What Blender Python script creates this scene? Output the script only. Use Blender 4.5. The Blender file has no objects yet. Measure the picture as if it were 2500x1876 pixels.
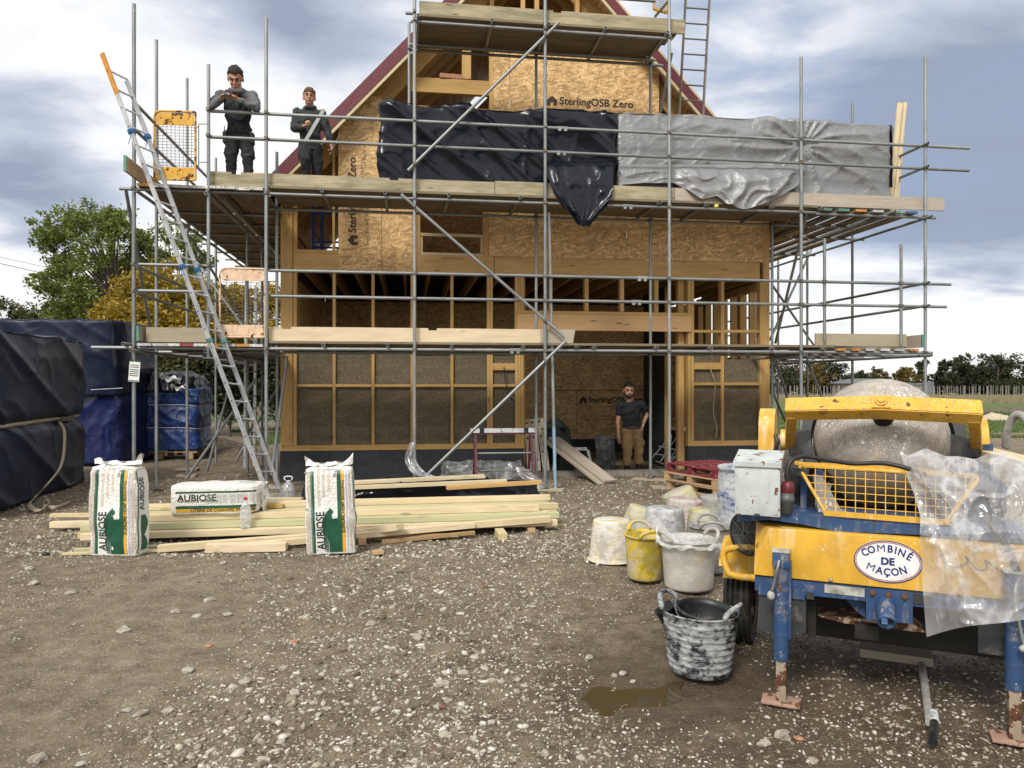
import bpy, bmesh, math, random
import numpy as np
from mathutils import Vector, Matrix, noise
from mathutils.bvhtree import BVHTree
R = math.radians
random.seed(7)
scene = bpy.context.scene
COL = scene.collection
# ------------------------------------------------------------------ camera, sky, sun, exposure
F, CX, CY, H = 1800.0, 1250.0, 938.0, 1.75      # focal length and centre in photo pixels, camera height
cam_d = bpy.data.cameras.new('camera')
cam_d.sensor_width = 36.0
cam_d.lens = 36.0 * F / 2500.0
cam_d.clip_start = 0.05
cam_d.clip_end = 3000.0
cam = bpy.data.objects.new('camera', cam_d)
COL.objects.link(cam)
cam.location = (0, 0, H)
cam.rotation_euler = (R(90), 0, 0)
scene.camera = cam
scene.view_settings.view_transform = 'Standard'
scene.view_settings.look = 'None'
scene.view_settings.exposure = 0.1
scene.view_settings.gamma = 1.0
scene.cycles.max_bounces = 8
scene.cycles.transparent_max_bounces = 16
scene.cycles.use_denoising = True
SUN_EL, SUN_AZ = 44.0, 205.0        # degrees; azimuth clockwise from +Y, so the sun is behind the camera, a little left
sun_d = bpy.data.lights.new('sun', 'SUN')
sun_d.energy = 3.0
sun_d.angle = R(17)
sun_d.color = (1.0, 0.95, 0.87)
sun = bpy.data.objects.new('sun', sun_d)
COL.objects.link(sun)
sd = Vector((math.sin(R(SUN_AZ)) * math.cos(R(SUN_EL)), math.cos(R(SUN_AZ)) * math.cos(R(SUN_EL)), math.sin(R(SUN_EL))))
sun.rotation_euler = (-sd).to_track_quat('-Z', 'Y').to_euler()
sun.location = (0, 0, 30)
class G:
    """small helper round a node tree"""
    def __init__(s, nt):
        s.nt = nt
    def add(s, t, ins=None, **props):
        n = s.nt.nodes.new(t)
        for k, v in props.items():
            setattr(n, k, v)
        for k, v in (ins or {}).items():
            s.put(n.inputs[k], v)
        return n
    def put(s, sock, v):
        if isinstance(v, bpy.types.NodeSocket):
            s.nt.links.new(v, sock)
        elif v is not None:
            if hasattr(sock, 'default_value') and sock.type == 'RGBA' and len(v) == 3:
                v = (*v, 1.0)
            sock.default_value = v
    def coord(s, kind='Object'):
        return s.add('ShaderNodeTexCoord').outputs[kind]
    def map(s, vec, scale=(1, 1, 1), rot=(0, 0, 0), loc=(0, 0, 0)):
        return s.add('ShaderNodeMapping', {'Vector': vec, 'Scale': scale, 'Rotation': rot, 'Location': loc}).outputs[0]
    def noise(s, vec, scale, detail=4.0, rough=0.55, dist=0.0):
        return s.add('ShaderNodeTexNoise', {'Vector': vec, 'Scale': scale, 'Detail': detail, 'Roughness': rough, 'Distortion': dist}).outputs[0]
    def vor(s, vec, scale, out='Distance', feature='F1', dims='3D'):
        return s.add('ShaderNodeTexVoronoi', {'Vector': vec, 'Scale': scale}, feature=feature, voronoi_dimensions=dims).outputs[out]
    def ramp(s, fac, stops, interp='LINEAR'):
        n = s.add('ShaderNodeValToRGB', {'Fac': fac})
        cr = n.color_ramp
        cr.interpolation = interp
        while len(cr.elements) < len(stops):
            cr.elements.new(0.5)
        for e, (p, c) in zip(cr.elements, stops):
            e.position = p
            e.color = (c, c, c, 1) if isinstance(c, (int, float)) else (*c, 1)
        return n.outputs[0]
    def mix(s, fac, a, b, mode='MIX'):
        n = s.add('ShaderNodeMix', data_type='RGBA', blend_type=mode)
        s.put(n.inputs[0], fac)
        s.put(n.inputs[6], a)
        s.put(n.inputs[7], b)
        return n.outputs[2]
    def math(s, op, a, b=0.0, c=0.0, clamp=False):
        n = s.add('ShaderNodeMath', operation=op, use_clamp=clamp)
        for i, v in enumerate((a, b, c)):
            s.put(n.inputs[i], v)
        return n.outputs[0]
    def vmath(s, op, a, b=(0, 0, 0), out=0):
        n = s.add('ShaderNodeVectorMath', operation=op)
        s.put(n.inputs[0], a)
        s.put(n.inputs[1], b)
        return n.outputs[out]
    def sep(s, v):
        return s.add('ShaderNodeSeparateXYZ', {0: v}).outputs
    def comb(s, x, y, z):
        return s.add('ShaderNodeCombineXYZ', {0: x, 1: y, 2: z}).outputs[0]
    def bump(s, h, strength=0.3, dist=0.01):
        return s.add('ShaderNodeBump', {'Height': h, 'Strength': strength, 'Distance': dist}).outputs[0]
    def rnd(s):
        return s.add('ShaderNodeObjectInfo').outputs['Random']
# ------------------------------------------------------------------ world: a Nishita sky behind layers of cloud
world = bpy.data.worlds.new('World')
scene.world = world
world.use_nodes = True
wt = world.node_tree
wt.nodes.clear()
g = G(wt)
d = g.coord('Generated')
sky = g.add('ShaderNodeTexSky', {'Vector': d}, sky_type='NISHITA', sun_disc=False, sun_elevation=R(SUN_EL),
            sun_rotation=R(SUN_AZ), air_density=1.2, dust_density=1.5, ozone_density=1.0).outputs[0]
x, y, z = g.sep(d)
zz = g.math('ADD', g.math('MAXIMUM', z, 0.0), 0.16)
pl = g.comb(g.math('DIVIDE', x, zz), g.math('DIVIDE', y, zz), 0.0)
big = g.noise(g.map(pl, (1, 1.25, 1), loc=(3.1, 0.4, 0)), 0.75, 6.0, 0.52, 0.25)
small = g.noise(g.map(pl, (1, 1.3, 1), loc=(7.7, 2.0, 0)), 2.3, 7.0, 0.55, 0.3)
def blob(px, py, rad, soft):
    v = Vector(((px - CX) / F, 1, -(py - CY) / F)).normalized()
    dd = g.vmath('DISTANCE', d, tuple(v), out=1)
    return g.math('SUBTRACT', 1.0, g.math('SMOOTH_MIN', g.math('DIVIDE', dd, rad), 1.0, soft), clamp=True)
def add2(*a):
    r = a[0]
    for q in a[1:]:
        r = g.math('ADD', r, q)
    return r
# how dark the cloud is, 0 = white .. 1 = slate
dark = add2(g.math('MULTIPLY', g.math('SUBTRACT', big, 0.5), 2.6),
            g.math('MULTIPLY', g.math('SUBTRACT', small, 0.5), 1.7),
            g.math('MULTIPLY', blob(2150, 110, 0.46, 0.3), 1.4),
            g.math('MULTIPLY', blob(2420, 520, 0.24, 0.3), 1.7),
            g.math('MULTIPLY', blob(700, 50, 0.22, 0.3), 1.2),
            g.math('MULTIPLY', blob(60, 350, 0.24, 0.3), 1.15),
            g.math('MULTIPLY', blob(60, 560, 0.12, 0.3), 0.35),
            g.math('MULTIPLY', blob(2250, 740, 0.24, 0.3), -0.8),
            g.math('MULTIPLY', blob(420, 250, 0.2, 0.3), -0.5),
            -0.31)
dark = g.math('SUBTRACT', dark, g.ramp(z, [(0.0, 0.6), (0.12, 0.4), (0.2, 0.0)]), clamp=True)
cloud = g.ramp(dark, [(0.0, (10.2, 10.1, 9.9)), (0.25, (8.8, 9.0, 9.3)), (0.55, (5.5, 6.0, 7.1)), (1.0, (3.2, 3.7, 4.8))])
bluemask = g.math('MULTIPLY', g.ramp(small, [(0.40, 0.0), (0.62, 1.0)]), g.math('MULTIPLY', blob(2000, 60, 0.45, 0.3), 0.7))
skyc = g.mix(g.math('ADD', g.math('MULTIPLY', bluemask, 0.75), 0.05, clamp=True), cloud, g.mix(0.55, sky, (3.6, 4.9, 7.6)))
below = g.math('GREATER_THAN', z, -0.002)
skyc = g.mix(below, (1.2, 1.1, 1.0), skyc)
bg = g.add('ShaderNodeBackground', {'Color': skyc, 'Strength': 0.1})
g.add('ShaderNodeOutputWorld', {'Surface': bg.outputs[0]})
# ------------------------------------------------------------------ projection helpers and frames
def gp(px, py, z=0.0):
    """the point of the horizontal plane z that the photo pixel shows"""
    Z = (H - z) * F / (py - CY)
    return Vector(((px - CX) / F * Z, Z, z))
def at(px, py, Z):
    return Vector(((px - CX) / F * Z, Z, H - (py - CY) / F * Z))
class Frame:
    def __init__(s, x0, y0, deg):
        s.x0, s.y0, s.c, s.s, s.deg = x0, y0, math.cos(R(deg)), math.sin(R(deg)), deg
        s.U = Vector((s.c, s.s, 0))
        s.W = Vector((-s.s, s.c, 0))
    def P(s, u, w, z):
        return Vector((s.x0 + s.c * u - s.s * w, s.y0 + s.s * u + s.c * w, z))
    def hit(s, px, py, w):
        a = (px - CX) / F
        b = -(py - CY) / F
        o = s.P(0, w, 0)
        # t*(a,1) = o + u*U
        t = (o.y * s.c - o.x * s.s) / (s.c - a * s.s)
        u = (t * a - o.x) / s.c if abs(s.c) > abs(s.s) else (t - o.y) / s.s
        return u, H + b * t
    def M(s, u, w, z, tilt=None):
        m = Matrix.Translation(s.P(u, w, z)) @ Matrix.Rotation(R(s.deg), 4, 'Z')
        return m if tilt is None else m @ tilt
B = Frame(0.0, 13.84, 8.0)          # the house front: u along it, w into it
MX = Frame(1.489, 4.03, -24.0)      # the mixer's front
# ------------------------------------------------------------------ object helpers
WM = {}
def place(o, M=None, parent=None):
    M = M or Matrix.Identity(4)
    COL.objects.link(o)
    if parent is not None:
        o.parent = parent
        o.matrix_parent_inverse = WM[parent.name].inverted()
    o.matrix_basis = M
    WM[o.name] = M
    return o
def tag(o, label=None, cat=None, group=None, kind=None):
    if label:
        o['label'] = label
    if cat:
        o['category'] = cat
    if group:
        o['group'] = group
    if kind:
        o['kind'] = kind
    return o
def thing(name, loc, label, cat, group=None):
    o = bpy.data.objects.new(name, None)
    o.empty_display_size = 0.2
    place(o, Matrix.Translation(Vector(loc)))
    return tag(o, label, cat, group)
def copy_tree(o, M, parent=None, label=None):
    """copy a thing with its parts and sub-parts to a new matrix"""
    c = o.copy()
    COL.objects.link(c)
    if parent is not None:
        c.parent = parent
        c.matrix_parent_inverse = o.matrix_parent_inverse
        c.matrix_basis = o.matrix_basis
    else:
        c.matrix_basis = M
        WM[c.name] = M
    if label:
        c['label'] = label
    for ch in list(o.children):
        copy_tree(ch, None, c)
    return c
def link_mesh(name, me, mat, M=None, parent=None, smooth=False):
    if mat is not None and not me.materials:
        me.materials.append(mat)
    if smooth:
        me.polygons.foreach_set('use_smooth', [True] * len(me.polygons))
    o = bpy.data.objects.new(name, me)
    return place(o, M, parent)
class MB:
    """collects simple shapes into one mesh"""
    def __init__(s):
        s.v, s.f = [], []
    def add(s, vs, fs):
        b = len(s.v)
        s.v += [tuple(v) for v in vs]
        s.f += [tuple(i + b for i in f) for f in fs]
        return s
    def box(s, c, size, M=None, bev=0.0):
        hx, hy, hz = size[0] / 2, size[1] / 2, size[2] / 2
        c = Vector(c)
        if bev > 0:
            bm = bmesh.new()
            bmesh.ops.create_cube(bm, size=1.0)
            for v in bm.verts:
                v.co = Vector((v.co.x * size[0], v.co.y * size[1], v.co.z * size[2]))
            bmesh.ops.bevel(bm, geom=bm.edges[:], offset=bev, segments=2, affect='EDGES', profile=0.6)
            bm.verts.index_update()
            vs = [(M @ v.co if M else v.co) + c for v in bm.verts]
            fs = [[v.index for v in f.verts] for f in bm.faces]
            bm.free()
            return s.add(vs, fs)
        vs = [Vector((sx * hx, sy * hy, sz * hz)) for sx in (-1, 1) for sy in (-1, 1) for sz in (-1, 1)]
        vs = [(M @ v if M else v) + c for v in vs]
        return s.add(vs, [(0, 1, 3, 2), (4, 6, 7, 5), (0, 4, 5, 1), (2, 3, 7, 6), (0, 2, 6, 4), (1, 5, 7, 3)])
    def tube(s, pts, r, n=10, caps=True, closed=False, hollow=False):
        pts = [Vector(p) for p in pts]
        rs = r if isinstance(r, (list, tuple)) else [r] * len(pts)
        k = len(pts)
        vs, fs = [], []
        ref = None
        for i, p in enumerate(pts):
            if closed:
                t = pts[(i + 1) % k] - pts[i - 1]
            else:
                t = pts[min(i + 1, k - 1)] - pts[max(i - 1, 0)]
            t.normalize()
            if ref is None:
                ref = Vector((0, 0, 1)) if abs(t.z) < 0.9 else Vector((1, 0, 0))
            a = (ref - t * ref.dot(t)).normalized()
            ref = a
            b = t.cross(a)
            for j in range(n):
                q = 2 * math.pi * j / n
                vs.append(p + (a * math.cos(q) + b * math.sin(q)) * rs[i])
        for i in range(k if closed else k - 1):
            i2 = (i + 1) % k
            for j in range(n):
                j2 = (j + 1) % n
                fs.append((i * n + j, i * n + j2, i2 * n + j2, i2 * n + j))
        if caps and not closed and not hollow:
            fs.append(tuple(reversed(range(n))))
            fs.append(tuple((k - 1) * n + j for j in range(n)))
        if hollow and not closed:
            # open pipe ends: a rim, then a short dark bore
            for end, sgn in ((0, 1), (k - 1, -1)):
                t = (pts[1] - pts[0]) if end == 0 else (pts[k - 1] - pts[k - 2])
                L = t.length
                t = t.normalized() * sgn
                dep = min(0.25, L * 0.4)
                base = len(vs)
                c = pts[end]
                for dd_ in (0.0, dep):
                    for j in range(n):
                        p = vs[end * n + j]
                        vs.append(c + (p - c) * 0.74 + t * dd_)
                for j in range(n):
                    j2 = (j + 1) % n
                    e0, e1 = end * n + j, end * n + j2
                    fs.append((e0, base + j, base + j2, e1))
                    fs.append((base + j, base + n + j, base + n + j2, base + j2))
                fs.append(tuple(base + n + j for j in range(n)))
        return s.add(vs, fs)
    def sphere(s, c, r, n=10, m=7, M=None):
        c = Vector(c)
        r = r if isinstance(r, (tuple, list, Vector)) else (r, r, r)
        vs = [Vector((0, 0, -r[2]))]
        for i in range(1, m):
            q = -math.pi / 2 + math.pi * i / m
            for j in range(n):
                a = 2 * math.pi * j / n
                vs.append(Vector((r[0] * math.cos(q) * math.cos(a), r[1] * math.cos(q) * math.sin(a), r[2] * math.sin(q))))
        vs.append(Vector((0, 0, r[2])))
        fs = []
        for j in range(n):
            j2 = (j + 1) % n
            fs.append((0, 1 + j2, 1 + j))
            for i in range(m - 2):
                a, b = 1 + i * n, 1 + (i + 1) * n
                fs.append((a + j, a + j2, b + j2, b + j))
            fs.append((1 + (m - 2) * n + j, 1 + (m - 2) * n + j2, len(vs) - 1))
        return s.add([(M @ v if M else v) + c for v in vs], fs)
    def lathe(s, prof, n=32, M=None, cap0=True, cap1=True):
        vs, fs = [], []
        for r, z in prof:
            for j in range(n):
                a = 2 * math.pi * j / n
                vs.append(Vector((r * math.cos(a), r * math.sin(a), z)))
        for i in range(len(prof) - 1):
            for j in range(n):
                j2 = (j + 1) % n
                fs.append((i * n + j, i * n + j2, (i + 1) * n + j2, (i + 1) * n + j))
        if cap0:
            fs.append(tuple(reversed(range(n))))
        if cap1:
            fs.append(tuple((len(prof) - 1) * n + j for j in range(n)))
        return s.add([M @ v if M else v for v in vs], fs)
    def prism(s, poly, depth, M=None):
        """poly in local x,z; extruded along local +y by depth"""
        n = len(poly)
        vs = [Vector((p[0], 0, p[1])) for p in poly] + [Vector((p[0], depth, p[1])) for p in poly]
        fs = [tuple(range(n)), tuple(reversed(range(n, 2 * n)))]
        for i in range(n):
            j = (i + 1) % n
            fs.append((i, i + n, j + n, j))
        return s.add([M @ v if M else v for v in vs], fs)
    def grid(s, fn, nu, nv):
        vs = [fn(i / nu, j / nv) for j in range(nv + 1) for i in range(nu + 1)]
        fs = [(j * (nu + 1) + i, j * (nu + 1) + i + 1, (j + 1) * (nu + 1) + i + 1, (j + 1) * (nu + 1) + i) for j in range(nv) for i in range(nu)]
        return s.add(vs, fs)
    def mesh(s, name, fix=True):
        me = bpy.data.meshes.new(name)
        me.from_pydata(s.v, [], s.f)
        if fix:
            bm = bmesh.new()
            bm.from_mesh(me)
            bmesh.ops.recalc_face_normals(bm, faces=bm.faces[:])
            bm.to_mesh(me)
            bm.free()
        return me
    def build(s, name, mat, parent=None, M=None, smooth=False, fix=True):
        return link_mesh(name, s.mesh(name, fix), mat, M, parent, smooth)
def auto_smooth(o, ang=40):
    """shade smooth with sharp edges above an angle"""
    me = o.data
    bm = bmesh.new()
    bm.from_mesh(me)
    for e in bm.edges:
        if len(e.link_faces) == 2:
            e.smooth = e.calc_face_angle(0) < R(ang)
    for f in bm.faces:
        f.smooth = True
    bm.to_mesh(me)
    bm.free()
    return o
def fuse(mb, voxel, smooth=6, factor=0.5):
    """one continuous skin round overlapping shapes"""
    me = mb.mesh('tmp')
    o = bpy.data.objects.new('tmp', me)
    COL.objects.link(o)
    m = o.modifiers.new('r', 'REMESH')
    m.mode = 'VOXEL'
    m.voxel_size = voxel
    if smooth:
        m = o.modifiers.new('s', 'SMOOTH')
        m.iterations = smooth
        m.factor = factor
    dg = bpy.context.evaluated_depsgraph_get()
    out = bpy.data.meshes.new_from_object(o.evaluated_get(dg))
    bpy.data.objects.remove(o)
    return out
def beam_M(p0, p1, up=(0, 0, 1)):
    p0, p1 = Vector(p0), Vector(p1)
    x = (p1 - p0).normalized()
    up = Vector(up)
    y = up.cross(x)
    if y.length < 1e-4:
        y = Vector((0, 1, 0))
    y.normalize()
    z = x.cross(y)
    m = Matrix((x, y, z)).transposed().to_4x4()
    m.translation = (p0 + p1) / 2
    return m, (p1 - p0).length
def beam(name, p0, p1, wy, hz, mat, parent=None, up=(0, 0, 1), bev=0.0, bow=0.0):
    """a board or bar whose local x is its length (so the grain runs along it)"""
    M, L = beam_M(p0, p1, up)
    mb = MB()
    mb.box((0, 0, 0), (L, wy, hz), bev=bev)
    return mb.build(name, mat, parent, M)
def pipe(name, p0, p1, r, mat, parent=None, n=12, hollow=True):
    M, L = beam_M(p0, p1)
    mb = MB()
    mb.tube([(-L / 2, 0, 0), (L / 2, 0, 0)], r, n, hollow=hollow)
    return auto_smooth(mb.build(name, mat, parent, M), 50)
def lettering(txt, size, M, mat, parent, name='lettering', align='CENTER', offset=0.0, conform=None, spacing=1.0, squash=1.0):
    cu = bpy.data.curves.new('t', 'FONT')
    cu.body = txt
    cu.size = size
    cu.align_x = align
    cu.align_y = 'CENTER'
    cu.offset = offset
    cu.space_character = spacing
    cu.resolution_u = 3
    o = bpy.data.objects.new('t', cu)
    COL.objects.link(o)
    dg = bpy.context.evaluated_depsgraph_get()
    me = bpy.data.meshes.new_from_object(o.evaluated_get(dg))
    bpy.data.objects.remove(o)
    me.name = name
    me.materials.clear()
    if squash != 1.0:
        for v in me.vertices:
            v.co.x *= squash
    if conform:
        for v in me.vertices:
            v.co = conform(v.co)
    return link_mesh(name, me, mat, M, parent)
# letters are laid in local x,y; this turns them upright, facing -w of a frame
UP = Matrix.Rotation(R(90), 4, 'X')
ROT90 = Matrix.Rotation(R(90), 4, 'Z')
def cubic(pts, n=8):
    """smooth curve through points (Catmull-Rom)"""
    pts = [Vector(p) for p in pts]
    out = []
    for i in range(len(pts) - 1):
        a = pts[max(i - 1, 0)]
        b, c = pts[i], pts[i + 1]
        e = pts[min(i + 2, len(pts) - 1)]
        for k in range(n):
            t = k / n
            out.append(0.5 * ((2 * b) + (c - a) * t + (2 * a - 5 * b + 4 * c - e) * t * t + (3 * b - a - 3 * c + e) * t ** 3))
    out.append(pts[-1])
    return out
def nz(x, y, z=0.0):
    return noise.noise(Vector((x, y, z)))
def ridge(x, y, z=0.0, p=5):
    return (1 - min(1, abs(noise.noise(Vector((x, y, z)))) * 1.9)) ** p
# ------------------------------------------------------------------ materials
class MatBox:
    pass
M_ = MatBox()
def new_mat(name, color=(0.5, 0.5, 0.5), rough=0.6, metal=0.0, spec=0.5, normal=None, **more):
    m = bpy.data.materials.new(name)
    m.use_nodes = True
    nt = m.node_tree
    g = G(nt)
    b = nt.nodes['Principled BSDF']
    g.put(b.inputs['Base Color'], color)
    g.put(b.inputs['Roughness'], rough)
    g.put(b.inputs['Metallic'], metal)
    g.put(b.inputs['Specular IOR Level'], spec)
    return m, g, b
def simple(name, color, rough=0.6, metal=0.0, var=0.25, scale=6.0, bump=0.0, dirt=None, dirt_amt=0.5, dscale=3.0, spec=0.5):
    """plain paint or plastic with uneven tone, optional dirt colour in patches"""
    m, g, b = new_mat(name, color, rough, metal, spec)
    co = g.coord()
    co = g.vmath('ADD', co, g.comb(g.math('MULTIPLY', g.rnd(), 17.0), g.math('MULTIPLY', g.rnd(), 31.0), 0.0))
    n = g.noise(co, scale, 5, 0.6)
    lo = tuple(c * (1 - var) for c in color)
    hi = tuple(min(1, c * (1 + var)) for c in color)
    col = g.ramp(n, [(0.3, lo), (0.7, hi)])
    if dirt:
        dn = g.noise(co, dscale, 7, 0.68)
        f = g.ramp(dn, [(0.62 - dirt_amt * 0.3, 0.0), (0.72 - dirt_amt * 0.2, 1.0)])
        col = g.mix(f, col, dirt)
    g.put(b.inputs['Base Color'], col)
    g.put(b.inputs['Roughness'], g.ramp(n, [(0.3, max(0, rough - 0.12)), (0.7, min(1, rough + 0.12))]))
    if bump:
        g.put(b.inputs['Normal'], g.bump(g.noise(co, scale * 4, 5, 0.65), bump, 0.01))
    return m
def wood(name, base, var=0.22, knots=0.6, weather=None, wamt=0.5, rough=0.72, grain=1.0, tint=0.12):
    """grain runs along the object's own x"""
    m, g, b = new_mat(name, base, rough, 0, 0.3)
    r = g.rnd()
    co = g.vmath('ADD', g.coord(), g.comb(g.math('MULTIPLY', r, 37.0), g.math('MULTIPLY', r, 13.0), g.math('MULTIPLY', r, 7.0)))
    gr = g.noise(g.map(co, (1.2, 28, 28)), 1.6, 6, 0.6, 0.6)
    gr2 = g.noise(g.map(co, (0.5, 5, 5)), 1.3, 4, 0.55, 0.4)
    lo = tuple(c * (1 - var) for c in base)
    hi = tuple(min(1, c * (1 + var * 0.75)) for c in base)
    c1 = g.ramp(g.math('ADD', g.math('MULTIPLY', gr, 0.55 * grain), g.math('MULTIPLY', gr2, 0.45)), [(0.28, lo), (0.5, base), (0.72, hi)])
    # every piece its own shade
    sh = g.math('ADD', 1.0 - tint, g.math('MULTIPLY', r, 2 * tint))
    c1 = g.mix(1.0, c1, g.comb(sh, sh, g.math('MULTIPLY', sh, g.math('ADD', 0.9, g.math('MULTIPLY', r, 0.2)))), 'MULTIPLY')
    if knots:
        kd = g.vor(g.map(co, (1.5, 6.5, 6.5)), 1.25)
        kf = g.ramp(kd, [(0.06, 1.0), (0.17, 0.0)])
        c1 = g.mix(g.math('MULTIPLY', kf, knots), c1, tuple(c * 0.28 for c in base))
    if weather:
        wn = g.noise(g.map(co, (1.0, 6, 6)), 1.7, 7, 0.66)
        c1 = g.mix(g.math('MULTIPLY', g.ramp(wn, [(0.42, 0.0), (0.66, 1.0)]), wamt), c1, weather)
    g.put(b.inputs['Base Color'], c1)
    g.put(b.inputs['Normal'], g.bump(gr, 0.25, 0.004))
    return m
def osb(name, base=(0.52, 0.33, 0.155)):
    """strand board; local x,z is the face"""
    m, g, b = new_mat(name, base, 0.62, 0, 0.35)
    r = g.rnd()
    x, y, z = g.sep(g.coord())
    co = g.comb(g.math('ADD', x, g.math('MULTIPLY', r, 19.0)), z, 0.0)
    wob = g.noise(co, 5.0, 3, 0.5)
    cow = g.vmath('ADD', co, g.vmath('MULTIPLY', g.comb(wob, wob, 0.0), (0.03, 0.03, 0)))
    col = None
    hgt = None
    tones = [(0.0, tuple(c * f for c, f in zip(base, (0.68, 0.61, 0.52)))), (0.3, tuple(c * 0.86 for c in base)),
             (0.65, tuple(c * f for c, f in zip(base, (1.16, 1.12, 1.05)))), (1.0, tuple(min(1, c * f) for c, f in zip(base, (1.5, 1.55, 1.65))))]
    for i, (a, sx, sy, th) in enumerate([(8, 9, 44, 0.0), (-34, 8, 40, 0.52), (62, 9.5, 46, 0.62), (24, 8.5, 43, 0.6), (-72, 10, 48, 0.72), (-12, 8, 36, 0.64)]):
        v = g.add('ShaderNodeTexVoronoi', {'Vector': g.map(g.map(cow, (1, 1, 1), (0, 0, R(a))), (sx, sy, 1), (0, 0, 0), (i * 3.3, i * 7.1, 0)), 'Scale': 1.0}, feature='F1', voronoi_dimensions='2D')
        cr, cg, cb = g.sep(v.outputs['Color'])
        c = g.ramp(cr, tones)
        if col is None:
            col, hgt = c, cr
        else:
            f = g.math('GREATER_THAN', cg, th)
            col = g.mix(f, col, c)
            hgt = g.math('ADD', g.math('MULTIPLY', hgt, g.math('SUBTRACT', 1.0, f)), g.math('MULTIPLY', g.math('ADD', cr, i * 0.2), f))
    big = g.noise(co, 1.6, 4, 0.55)
    col = g.mix(1.0, col, g.ramp(big, [(0.3, (0.86, 0.83, 0.78)), (0.7, (1.08, 1.08, 1.06))]), 'MULTIPLY')
    g.put(b.inputs['Base Color'], col)
    g.put(b.inputs['Normal'], g.bump(hgt, 0.35, 0.004))
    return m
M_.timber = wood('construction timber', (0.54, 0.345, 0.135), 0.28, 0.8, (0.40, 0.24, 0.085), 0.5)
M_.stack = wood('fresh sawn softwood', (0.64, 0.535, 0.345), 0.24, 0.7, (0.50, 0.40, 0.23), 0.6)
M_.green = wood('green treated softwood', (0.47, 0.475, 0.30), 0.24, 0.7, (0.52, 0.45, 0.27), 0.5)
M_.brownwood = wood('brown weathered batten', (0.40, 0.27, 0.14), 0.25, 0.5, (0.3, 0.2, 0.11), 0.6)
M_.glulam = wood('pinkish glued lintel timber', (0.60, 0.38, 0.20), 0.15, 0.9, (0.52, 0.30, 0.14), 0.4, tint=0.02)
M_.board = wood('weathered scaffold board', (0.225, 0.18, 0.115), 0.35, 0.6, (0.13, 0.115, 0.088), 0.8, 0.85)
M_.toe = wood('lichened toe board', (0.40, 0.345, 0.225), 0.3, 0.9, (0.20, 0.19, 0.115), 0.85, 0.85)
M_.pale = wood('pale clean scaffold board', (0.66, 0.545, 0.36), 0.15, 0.5, (0.5, 0.41, 0.27), 0.5, 0.8)
M_.ramp = wood('dusty plank', (0.40, 0.345, 0.265), 0.2, 0.3, (0.33, 0.29, 0.23), 0.6, 0.9)
M_.pallet = wood('pallet wood', (0.46, 0.31, 0.17), 0.3, 0.4, (0.33, 0.25, 0.17), 0.7)
M_.osb = osb('strand board', (0.61, 0.415, 0.205))
# red painted pallet
m, g, b = new_mat('worn red pallet paint')
co = g.coord()
n = g.noise(co, 9, 7, 0.7)
g.put(b.inputs['Base Color'], g.mix(g.ramp(n, [(0.52, 0.0), (0.68, 1.0)]), g.ramp(g.noise(co, 3, 4), [(0.3, (0.13, 0.010, 0.018)), (0.7, (0.21, 0.016, 0.028))]), (0.36, 0.25, 0.22)))
g.put(b.inputs['Roughness'], 0.75)
M_.redpallet = m
def steel_mat(name, base, rough, metal, rust=0.0):
    m, g, b = new_mat(name, base, rough, metal, 0.5)
    r = g.rnd()
    co = g.vmath('ADD', g.coord(), g.comb(g.math('MULTIPLY', r, 23.0), g.math('MULTIPLY', r, 5.0), 0.0))
    n = g.noise(g.map(co, (3, 30, 30)), 1.0, 6, 0.65)
    n2 = g.noise(co, 2.2, 6, 0.7)
    sh = g.math('ADD', 0.82, g.math('MULTIPLY', r, 0.3))
    c = g.ramp(g.math('ADD', g.math('MULTIPLY', n, 0.5), g.math('MULTIPLY', n2, 0.5)), [(0.32, tuple(q * 0.62 for q in base)), (0.52, base), (0.7, tuple(min(1, q * 1.3) for q in base))])
    c = g.mix(1.0, c, g.comb(sh, sh, sh), 'MULTIPLY')
    if rust:
        rn = g.noise(g.map(co, (2.5, 9, 9)), 2.0, 7, 0.7)
        c = g.mix(g.ramp(rn, [(0.66 - rust * 0.2, 0.0), (0.74 - rust * 0.2, 1.0)]), c, (0.17, 0.075, 0.03))
    # mortar splashes
    sp = g.noise(co, 26, 3, 0.5)
    c = g.mix(g.ramp(sp, [(0.70, 0.0), (0.74, 0.8)]), c, (0.5, 0.48, 0.44))
    g.put(b.inputs['Base Color'], c)
    g.put(b.inputs['Roughness'], g.ramp(n2, [(0.3, rough - 0.1), (0.7, rough + 0.15)]))
    return m
M_.steel = steel_mat('galvanised tube', (0.29, 0.31, 0.31), 0.48, 0.55, 0.12)
M_.coupler = steel_mat('dull coupler steel', (0.20, 0.19, 0.17), 0.6, 0.6, 0.55)
M_.alu = steel_mat('ladder aluminium', (0.58, 0.60, 0.62), 0.42, 0.5)
M_.orangetip = simple('orange paint', (0.62, 0.27, 0.035), 0.5, var=0.2, dirt=(0.25, 0.14, 0.05), dirt_amt=0.25, dscale=20)
M_.bluepaintpole = steel_mat('bluish painted tube', (0.30, 0.46, 0.62), 0.5, 0.2, 0.05)
M_.bluerope = simple('blue rope', (0.03, 0.17, 0.42), 0.8)
M_.greenrope = simple('green rope', (0.13, 0.30, 0.27), 0.85)
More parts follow.
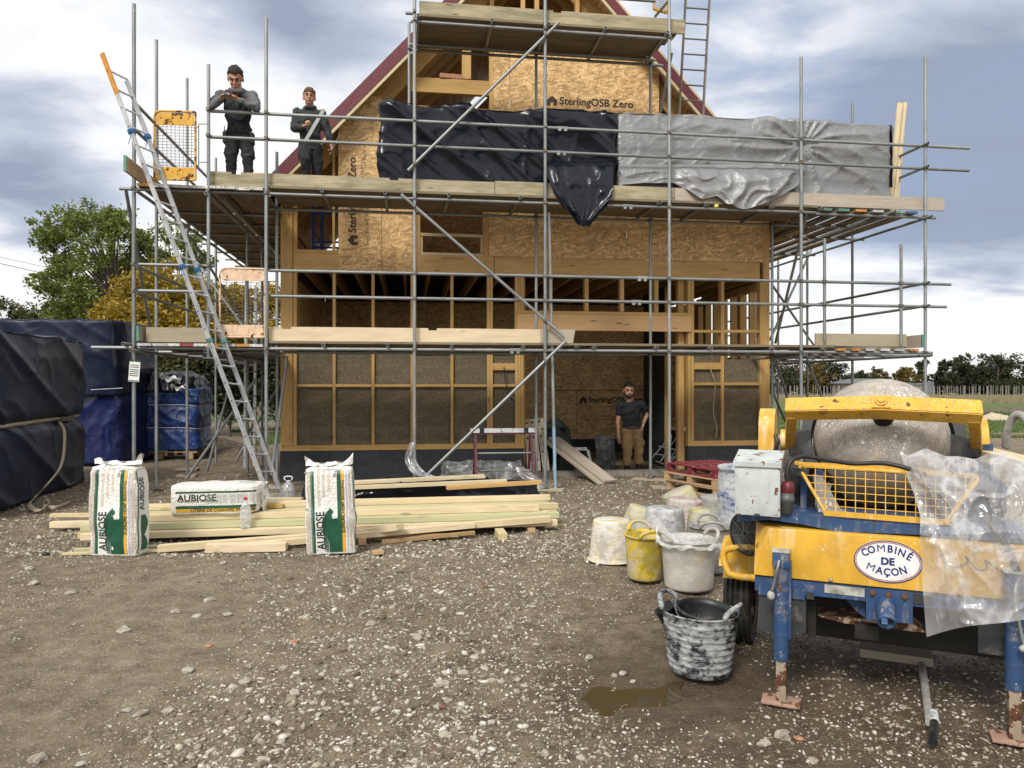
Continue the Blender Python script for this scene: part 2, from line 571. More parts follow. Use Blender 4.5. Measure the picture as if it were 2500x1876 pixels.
def paint_rust(name, paint, rustf=0.35, splash=0.0, rough=0.5, scale=1.0, dirty=(0.30, 0.2, 0.08), runs=0.0):
    m, g, b = new_mat(name, paint, rough)
    co = g.coord()
    n = g.noise(co, 3.5 * scale, 5, 0.6)
    c = g.ramp(n, [(0.3, tuple(q * 0.8 for q in paint)), (0.7, tuple(min(1, q * 1.12) for q in paint))])
    # grime runs, stretched down
    dn = g.noise(g.map(co, (5 * scale, 5 * scale, 1.0 * scale)), 1.6, 6, 0.65)
    c = g.mix(g.math('MULTIPLY', g.ramp(dn, [(0.5, 0.0), (0.72, 1.0)]), 0.45), c, dirty)
    if runs:
        wn = g.noise(g.map(co, (16, 16, 1.4)), 1.3, 5, 0.6)
        wm = g.noise(co, 2.4, 4, 0.6)
        c = g.mix(g.math('MULTIPLY', g.math('MULTIPLY', g.ramp(wn, [(0.52, 0.0), (0.64, 1.0)]), g.ramp(wm, [(0.42, 0.0), (0.62, 1.0)])), runs), c, (0.72, 0.60, 0.38))
        c = g.mix(g.math('MULTIPLY', g.ramp(g.noise(co, 7.0, 7, 0.7), [(0.56, 0.0), (0.75, 1.0)]), 0.55), c, (0.42, 0.27, 0.09))
    rn = g.noise(co, 5.0 * scale, 8, 0.62)
    rf = g.ramp(rn, [(0.70 - rustf * 0.25, 0.0), (0.715 - rustf * 0.25, 1.0)])
    c = g.mix(rf, c, g.ramp(g.noise(co, 30, 4), [(0.35, (0.055, 0.022, 0.012)), (0.7, (0.16, 0.065, 0.025))]))
    if splash:
        s1 = g.vor(g.map(co, (1, 1, 1)), 26 * scale)
        s2 = g.noise(co, 5.5 * scale, 5, 0.6)
        sf = g.math('MULTIPLY', g.ramp(s1, [(0.16, 1.0), (0.26, 0.0)]), g.ramp(s2, [(0.60 - splash * 0.3, 0.0), (0.72 - splash * 0.25, 1.0)]))
        s3 = g.noise(co, 60, 3, 0.6)
        sf = g.math('MAXIMUM', sf, g.math('MULTIPLY', g.ramp(s3, [(0.64, 0.0), (0.70, 1.0)]), g.ramp(s2, [(0.55 - splash * 0.3, 0.0), (0.75 - splash * 0.25, 1.0)])))
        c = g.mix(sf, c, (0.60, 0.58, 0.54))
    g.put(b.inputs['Base Color'], c)
    g.put(b.inputs['Roughness'], g.math('ADD', rough, g.math('MULTIPLY', rf, 0.35)))
    g.put(b.inputs['Normal'], g.bump(g.math('ADD', g.math('MULTIPLY', rf, -0.6), g.math('MULTIPLY', n, 0.2)), 0.35, 0.004))
    return m
YEL = (0.66, 0.37, 0.032)
M_.yellow = paint_rust('mixer yellow paint', YEL, 0.0, 0.10, 0.55, 1.6, runs=0.85)
M_.yellowrust = paint_rust('chipped yellow paint', YEL, 0.30, 0.75, 0.55, 3.0)
M_.gate = paint_rust('rusty yellow gate paint', (0.66, 0.36, 0.025), 0.60, 0.0, 0.55, 1.7)
M_.creamgate = paint_rust('faded cream gate paint', (0.74, 0.52, 0.36), 0.42, 0.0, 0.55, 2.2)
M_.bluepaint = paint_rust('worn blue chassis paint', (0.022, 0.065, 0.17), 0.2, 0.15, 0.5, 2.0, (0.06, 0.065, 0.075), runs=0.25)
M_.greybox = paint_rust('grey box enamel', (0.50, 0.535, 0.53), 0.36, 0.0, 0.42, 3.0, (0.40, 0.40, 0.36))
M_.rustysteel = paint_rust('rusty bare steel', (0.33, 0.26, 0.20), 0.9, 0.25, 0.7, 2.5)
M_.footplate = paint_rust('pink rusted plate', (0.36, 0.22, 0.17), 0.55, 0.3, 0.75, 3.0)
M_.blackplastic = simple('black plastic', (0.012, 0.013, 0.015), 0.45, var=0.4, dirt=(0.09, 0.085, 0.08), dirt_amt=0.35, dscale=8)
M_.darkplastic = simple('dark grey plastic', (0.035, 0.037, 0.04), 0.5, var=0.3, dirt=(0.13, 0.12, 0.11), dirt_amt=0.3, dscale=7)
M_.rubber = simple('tyre rubber', (0.014, 0.014, 0.013), 0.8, var=0.4, dirt=(0.10, 0.085, 0.065), dirt_amt=0.4, dscale=6)
M_.greyplug = simple('grey plug plastic', (0.10, 0.105, 0.11), 0.45, var=0.2)
M_.redplug = simple('dark red plug plastic', (0.10, 0.008, 0.014), 0.4, var=0.2)
M_.darkvoid = simple('dark void metal', (0.012, 0.011, 0.010), 0.75, var=0.4)  # near-black metal, also stands in for shaded hollows of the mixer
M_.reflector = simple('dull reflective strip', (0.40, 0.41, 0.37), 0.5, var=0.2, dirt=(0.22, 0.21, 0.18), dirt_amt=0.5, dscale=14)
M_.boltrust = simple('rusty bolt', (0.12, 0.05, 0.025), 0.85, var=0.4, scale=40)
# the drum: mortar crust over yellow
m, g, b = new_mat('mortar crusted drum')
co = g.coord()
n1 = g.noise(co, 2.2, 7, 0.62)
n2 = g.noise(co, 14, 5, 0.65)
c = g.ramp(n2, [(0.25, (0.22, 0.20, 0.175)), (0.55, (0.37, 0.34, 0.30)), (0.8, (0.48, 0.455, 0.41))])
c = g.mix(g.ramp(n1, [(0.58, 0.0), (0.74, 0.7)]), c, (0.46, 0.28, 0.07))
v = g.vor(g.map(co, (1, 1, 0.6)), 34, 'Distance')
v2 = g.vor(g.map(co, (1, 1, 1), loc=(3, 1, 2)), 75, 'Distance')
dens = g.noise(co, 2.6, 3, 0.5)
f1 = g.math('MULTIPLY', g.ramp(v, [(0.20, 1.0), (0.27, 0.0)]), g.ramp(dens, [(0.44, 0.0), (0.56, 1.0)]))
f2 = g.math('MULTIPLY', g.ramp(v2, [(0.22, 1.0), (0.30, 0.0)]), g.ramp(dens, [(0.36, 0.0), (0.52, 0.9)]))
ff = g.math('MAXIMUM', f1, f2)
c = g.mix(ff, c, (0.74, 0.73, 0.70))
g.put(b.inputs['Base Color'], c)
g.put(b.inputs['Roughness'], 0.75)
g.put(b.inputs['Normal'], g.bump(g.math('ADD', g.math('MULTIPLY', n2, 0.6), g.math('MULTIPLY', ff, 0.5)), 0.6, 0.006))
M_.drum = m
def tarp(name, base, rough=0.36, crumple=0.4, cscale=7.0, sheen=(0.05, 0.055, 0.065), dust=0.35, spec=0.6):
    m, g, b = new_mat(name, base, rough, 0, spec)
    co = g.coord()
    n = g.noise(co, 2.4, 6, 0.6)
    c = g.mix(g.math('MULTIPLY', g.ramp(n, [(0.45, 0.0), (0.7, 1.0)]), dust), base, sheen)
    cr = g.noise(co, cscale, 5, 0.5, 0.9)
    w = g.math('ABSOLUTE', g.math('SUBTRACT', cr, 0.5))
    fine = g.math('ABSOLUTE', g.math('SUBTRACT', g.noise(co, cscale * 2.7, 4, 0.5, 0.6), 0.5))
    g.put(b.inputs['Base Color'], c)
    g.put(b.inputs['Roughness'], g.ramp(n, [(0.3, rough - 0.06), (0.7, rough + 0.14)]))
    g.put(b.inputs['Normal'], g.bump(g.math('ADD', g.math('MULTIPLY', w, 1.4), fine), crumple, 0.05))
    return m
M_.blacktarp = tarp('black polythene', (0.006, 0.008, 0.015), 0.2, 0.2, 2.0, (0.014, 0.017, 0.028), 0.3, 0.35)
M_.darktarp = tarp('dark navy tarpaulin', (0.009, 0.014, 0.034), 0.36, 0.16, 1.8, (0.022, 0.032, 0.066), 0.5, 0.22)
M_.greytarp = tarp('silver grey tarpaulin', (0.245, 0.25, 0.26), 0.42, 0.38, 3.4, (0.30, 0.31, 0.33), 0.6)
M_.greytarp.node_tree.nodes['Principled BSDF'].inputs['Metallic'].default_value = 0.25
M_.bluetarp = tarp('blue tarpaulin', (0.012, 0.038, 0.17), 0.36, 0.5, 4.0, (0.03, 0.08, 0.24), 0.5)
M_.deepblue = tarp('deep blue shrink sheet', (0.005, 0.012, 0.075), 0.26, 0.3, 2.4, (0.012, 0.028, 0.13), 0.4)
M_.whiteflap = tarp('white plastic flap', (0.6, 0.61, 0.62), 0.4, 0.5, 6.0, (0.7, 0.7, 0.7), 0.5)
M_.webbing = simple('beige ratchet webbing', (0.42, 0.36, 0.26), 0.85, var=0.2, scale=30)
M_.burgundy = tarp('burgundy roof membrane', (0.115, 0.008, 0.020), 0.5, 0.15, 3.0, (0.15, 0.015, 0.03), 0.4)
def film(name, milk=0.35, rough=0.18, scale=4.0, white=(0.85, 0.87, 0.9)):
    """clear polythene: see-through with milky creases"""
    m = bpy.data.materials.new(name)
    m.use_nodes = True
    nt = m.node_tree
    nt.nodes.clear()
    g = G(nt)
    co = g.coord()
    n = g.noise(co, scale, 5, 0.55, 0.8)
    cre = g.ramp(g.math('ABSOLUTE', g.math('SUBTRACT', n, 0.5)), [(0.0, 1.0), (0.045, 0.12), (0.25, 0.0)])
    cloud = g.noise(co, scale * 0.45, 5, 0.6)
    bmp = g.bump(g.math('ADD', n, g.math('MULTIPLY', cre, 0.25)), 0.35, 0.05)
    dif = g.add('ShaderNodeBsdfDiffuse', {'Color': white, 'Normal': bmp})
    trl = g.add('ShaderNodeBsdfTranslucent', {'Color': white, 'Normal': bmp})
    md = g.add('ShaderNodeMixShader', {0: 0.45, 1: dif.outputs[0], 2: trl.outputs[0]})
    gl = g.add('ShaderNodeBsdfGlossy', {'Color': (1, 1, 1, 1), 'Roughness': rough, 'Normal': bmp})
    tr = g.add('ShaderNodeBsdfTransparent', {'Color': (0.97, 0.98, 0.99, 1)})
    f = g.math('ADD', g.math('MULTIPLY', cre, 0.45), g.math('MULTIPLY', g.ramp(cloud, [(0.35, 0.35), (0.7, 1.3)]), milk), clamp=True)
    a = g.add('ShaderNodeMixShader', {0: f, 1: tr.outputs[0], 2: md.outputs[0]})
    fr = g.add('ShaderNodeLayerWeight', {'Blend': 0.25, 'Normal': bmp}).outputs['Facing']
    e = g.add('ShaderNodeMixShader', {0: g.math('ADD', 0.06, g.math('MULTIPLY', fr, 0.3)), 1: a.outputs[0], 2: gl.outputs[0]})
    g.add('ShaderNodeOutputMaterial', {'Surface': e.outputs[0]})
    return m
M_.film = film('clear polythene sheet', 0.33, 0.18, 2.0)
M_.bottle = film('clear bottle plastic', 0.34, 0.08, 9.0)
M_.linerbag = film('thin white liner bag', 0.85, 0.3, 9.0, (0.8, 0.82, 0.8))
# hempcrete between the studs: speckled brown grey chips
m, g, b = new_mat('hempcrete infill')
co = g.coord()
v = g.vor(g.map(co, (1, 1, 2.2)), 62, 'Color')
vr = g.sep(v)[0]
n = g.noise(co, 4, 5, 0.6)
c = g.ramp(vr, [(0.0, (0.10, 0.081, 0.051)), (0.5, (0.158, 0.130, 0.085)), (0.85, (0.21, 0.176, 0.12)), (1.0, (0.29, 0.25, 0.175))])
c = g.mix(1.0, c, g.ramp(g.noise(g.map(co, (1, 1, 2.5)), 2.2, 6, 0.6), [(0.3, (0.66, 0.65, 0.63)), (0.7, (1.15, 1.14, 1.1))]), 'MULTIPLY')
g.put(b.inputs['Base Color'], c)
g.put(b.inputs['Roughness'], 0.95)
g.put(b.inputs['Normal'], g.bump(vr, 0.6, 0.015))
M_.hemp = m
# plinth: bitumen painted blockwork with thin joints
m, g, b = new_mat('black painted blockwork')
x, y, z = g.sep(g.coord())
co2 = g.comb(x, z, 0.0)
br = g.add('ShaderNodeTexBrick', {'Vector': co2, 'Color1': (0.016, 0.021, 0.028, 1), 'Color2': (0.024, 0.030, 0.038, 1), 'Mortar': (0.010, 0.013, 0.018, 1),
                                  'Scale': 1.0, 'Mortar Size': 0.007, 'Brick Width': 0.45, 'Row Height': 0.225})
n = g.noise(g.coord(), 6, 6, 0.65)
g.put(b.inputs['Base Color'], g.mix(g.ramp(n, [(0.55, 0.0), (0.75, 0.5)]), br.outputs[0], (0.07, 0.075, 0.08)))
g.put(b.inputs['Roughness'], 0.7)
g.put(b.inputs['Normal'], g.bump(br.outputs['Fac'], -0.3, 0.006))
M_.plinth = m
M_.concrete = simple('concrete slab', (0.30, 0.28, 0.25), 0.9, var=0.25, bump=0.2, dirt=(0.15, 0.13, 0.105), dirt_amt=0.6)
M_.print_ = simple('board print ink', (0.05, 0.03, 0.018), 0.7, var=0.3)
M_.brick = simple('pinkish brick', (0.42, 0.20, 0.13), 0.9, var=0.25, scale=14, bump=0.3)
M_.bluesteel = simple('blue tube paint', (0.01, 0.05, 0.26), 0.45, var=0.3)
M_.trestle = paint_rust('burgundy trestle paint', (0.095, 0.018, 0.028), 0.25, 0.2, 0.55, 3.0, (0.05, 0.03, 0.03))
M_.whitepaint = simple('chipped white paint', (0.62, 0.64, 0.65), 0.55, var=0.15, dirt=(0.2, 0.2, 0.2), dirt_amt=0.35, dscale=14)
M_.cream = simple('cream coated metal', (0.52, 0.45, 0.34), 0.55, var=0.2, dirt=(0.25, 0.2, 0.14), dirt_amt=0.35, dscale=6)
M_.hole = simple('dark opening', (0.01, 0.009, 0.008), 0.9)
M_.net = simple('dark green netting', (0.010, 0.018, 0.014), 0.7, var=0.6, scale=20, bump=1.0)
M_.camo = simple('blotched grey sheet', (0.022, 0.023, 0.025), 0.7, var=0.3, dirt=(0.10, 0.10, 0.095), dirt_amt=0.55, dscale=9)
M_.palemetal = simple('dull white metal', (0.36, 0.37, 0.36), 0.55, var=0.25)
# hemp bag film: printed white plastic, slightly milky
M_.bag = tarp('white woven bag', (0.76, 0.75, 0.72), 0.42, 0.5, 9.0, (0.62, 0.58, 0.52), 0.5, 0.4)
M_.bagclear = simple('bag showing its chips', (0.50, 0.45, 0.38), 0.5, var=0.45, scale=70, bump=0.5)
M_.inkgreen = simple('dark green print', (0.010, 0.085, 0.042), 0.45, var=0.2)
M_.inkyellow = simple('golden print', (0.66, 0.36, 0.03), 0.45, var=0.12)
M_.inklav = simple('lavender print', (0.42, 0.42, 0.55), 0.45, var=0.12)
M_.inkblack = simple('black green print', (0.012, 0.03, 0.022), 0.45, var=0.2)
M_.inkpale = simple('pale grey print', (0.40, 0.43, 0.40), 0.5, var=0.2)
M_.inkblue = simple('navy lettering', (0.012, 0.022, 0.15), 0.45, var=0.15)
M_.signwhite = simple('white sign enamel', (0.76, 0.77, 0.77), 0.4, var=0.06, dirt=(0.5, 0.47, 0.4), dirt_amt=0.2, dscale=9)
M_.signred = simple('red sign line', (0.35, 0.03, 0.05), 0.45)
M_.inkorange = simple('orange lettering', (0.5, 0.14, 0.04), 0.6)
# people
M_.skin = simple('skin', (0.46, 0.245, 0.165), 0.55, var=0.12, scale=9)
M_.lip = simple('lips', (0.36, 0.14, 0.11), 0.5)
M_.eye = simple('eye', (0.02, 0.016, 0.014), 0.25)
M_.hairbrown = simple('brown hair', (0.030, 0.019, 0.012), 0.7, var=0.5, scale=45, bump=1.0)
M_.hairlight = simple('light brown hair', (0.115, 0.068, 0.036), 0.7, var=0.5, scale=45, bump=1.0)
M_.hairblack = simple('black hair', (0.010, 0.008, 0.007), 0.65, var=0.5, scale=45, bump=1.0)
M_.greyfabric = simple('grey marl fabric', (0.115, 0.122, 0.135), 0.95, var=0.25, scale=30, bump=0.3)
M_.navyfabric = simple('black navy fabric', (0.010, 0.012, 0.019), 0.85, var=0.4, scale=14, bump=0.3)
M_.darkfabric = simple('charcoal work cloth', (0.022, 0.024, 0.028), 0.92, var=0.4, scale=14, bump=0.4)
M_.jacket = simple('dark green grey jacket', (0.028, 0.034, 0.038), 0.8, var=0.3, scale=12, bump=0.4)
M_.midgrey = simple('grey patch cloth', (0.07, 0.075, 0.08), 0.9, var=0.2)
M_.tan = simple('tan work cloth', (0.33, 0.205, 0.095), 0.92, var=0.22, scale=9, bump=0.4, dirt=(0.22, 0.14, 0.07), dirt_amt=0.4)
M_.leather = simple('brown leather', (0.09, 0.035, 0.02), 0.5, var=0.3)
M_.boot = simple('dark boot leather', (0.016, 0.014, 0.013), 0.6, var=0.4)
M_.glass = simple('phone glass', (0.008, 0.009, 0.011), 0.15)
M_.watch = simple('pale watch face', (0.75, 0.72, 0.62), 0.2)
M_.cable = simple('black cable', (0.014, 0.014, 0.015), 0.5)
M_.yellowcap = simple('yellow plastic cap', (0.85, 0.72, 0.10), 0.5, var=0.05)
M_.redcap = simple('red bottle cap', (0.5, 0.02, 0.02), 0.4)
M_.hose = simple('crusted grey hose', (0.34, 0.33, 0.30), 0.85, var=0.25, scale=18, bump=0.5)
M_.bandcols = [simple('board band ' + n, c, 0.5, 0.3, var=0.2, dirt=(0.15, 0.12, 0.08), dirt_amt=0.4, dscale=30) for n, c in
               (('silver', (0.46, 0.47, 0.46)), ('orange', (0.55, 0.24, 0.06)), ('green', (0.10, 0.27, 0.19)), ('red', (0.30, 0.05, 0.06)), ('white', (0.62, 0.62, 0.6)), ('blue', (0.06, 0.13, 0.3)))]
def tub_mat(name, base, crust, amt, crust2=None, amt2=0.0, scale=4.0):
    """rubber tub under dried mortar and render"""
    m, g, b = new_mat(name, base, 0.62)
    r = g.rnd()
    co = g.vmath('ADD', g.coord(), g.comb(g.math('MULTIPLY', r, 11.0), 0.0, g.math('MULTIPLY', r, 3.0)))
    n = g.noise(co, scale, 8, 0.70, 0.2)
    # scrapes run round the wall
    s = g.noise(g.map(co, (scale * 2.5, scale * 2.5, scale * 7)), 1.0, 7, 0.72)
    mixn = g.math('ADD', g.math('MULTIPLY', n, 0.55), g.math('MULTIPLY', s, 0.45))
    c = g.mix(g.ramp(mixn, [(0.55 - amt * 0.25, 0.0), (0.60 - amt * 0.25, 0.55), (0.70 - amt * 0.25, 1.0)]), g.ramp(s, [(0.3, tuple(q * 0.75 for q in base)), (0.7, tuple(min(1, q * 1.15) for q in base))]),
              g.ramp(s, [(0.3, tuple(q * 0.72 for q in crust)), (0.7, tuple(min(1, q * 1.1) for q in crust))]))
    if crust2:
        n2 = g.noise(g.map(co, loc=(5, 2, 8)), scale * 0.8, 7, 0.66)
        c = g.mix(g.ramp(n2, [(0.60 - amt2 * 0.25, 0.0), (0.68 - amt2 * 0.25, 0.9)]), c, crust2)
    g.put(b.inputs['Base Color'], c)
    g.put(b.inputs['Roughness'], g.ramp(mixn, [(0.4, 0.5), (0.6, 0.9)]))
    g.put(b.inputs['Normal'], g.bump(mixn, 0.5, 0.006))
    return m
M_.tubblack = tub_mat('black tub under white mortar', (0.016, 0.018, 0.024), (0.47, 0.48, 0.49), 0.40, None, 0, 7.0)
M_.tubyellow = tub_mat('yellow tub under grey mortar', (0.68, 0.47, 0.008), (0.40, 0.39, 0.35), 0.42, (0.30, 0.24, 0.02), 0.3)
M_.tubwhite = tub_mat('white tub under grey mortar', (0.56, 0.54, 0.49), (0.36, 0.345, 0.31), 0.5, (0.50, 0.40, 0.22), 0.1)
M_.tubwhiteyellow = tub_mat('white crusted yellow tub', (0.62, 0.44, 0.05), (0.66, 0.65, 0.61), 0.62, (0.38, 0.36, 0.33), 0.35)
M_.tubbluegrey = tub_mat('grey crusted tub', (0.24, 0.27, 0.33), (0.56, 0.56, 0.55), 0.5, (0.26, 0.25, 0.23), 0.4)
M_.tubpink = tub_mat('pink crusted tub', (0.36, 0.10, 0.12), (0.50, 0.46, 0.43), 0.66)
M_.tubgreen = tub_mat('yellow green crusted tub', (0.50, 0.46, 0.16), (0.47, 0.46, 0.41), 0.55, (0.28, 0.27, 0.23), 0.4)
M_.tubgrey = tub_mat('grey mortar tub', (0.20, 0.20, 0.19), (0.35, 0.345, 0.325), 0.6)
M_.barrel = tub_mat('blue barrel under white lime', (0.025, 0.07, 0.26), (0.50, 0.51, 0.50), 0.62, None, 0, 3.4)
# stones and ground
m, g, b = new_mat('mixed pale stone')
gi = g.add('ShaderNodeNewGeometry')
ri = gi.outputs['Random Per Island']
c = g.ramp(ri, [(0.0, (0.11, 0.085, 0.058)), (0.3, (0.22, 0.185, 0.135)), (0.55, (0.37, 0.335, 0.27)), (0.85, (0.52, 0.495, 0.43)), (0.975, (0.64, 0.625, 0.575)), (0.988, (0.22, 0.10, 0.07)), (1.0, (0.08, 0.075, 0.07))])
n = g.noise(g.coord(), 45, 4, 0.6)
c = g.mix(1.0, c, g.ramp(n, [(0.3, (0.62, 0.60, 0.56)), (0.65, (1.06, 1.06, 1.05))]), 'MULTIPLY')
g.put(b.inputs['Base Color'], c)
g.put(b.inputs['Roughness'], 0.9)
g.put(b.inputs['Normal'], g.bump(n, 0.35, 0.004))
M_.stone = m
m, g, b = new_mat('site ground')
co = g.coord()
x, y, z = g.sep(co)
n1 = g.noise(co, 0.55, 6, 0.6)
n2 = g.noise(co, 5.0, 8, 0.68)
n3 = g.noise(co, 45.0, 6, 0.7)
mud = g.ramp(n2, [(0.28, (0.075, 0.054, 0.033)), (0.5, (0.178, 0.137, 0.088)), (0.72, (0.29, 0.238, 0.166))])
mud = g.mix(1.0, mud, g.ramp(n1, [(0.32, (0.70, 0.66, 0.60)), (0.66, (1.35, 1.34, 1.32))]), 'MULTIPLY')
mud = g.mix(g.math('MULTIPLY', g.ramp(n3, [(0.48, 0.0), (0.62, 1.0)]), 0.45), mud, (0.31, 0.275, 0.22))
# chips of chalk and gravel in the soil
va = g.add('ShaderNodeTexVoronoi', {'Vector': co, 'Scale': 60.0}, feature='F1')
vr = g.sep(va.outputs['Color'])
chip = g.math('MULTIPLY', g.math('GREATER_THAN', vr[0], g.ramp(n1, [(0.40, 0.95), (0.58, 0.62)])), g.ramp(va.outputs['Distance'], [(0.30, 1.0), (0.38, 0.0)]))
vb = g.add('ShaderNodeTexVoronoi', {'Vector': co, 'Scale': 140.0}, feature='F1')
vr2 = g.sep(vb.outputs['Color'])
chip2 = g.math('MULTIPLY', g.math('GREATER_THAN', vr2[0], 0.82), g.ramp(vb.outputs['Distance'], [(0.32, 1.0), (0.42, 0.0)]))
mud = g.mix(g.math('MAXIMUM', chip, g.math('MULTIPLY', chip2, 0.8)), mud, g.ramp(vr[1], [(0.0, (0.27, 0.24, 0.19)), (0.6, (0.46, 0.43, 0.37)), (1.0, (0.62, 0.60, 0.55))]))
# damp soil round the tubs and puddle, plus painted shade under the mixer
wet_shade_d = g.math('ADD', g.vmath('DISTANCE', co, (2.1, 4.3, 0.0), out=1), g.math('MULTIPLY', g.math('SUBTRACT', n2, 0.5), 2.4))
wet = g.ramp(g.math('MULTIPLY', wet_shade_d, 0.25), [(0.28, 1.0), (0.62, 0.0)])
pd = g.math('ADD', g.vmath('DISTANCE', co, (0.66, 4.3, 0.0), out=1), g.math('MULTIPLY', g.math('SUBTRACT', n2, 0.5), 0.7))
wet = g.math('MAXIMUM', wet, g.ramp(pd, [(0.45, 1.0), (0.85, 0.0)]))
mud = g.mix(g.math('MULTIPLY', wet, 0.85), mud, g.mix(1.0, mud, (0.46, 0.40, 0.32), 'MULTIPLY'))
# grass beyond the site
gn = g.noise(g.map(co, (1, 0.25, 1)), 0.9, 7, 0.65)
grass = g.ramp(g.noise(co, 3.0, 8, 0.7), [(0.25, (0.045, 0.075, 0.016)), (0.5, (0.085, 0.135, 0.03)), (0.75, (0.15, 0.18, 0.055))])
edge = g.math('ADD', y, g.math('MULTIPLY', g.math('SUBTRACT', gn, 0.5), 14.0))
lim = g.ramp(g.math('ADD', g.math('MULTIPLY', x, 0.02), 0.5), [(0.30, 34.0 / 60), (0.62, 27.0 / 60)])
gf = g.ramp(g.math('SUBTRACT', edge, g.math('MULTIPLY', lim, 60.0)), [(0.0, 0.0), (1.0, 1.0)])
strip = g.math('MULTIPLY', g.ramp(g.math('MULTIPLY', edge, 0.01), [(0.40, 0.0), (0.42, 1.0), (0.47, 1.0), (0.50, 0.0)]), g.math('GREATER_THAN', x, 8.0))
col = g.mix(gf, mud, grass)
col = g.mix(strip, col, (0.055, 0.045, 0.033))
weeds = g.ramp(g.math('MULTIPLY', edge, 0.01), [(0.66, 0.0), (0.72, 1.0)])
col = g.mix(g.math('MULTIPLY', weeds, g.math('GREATER_THAN', x, 8.0)), col, g.ramp(g.noise(co, 1.4, 6, 0.7), [(0.3, (0.16, 0.13, 0.07)), (0.7, (0.32, 0.27, 0.16))]))
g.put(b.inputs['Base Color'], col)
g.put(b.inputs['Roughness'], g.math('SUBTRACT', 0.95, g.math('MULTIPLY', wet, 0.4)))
g.put(b.inputs['Normal'], g.bump(g.math('ADD', g.math('ADD', g.math('MULTIPLY', n2, 0.7), g.math('MULTIPLY', n3, 0.5)), g.math('MULTIPLY', g.math('MAXIMUM', chip, chip2), 0.35)), 1.0, 0.05))
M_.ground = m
m, g, b = new_mat('muddy water', (0.06, 0.044, 0.020), 0.06, 0, 0.5)
M_.puddle = m
def leaf_mat(name, cols, rough=0.6, trans=0.35):
    m, g, b = new_mat(name, cols[0], rough)
    ri = g.add('ShaderNodeNewGeometry').outputs['Random Per Island']
    n = g.noise(g.coord(), 0.7, 4, 0.6)
    k = len(cols)
    mixf = g.math('ADD', g.math('MULTIPLY', ri, 0.6), g.math('MULTIPLY', g.ramp(n, [(0.3, 0.0), (0.7, 1.0)]), 0.4))
    c = g.ramp(mixf, [(i / (k - 1), q) for i, q in enumerate(cols)])
    g.put(b.inputs['Base Color'], c)
    tl = g.add('ShaderNodeBsdfTranslucent', {'Color': c})
    ms = g.add('ShaderNodeMixShader', {0: trans, 1: b.outputs[0], 2: tl.outputs[0]})
    out = [q for q in m.node_tree.nodes if q.type == 'OUTPUT_MATERIAL'][0]
    g.put(out.inputs[0], ms.outputs[0])
    return m
M_.leafgreen = leaf_mat('ash leaves', [(0.085, 0.12, 0.022), (0.16, 0.21, 0.04), (0.25, 0.28, 0.065)])
M_.leafgold = leaf_mat('autumn maple leaves', [(0.16, 0.14, 0.014), (0.36, 0.25, 0.02), (0.50, 0.36, 0.04)])
M_.leafmixed = leaf_mat('turning hedge leaves', [(0.03, 0.042, 0.013), (0.075, 0.085, 0.02), (0.17, 0.13, 0.025)])
M_.leafdark = leaf_mat('dark hedge leaves', [(0.012, 0.020, 0.008), (0.028, 0.040, 0.013), (0.055, 0.065, 0.02)])
M_.leaffar = leaf_mat('far tree leaves', [(0.020, 0.030, 0.014), (0.042, 0.056, 0.022), (0.07, 0.08, 0.03)])
M_.leaffargold = leaf_mat('far yellowing leaves', [(0.06, 0.055, 0.015), (0.16, 0.115, 0.025), (0.24, 0.165, 0.04)])
M_.bark = simple('grey brown bark', (0.085, 0.07, 0.055), 0.95, var=0.35, scale=9, bump=0.6)
M_.farroof = simple('grey sheet roof', (0.13, 0.14, 0.15), 0.7, var=0.15)
M_.farwall = simple('pale barn wall', (0.30, 0.28, 0.24), 0.85, var=0.2)
M_.post = simple('vineyard post', (0.25, 0.24, 0.22), 0.8, var=0.25)
M_.sand = simple('pale sand', (0.45, 0.39, 0.28), 0.95, var=0.15, bump=0.3)
M_.dirt = simple('dug earth', (0.10, 0.078, 0.055), 0.97, var=0.4, scale=7, bump=0.9, dirt=(0.19, 0.16, 0.12), dirt_amt=0.4, dscale=9)
M_.dryweed = leaf_mat('dry weeds', [(0.20, 0.165, 0.09), (0.33, 0.28, 0.17), (0.14, 0.15, 0.05)])
M_.grassblade = leaf_mat('grass blades', [(0.05, 0.085, 0.016), (0.09, 0.15, 0.03), (0.17, 0.19, 0.06)])
# ------------------------------------------------------------------ ground: one sheet to the horizon
def axis(lo, hi, step, far, growth=1.28):
    a = list(np.arange(lo, hi + 1e-6, step))
    s, v = step, a[-1]
    up = []
    while v < far:
        s *= growth
        v += s
        up.append(v)
    s, v = step, a[0]
    dn = []
    while v > -far:
        s *= growth
        v -= s
        dn.append(v)
    return dn[::-1] + a + up
def ground_z(x, y):
    if y > 60 or abs(x) > 60:
        return -0.02
    k = 1.0 if y < 26 else max(0.0, 1 - (y - 26) / 30)
    z = 0.024 * nz(x * 0.5, y * 0.5, 3.1) + 0.024 * nz(x * 1.7, y * 1.7, 8.2) + 0.016 * nz(x * 5.1, y * 5.1, 1.3) + 0.006 * nz(x * 12, y * 12, 5.5)
    # trodden wheel ruts across the yard
    z += -0.036 * max(0, 1 - abs(y - 5.6 - 0.25 * x + 0.3 * nz(x * .4, 2)) / 0.25) - 0.03 * max(0, 1 - abs(y - 4.0 - 0.3 * x + 0.3 * nz(x * .4, 7)) / 0.25)
    # flat round the puddle
    dp = math.hypot((x - 0.62) / 0.42, (y - 4.32) / 0.55)
    if dp < 1.5:
        z -= 0.024 * (1 - dp / 1.5)
    return z * k - 0.012
xs = axis(-7.5, 7.5, 0.055, 1500)
ys = axis(2.2, 13.5, 0.055, 1500)
gv = [(x, y, ground_z(x, y)) for y in ys for x in xs]
nx, ny = len(xs), len(ys)
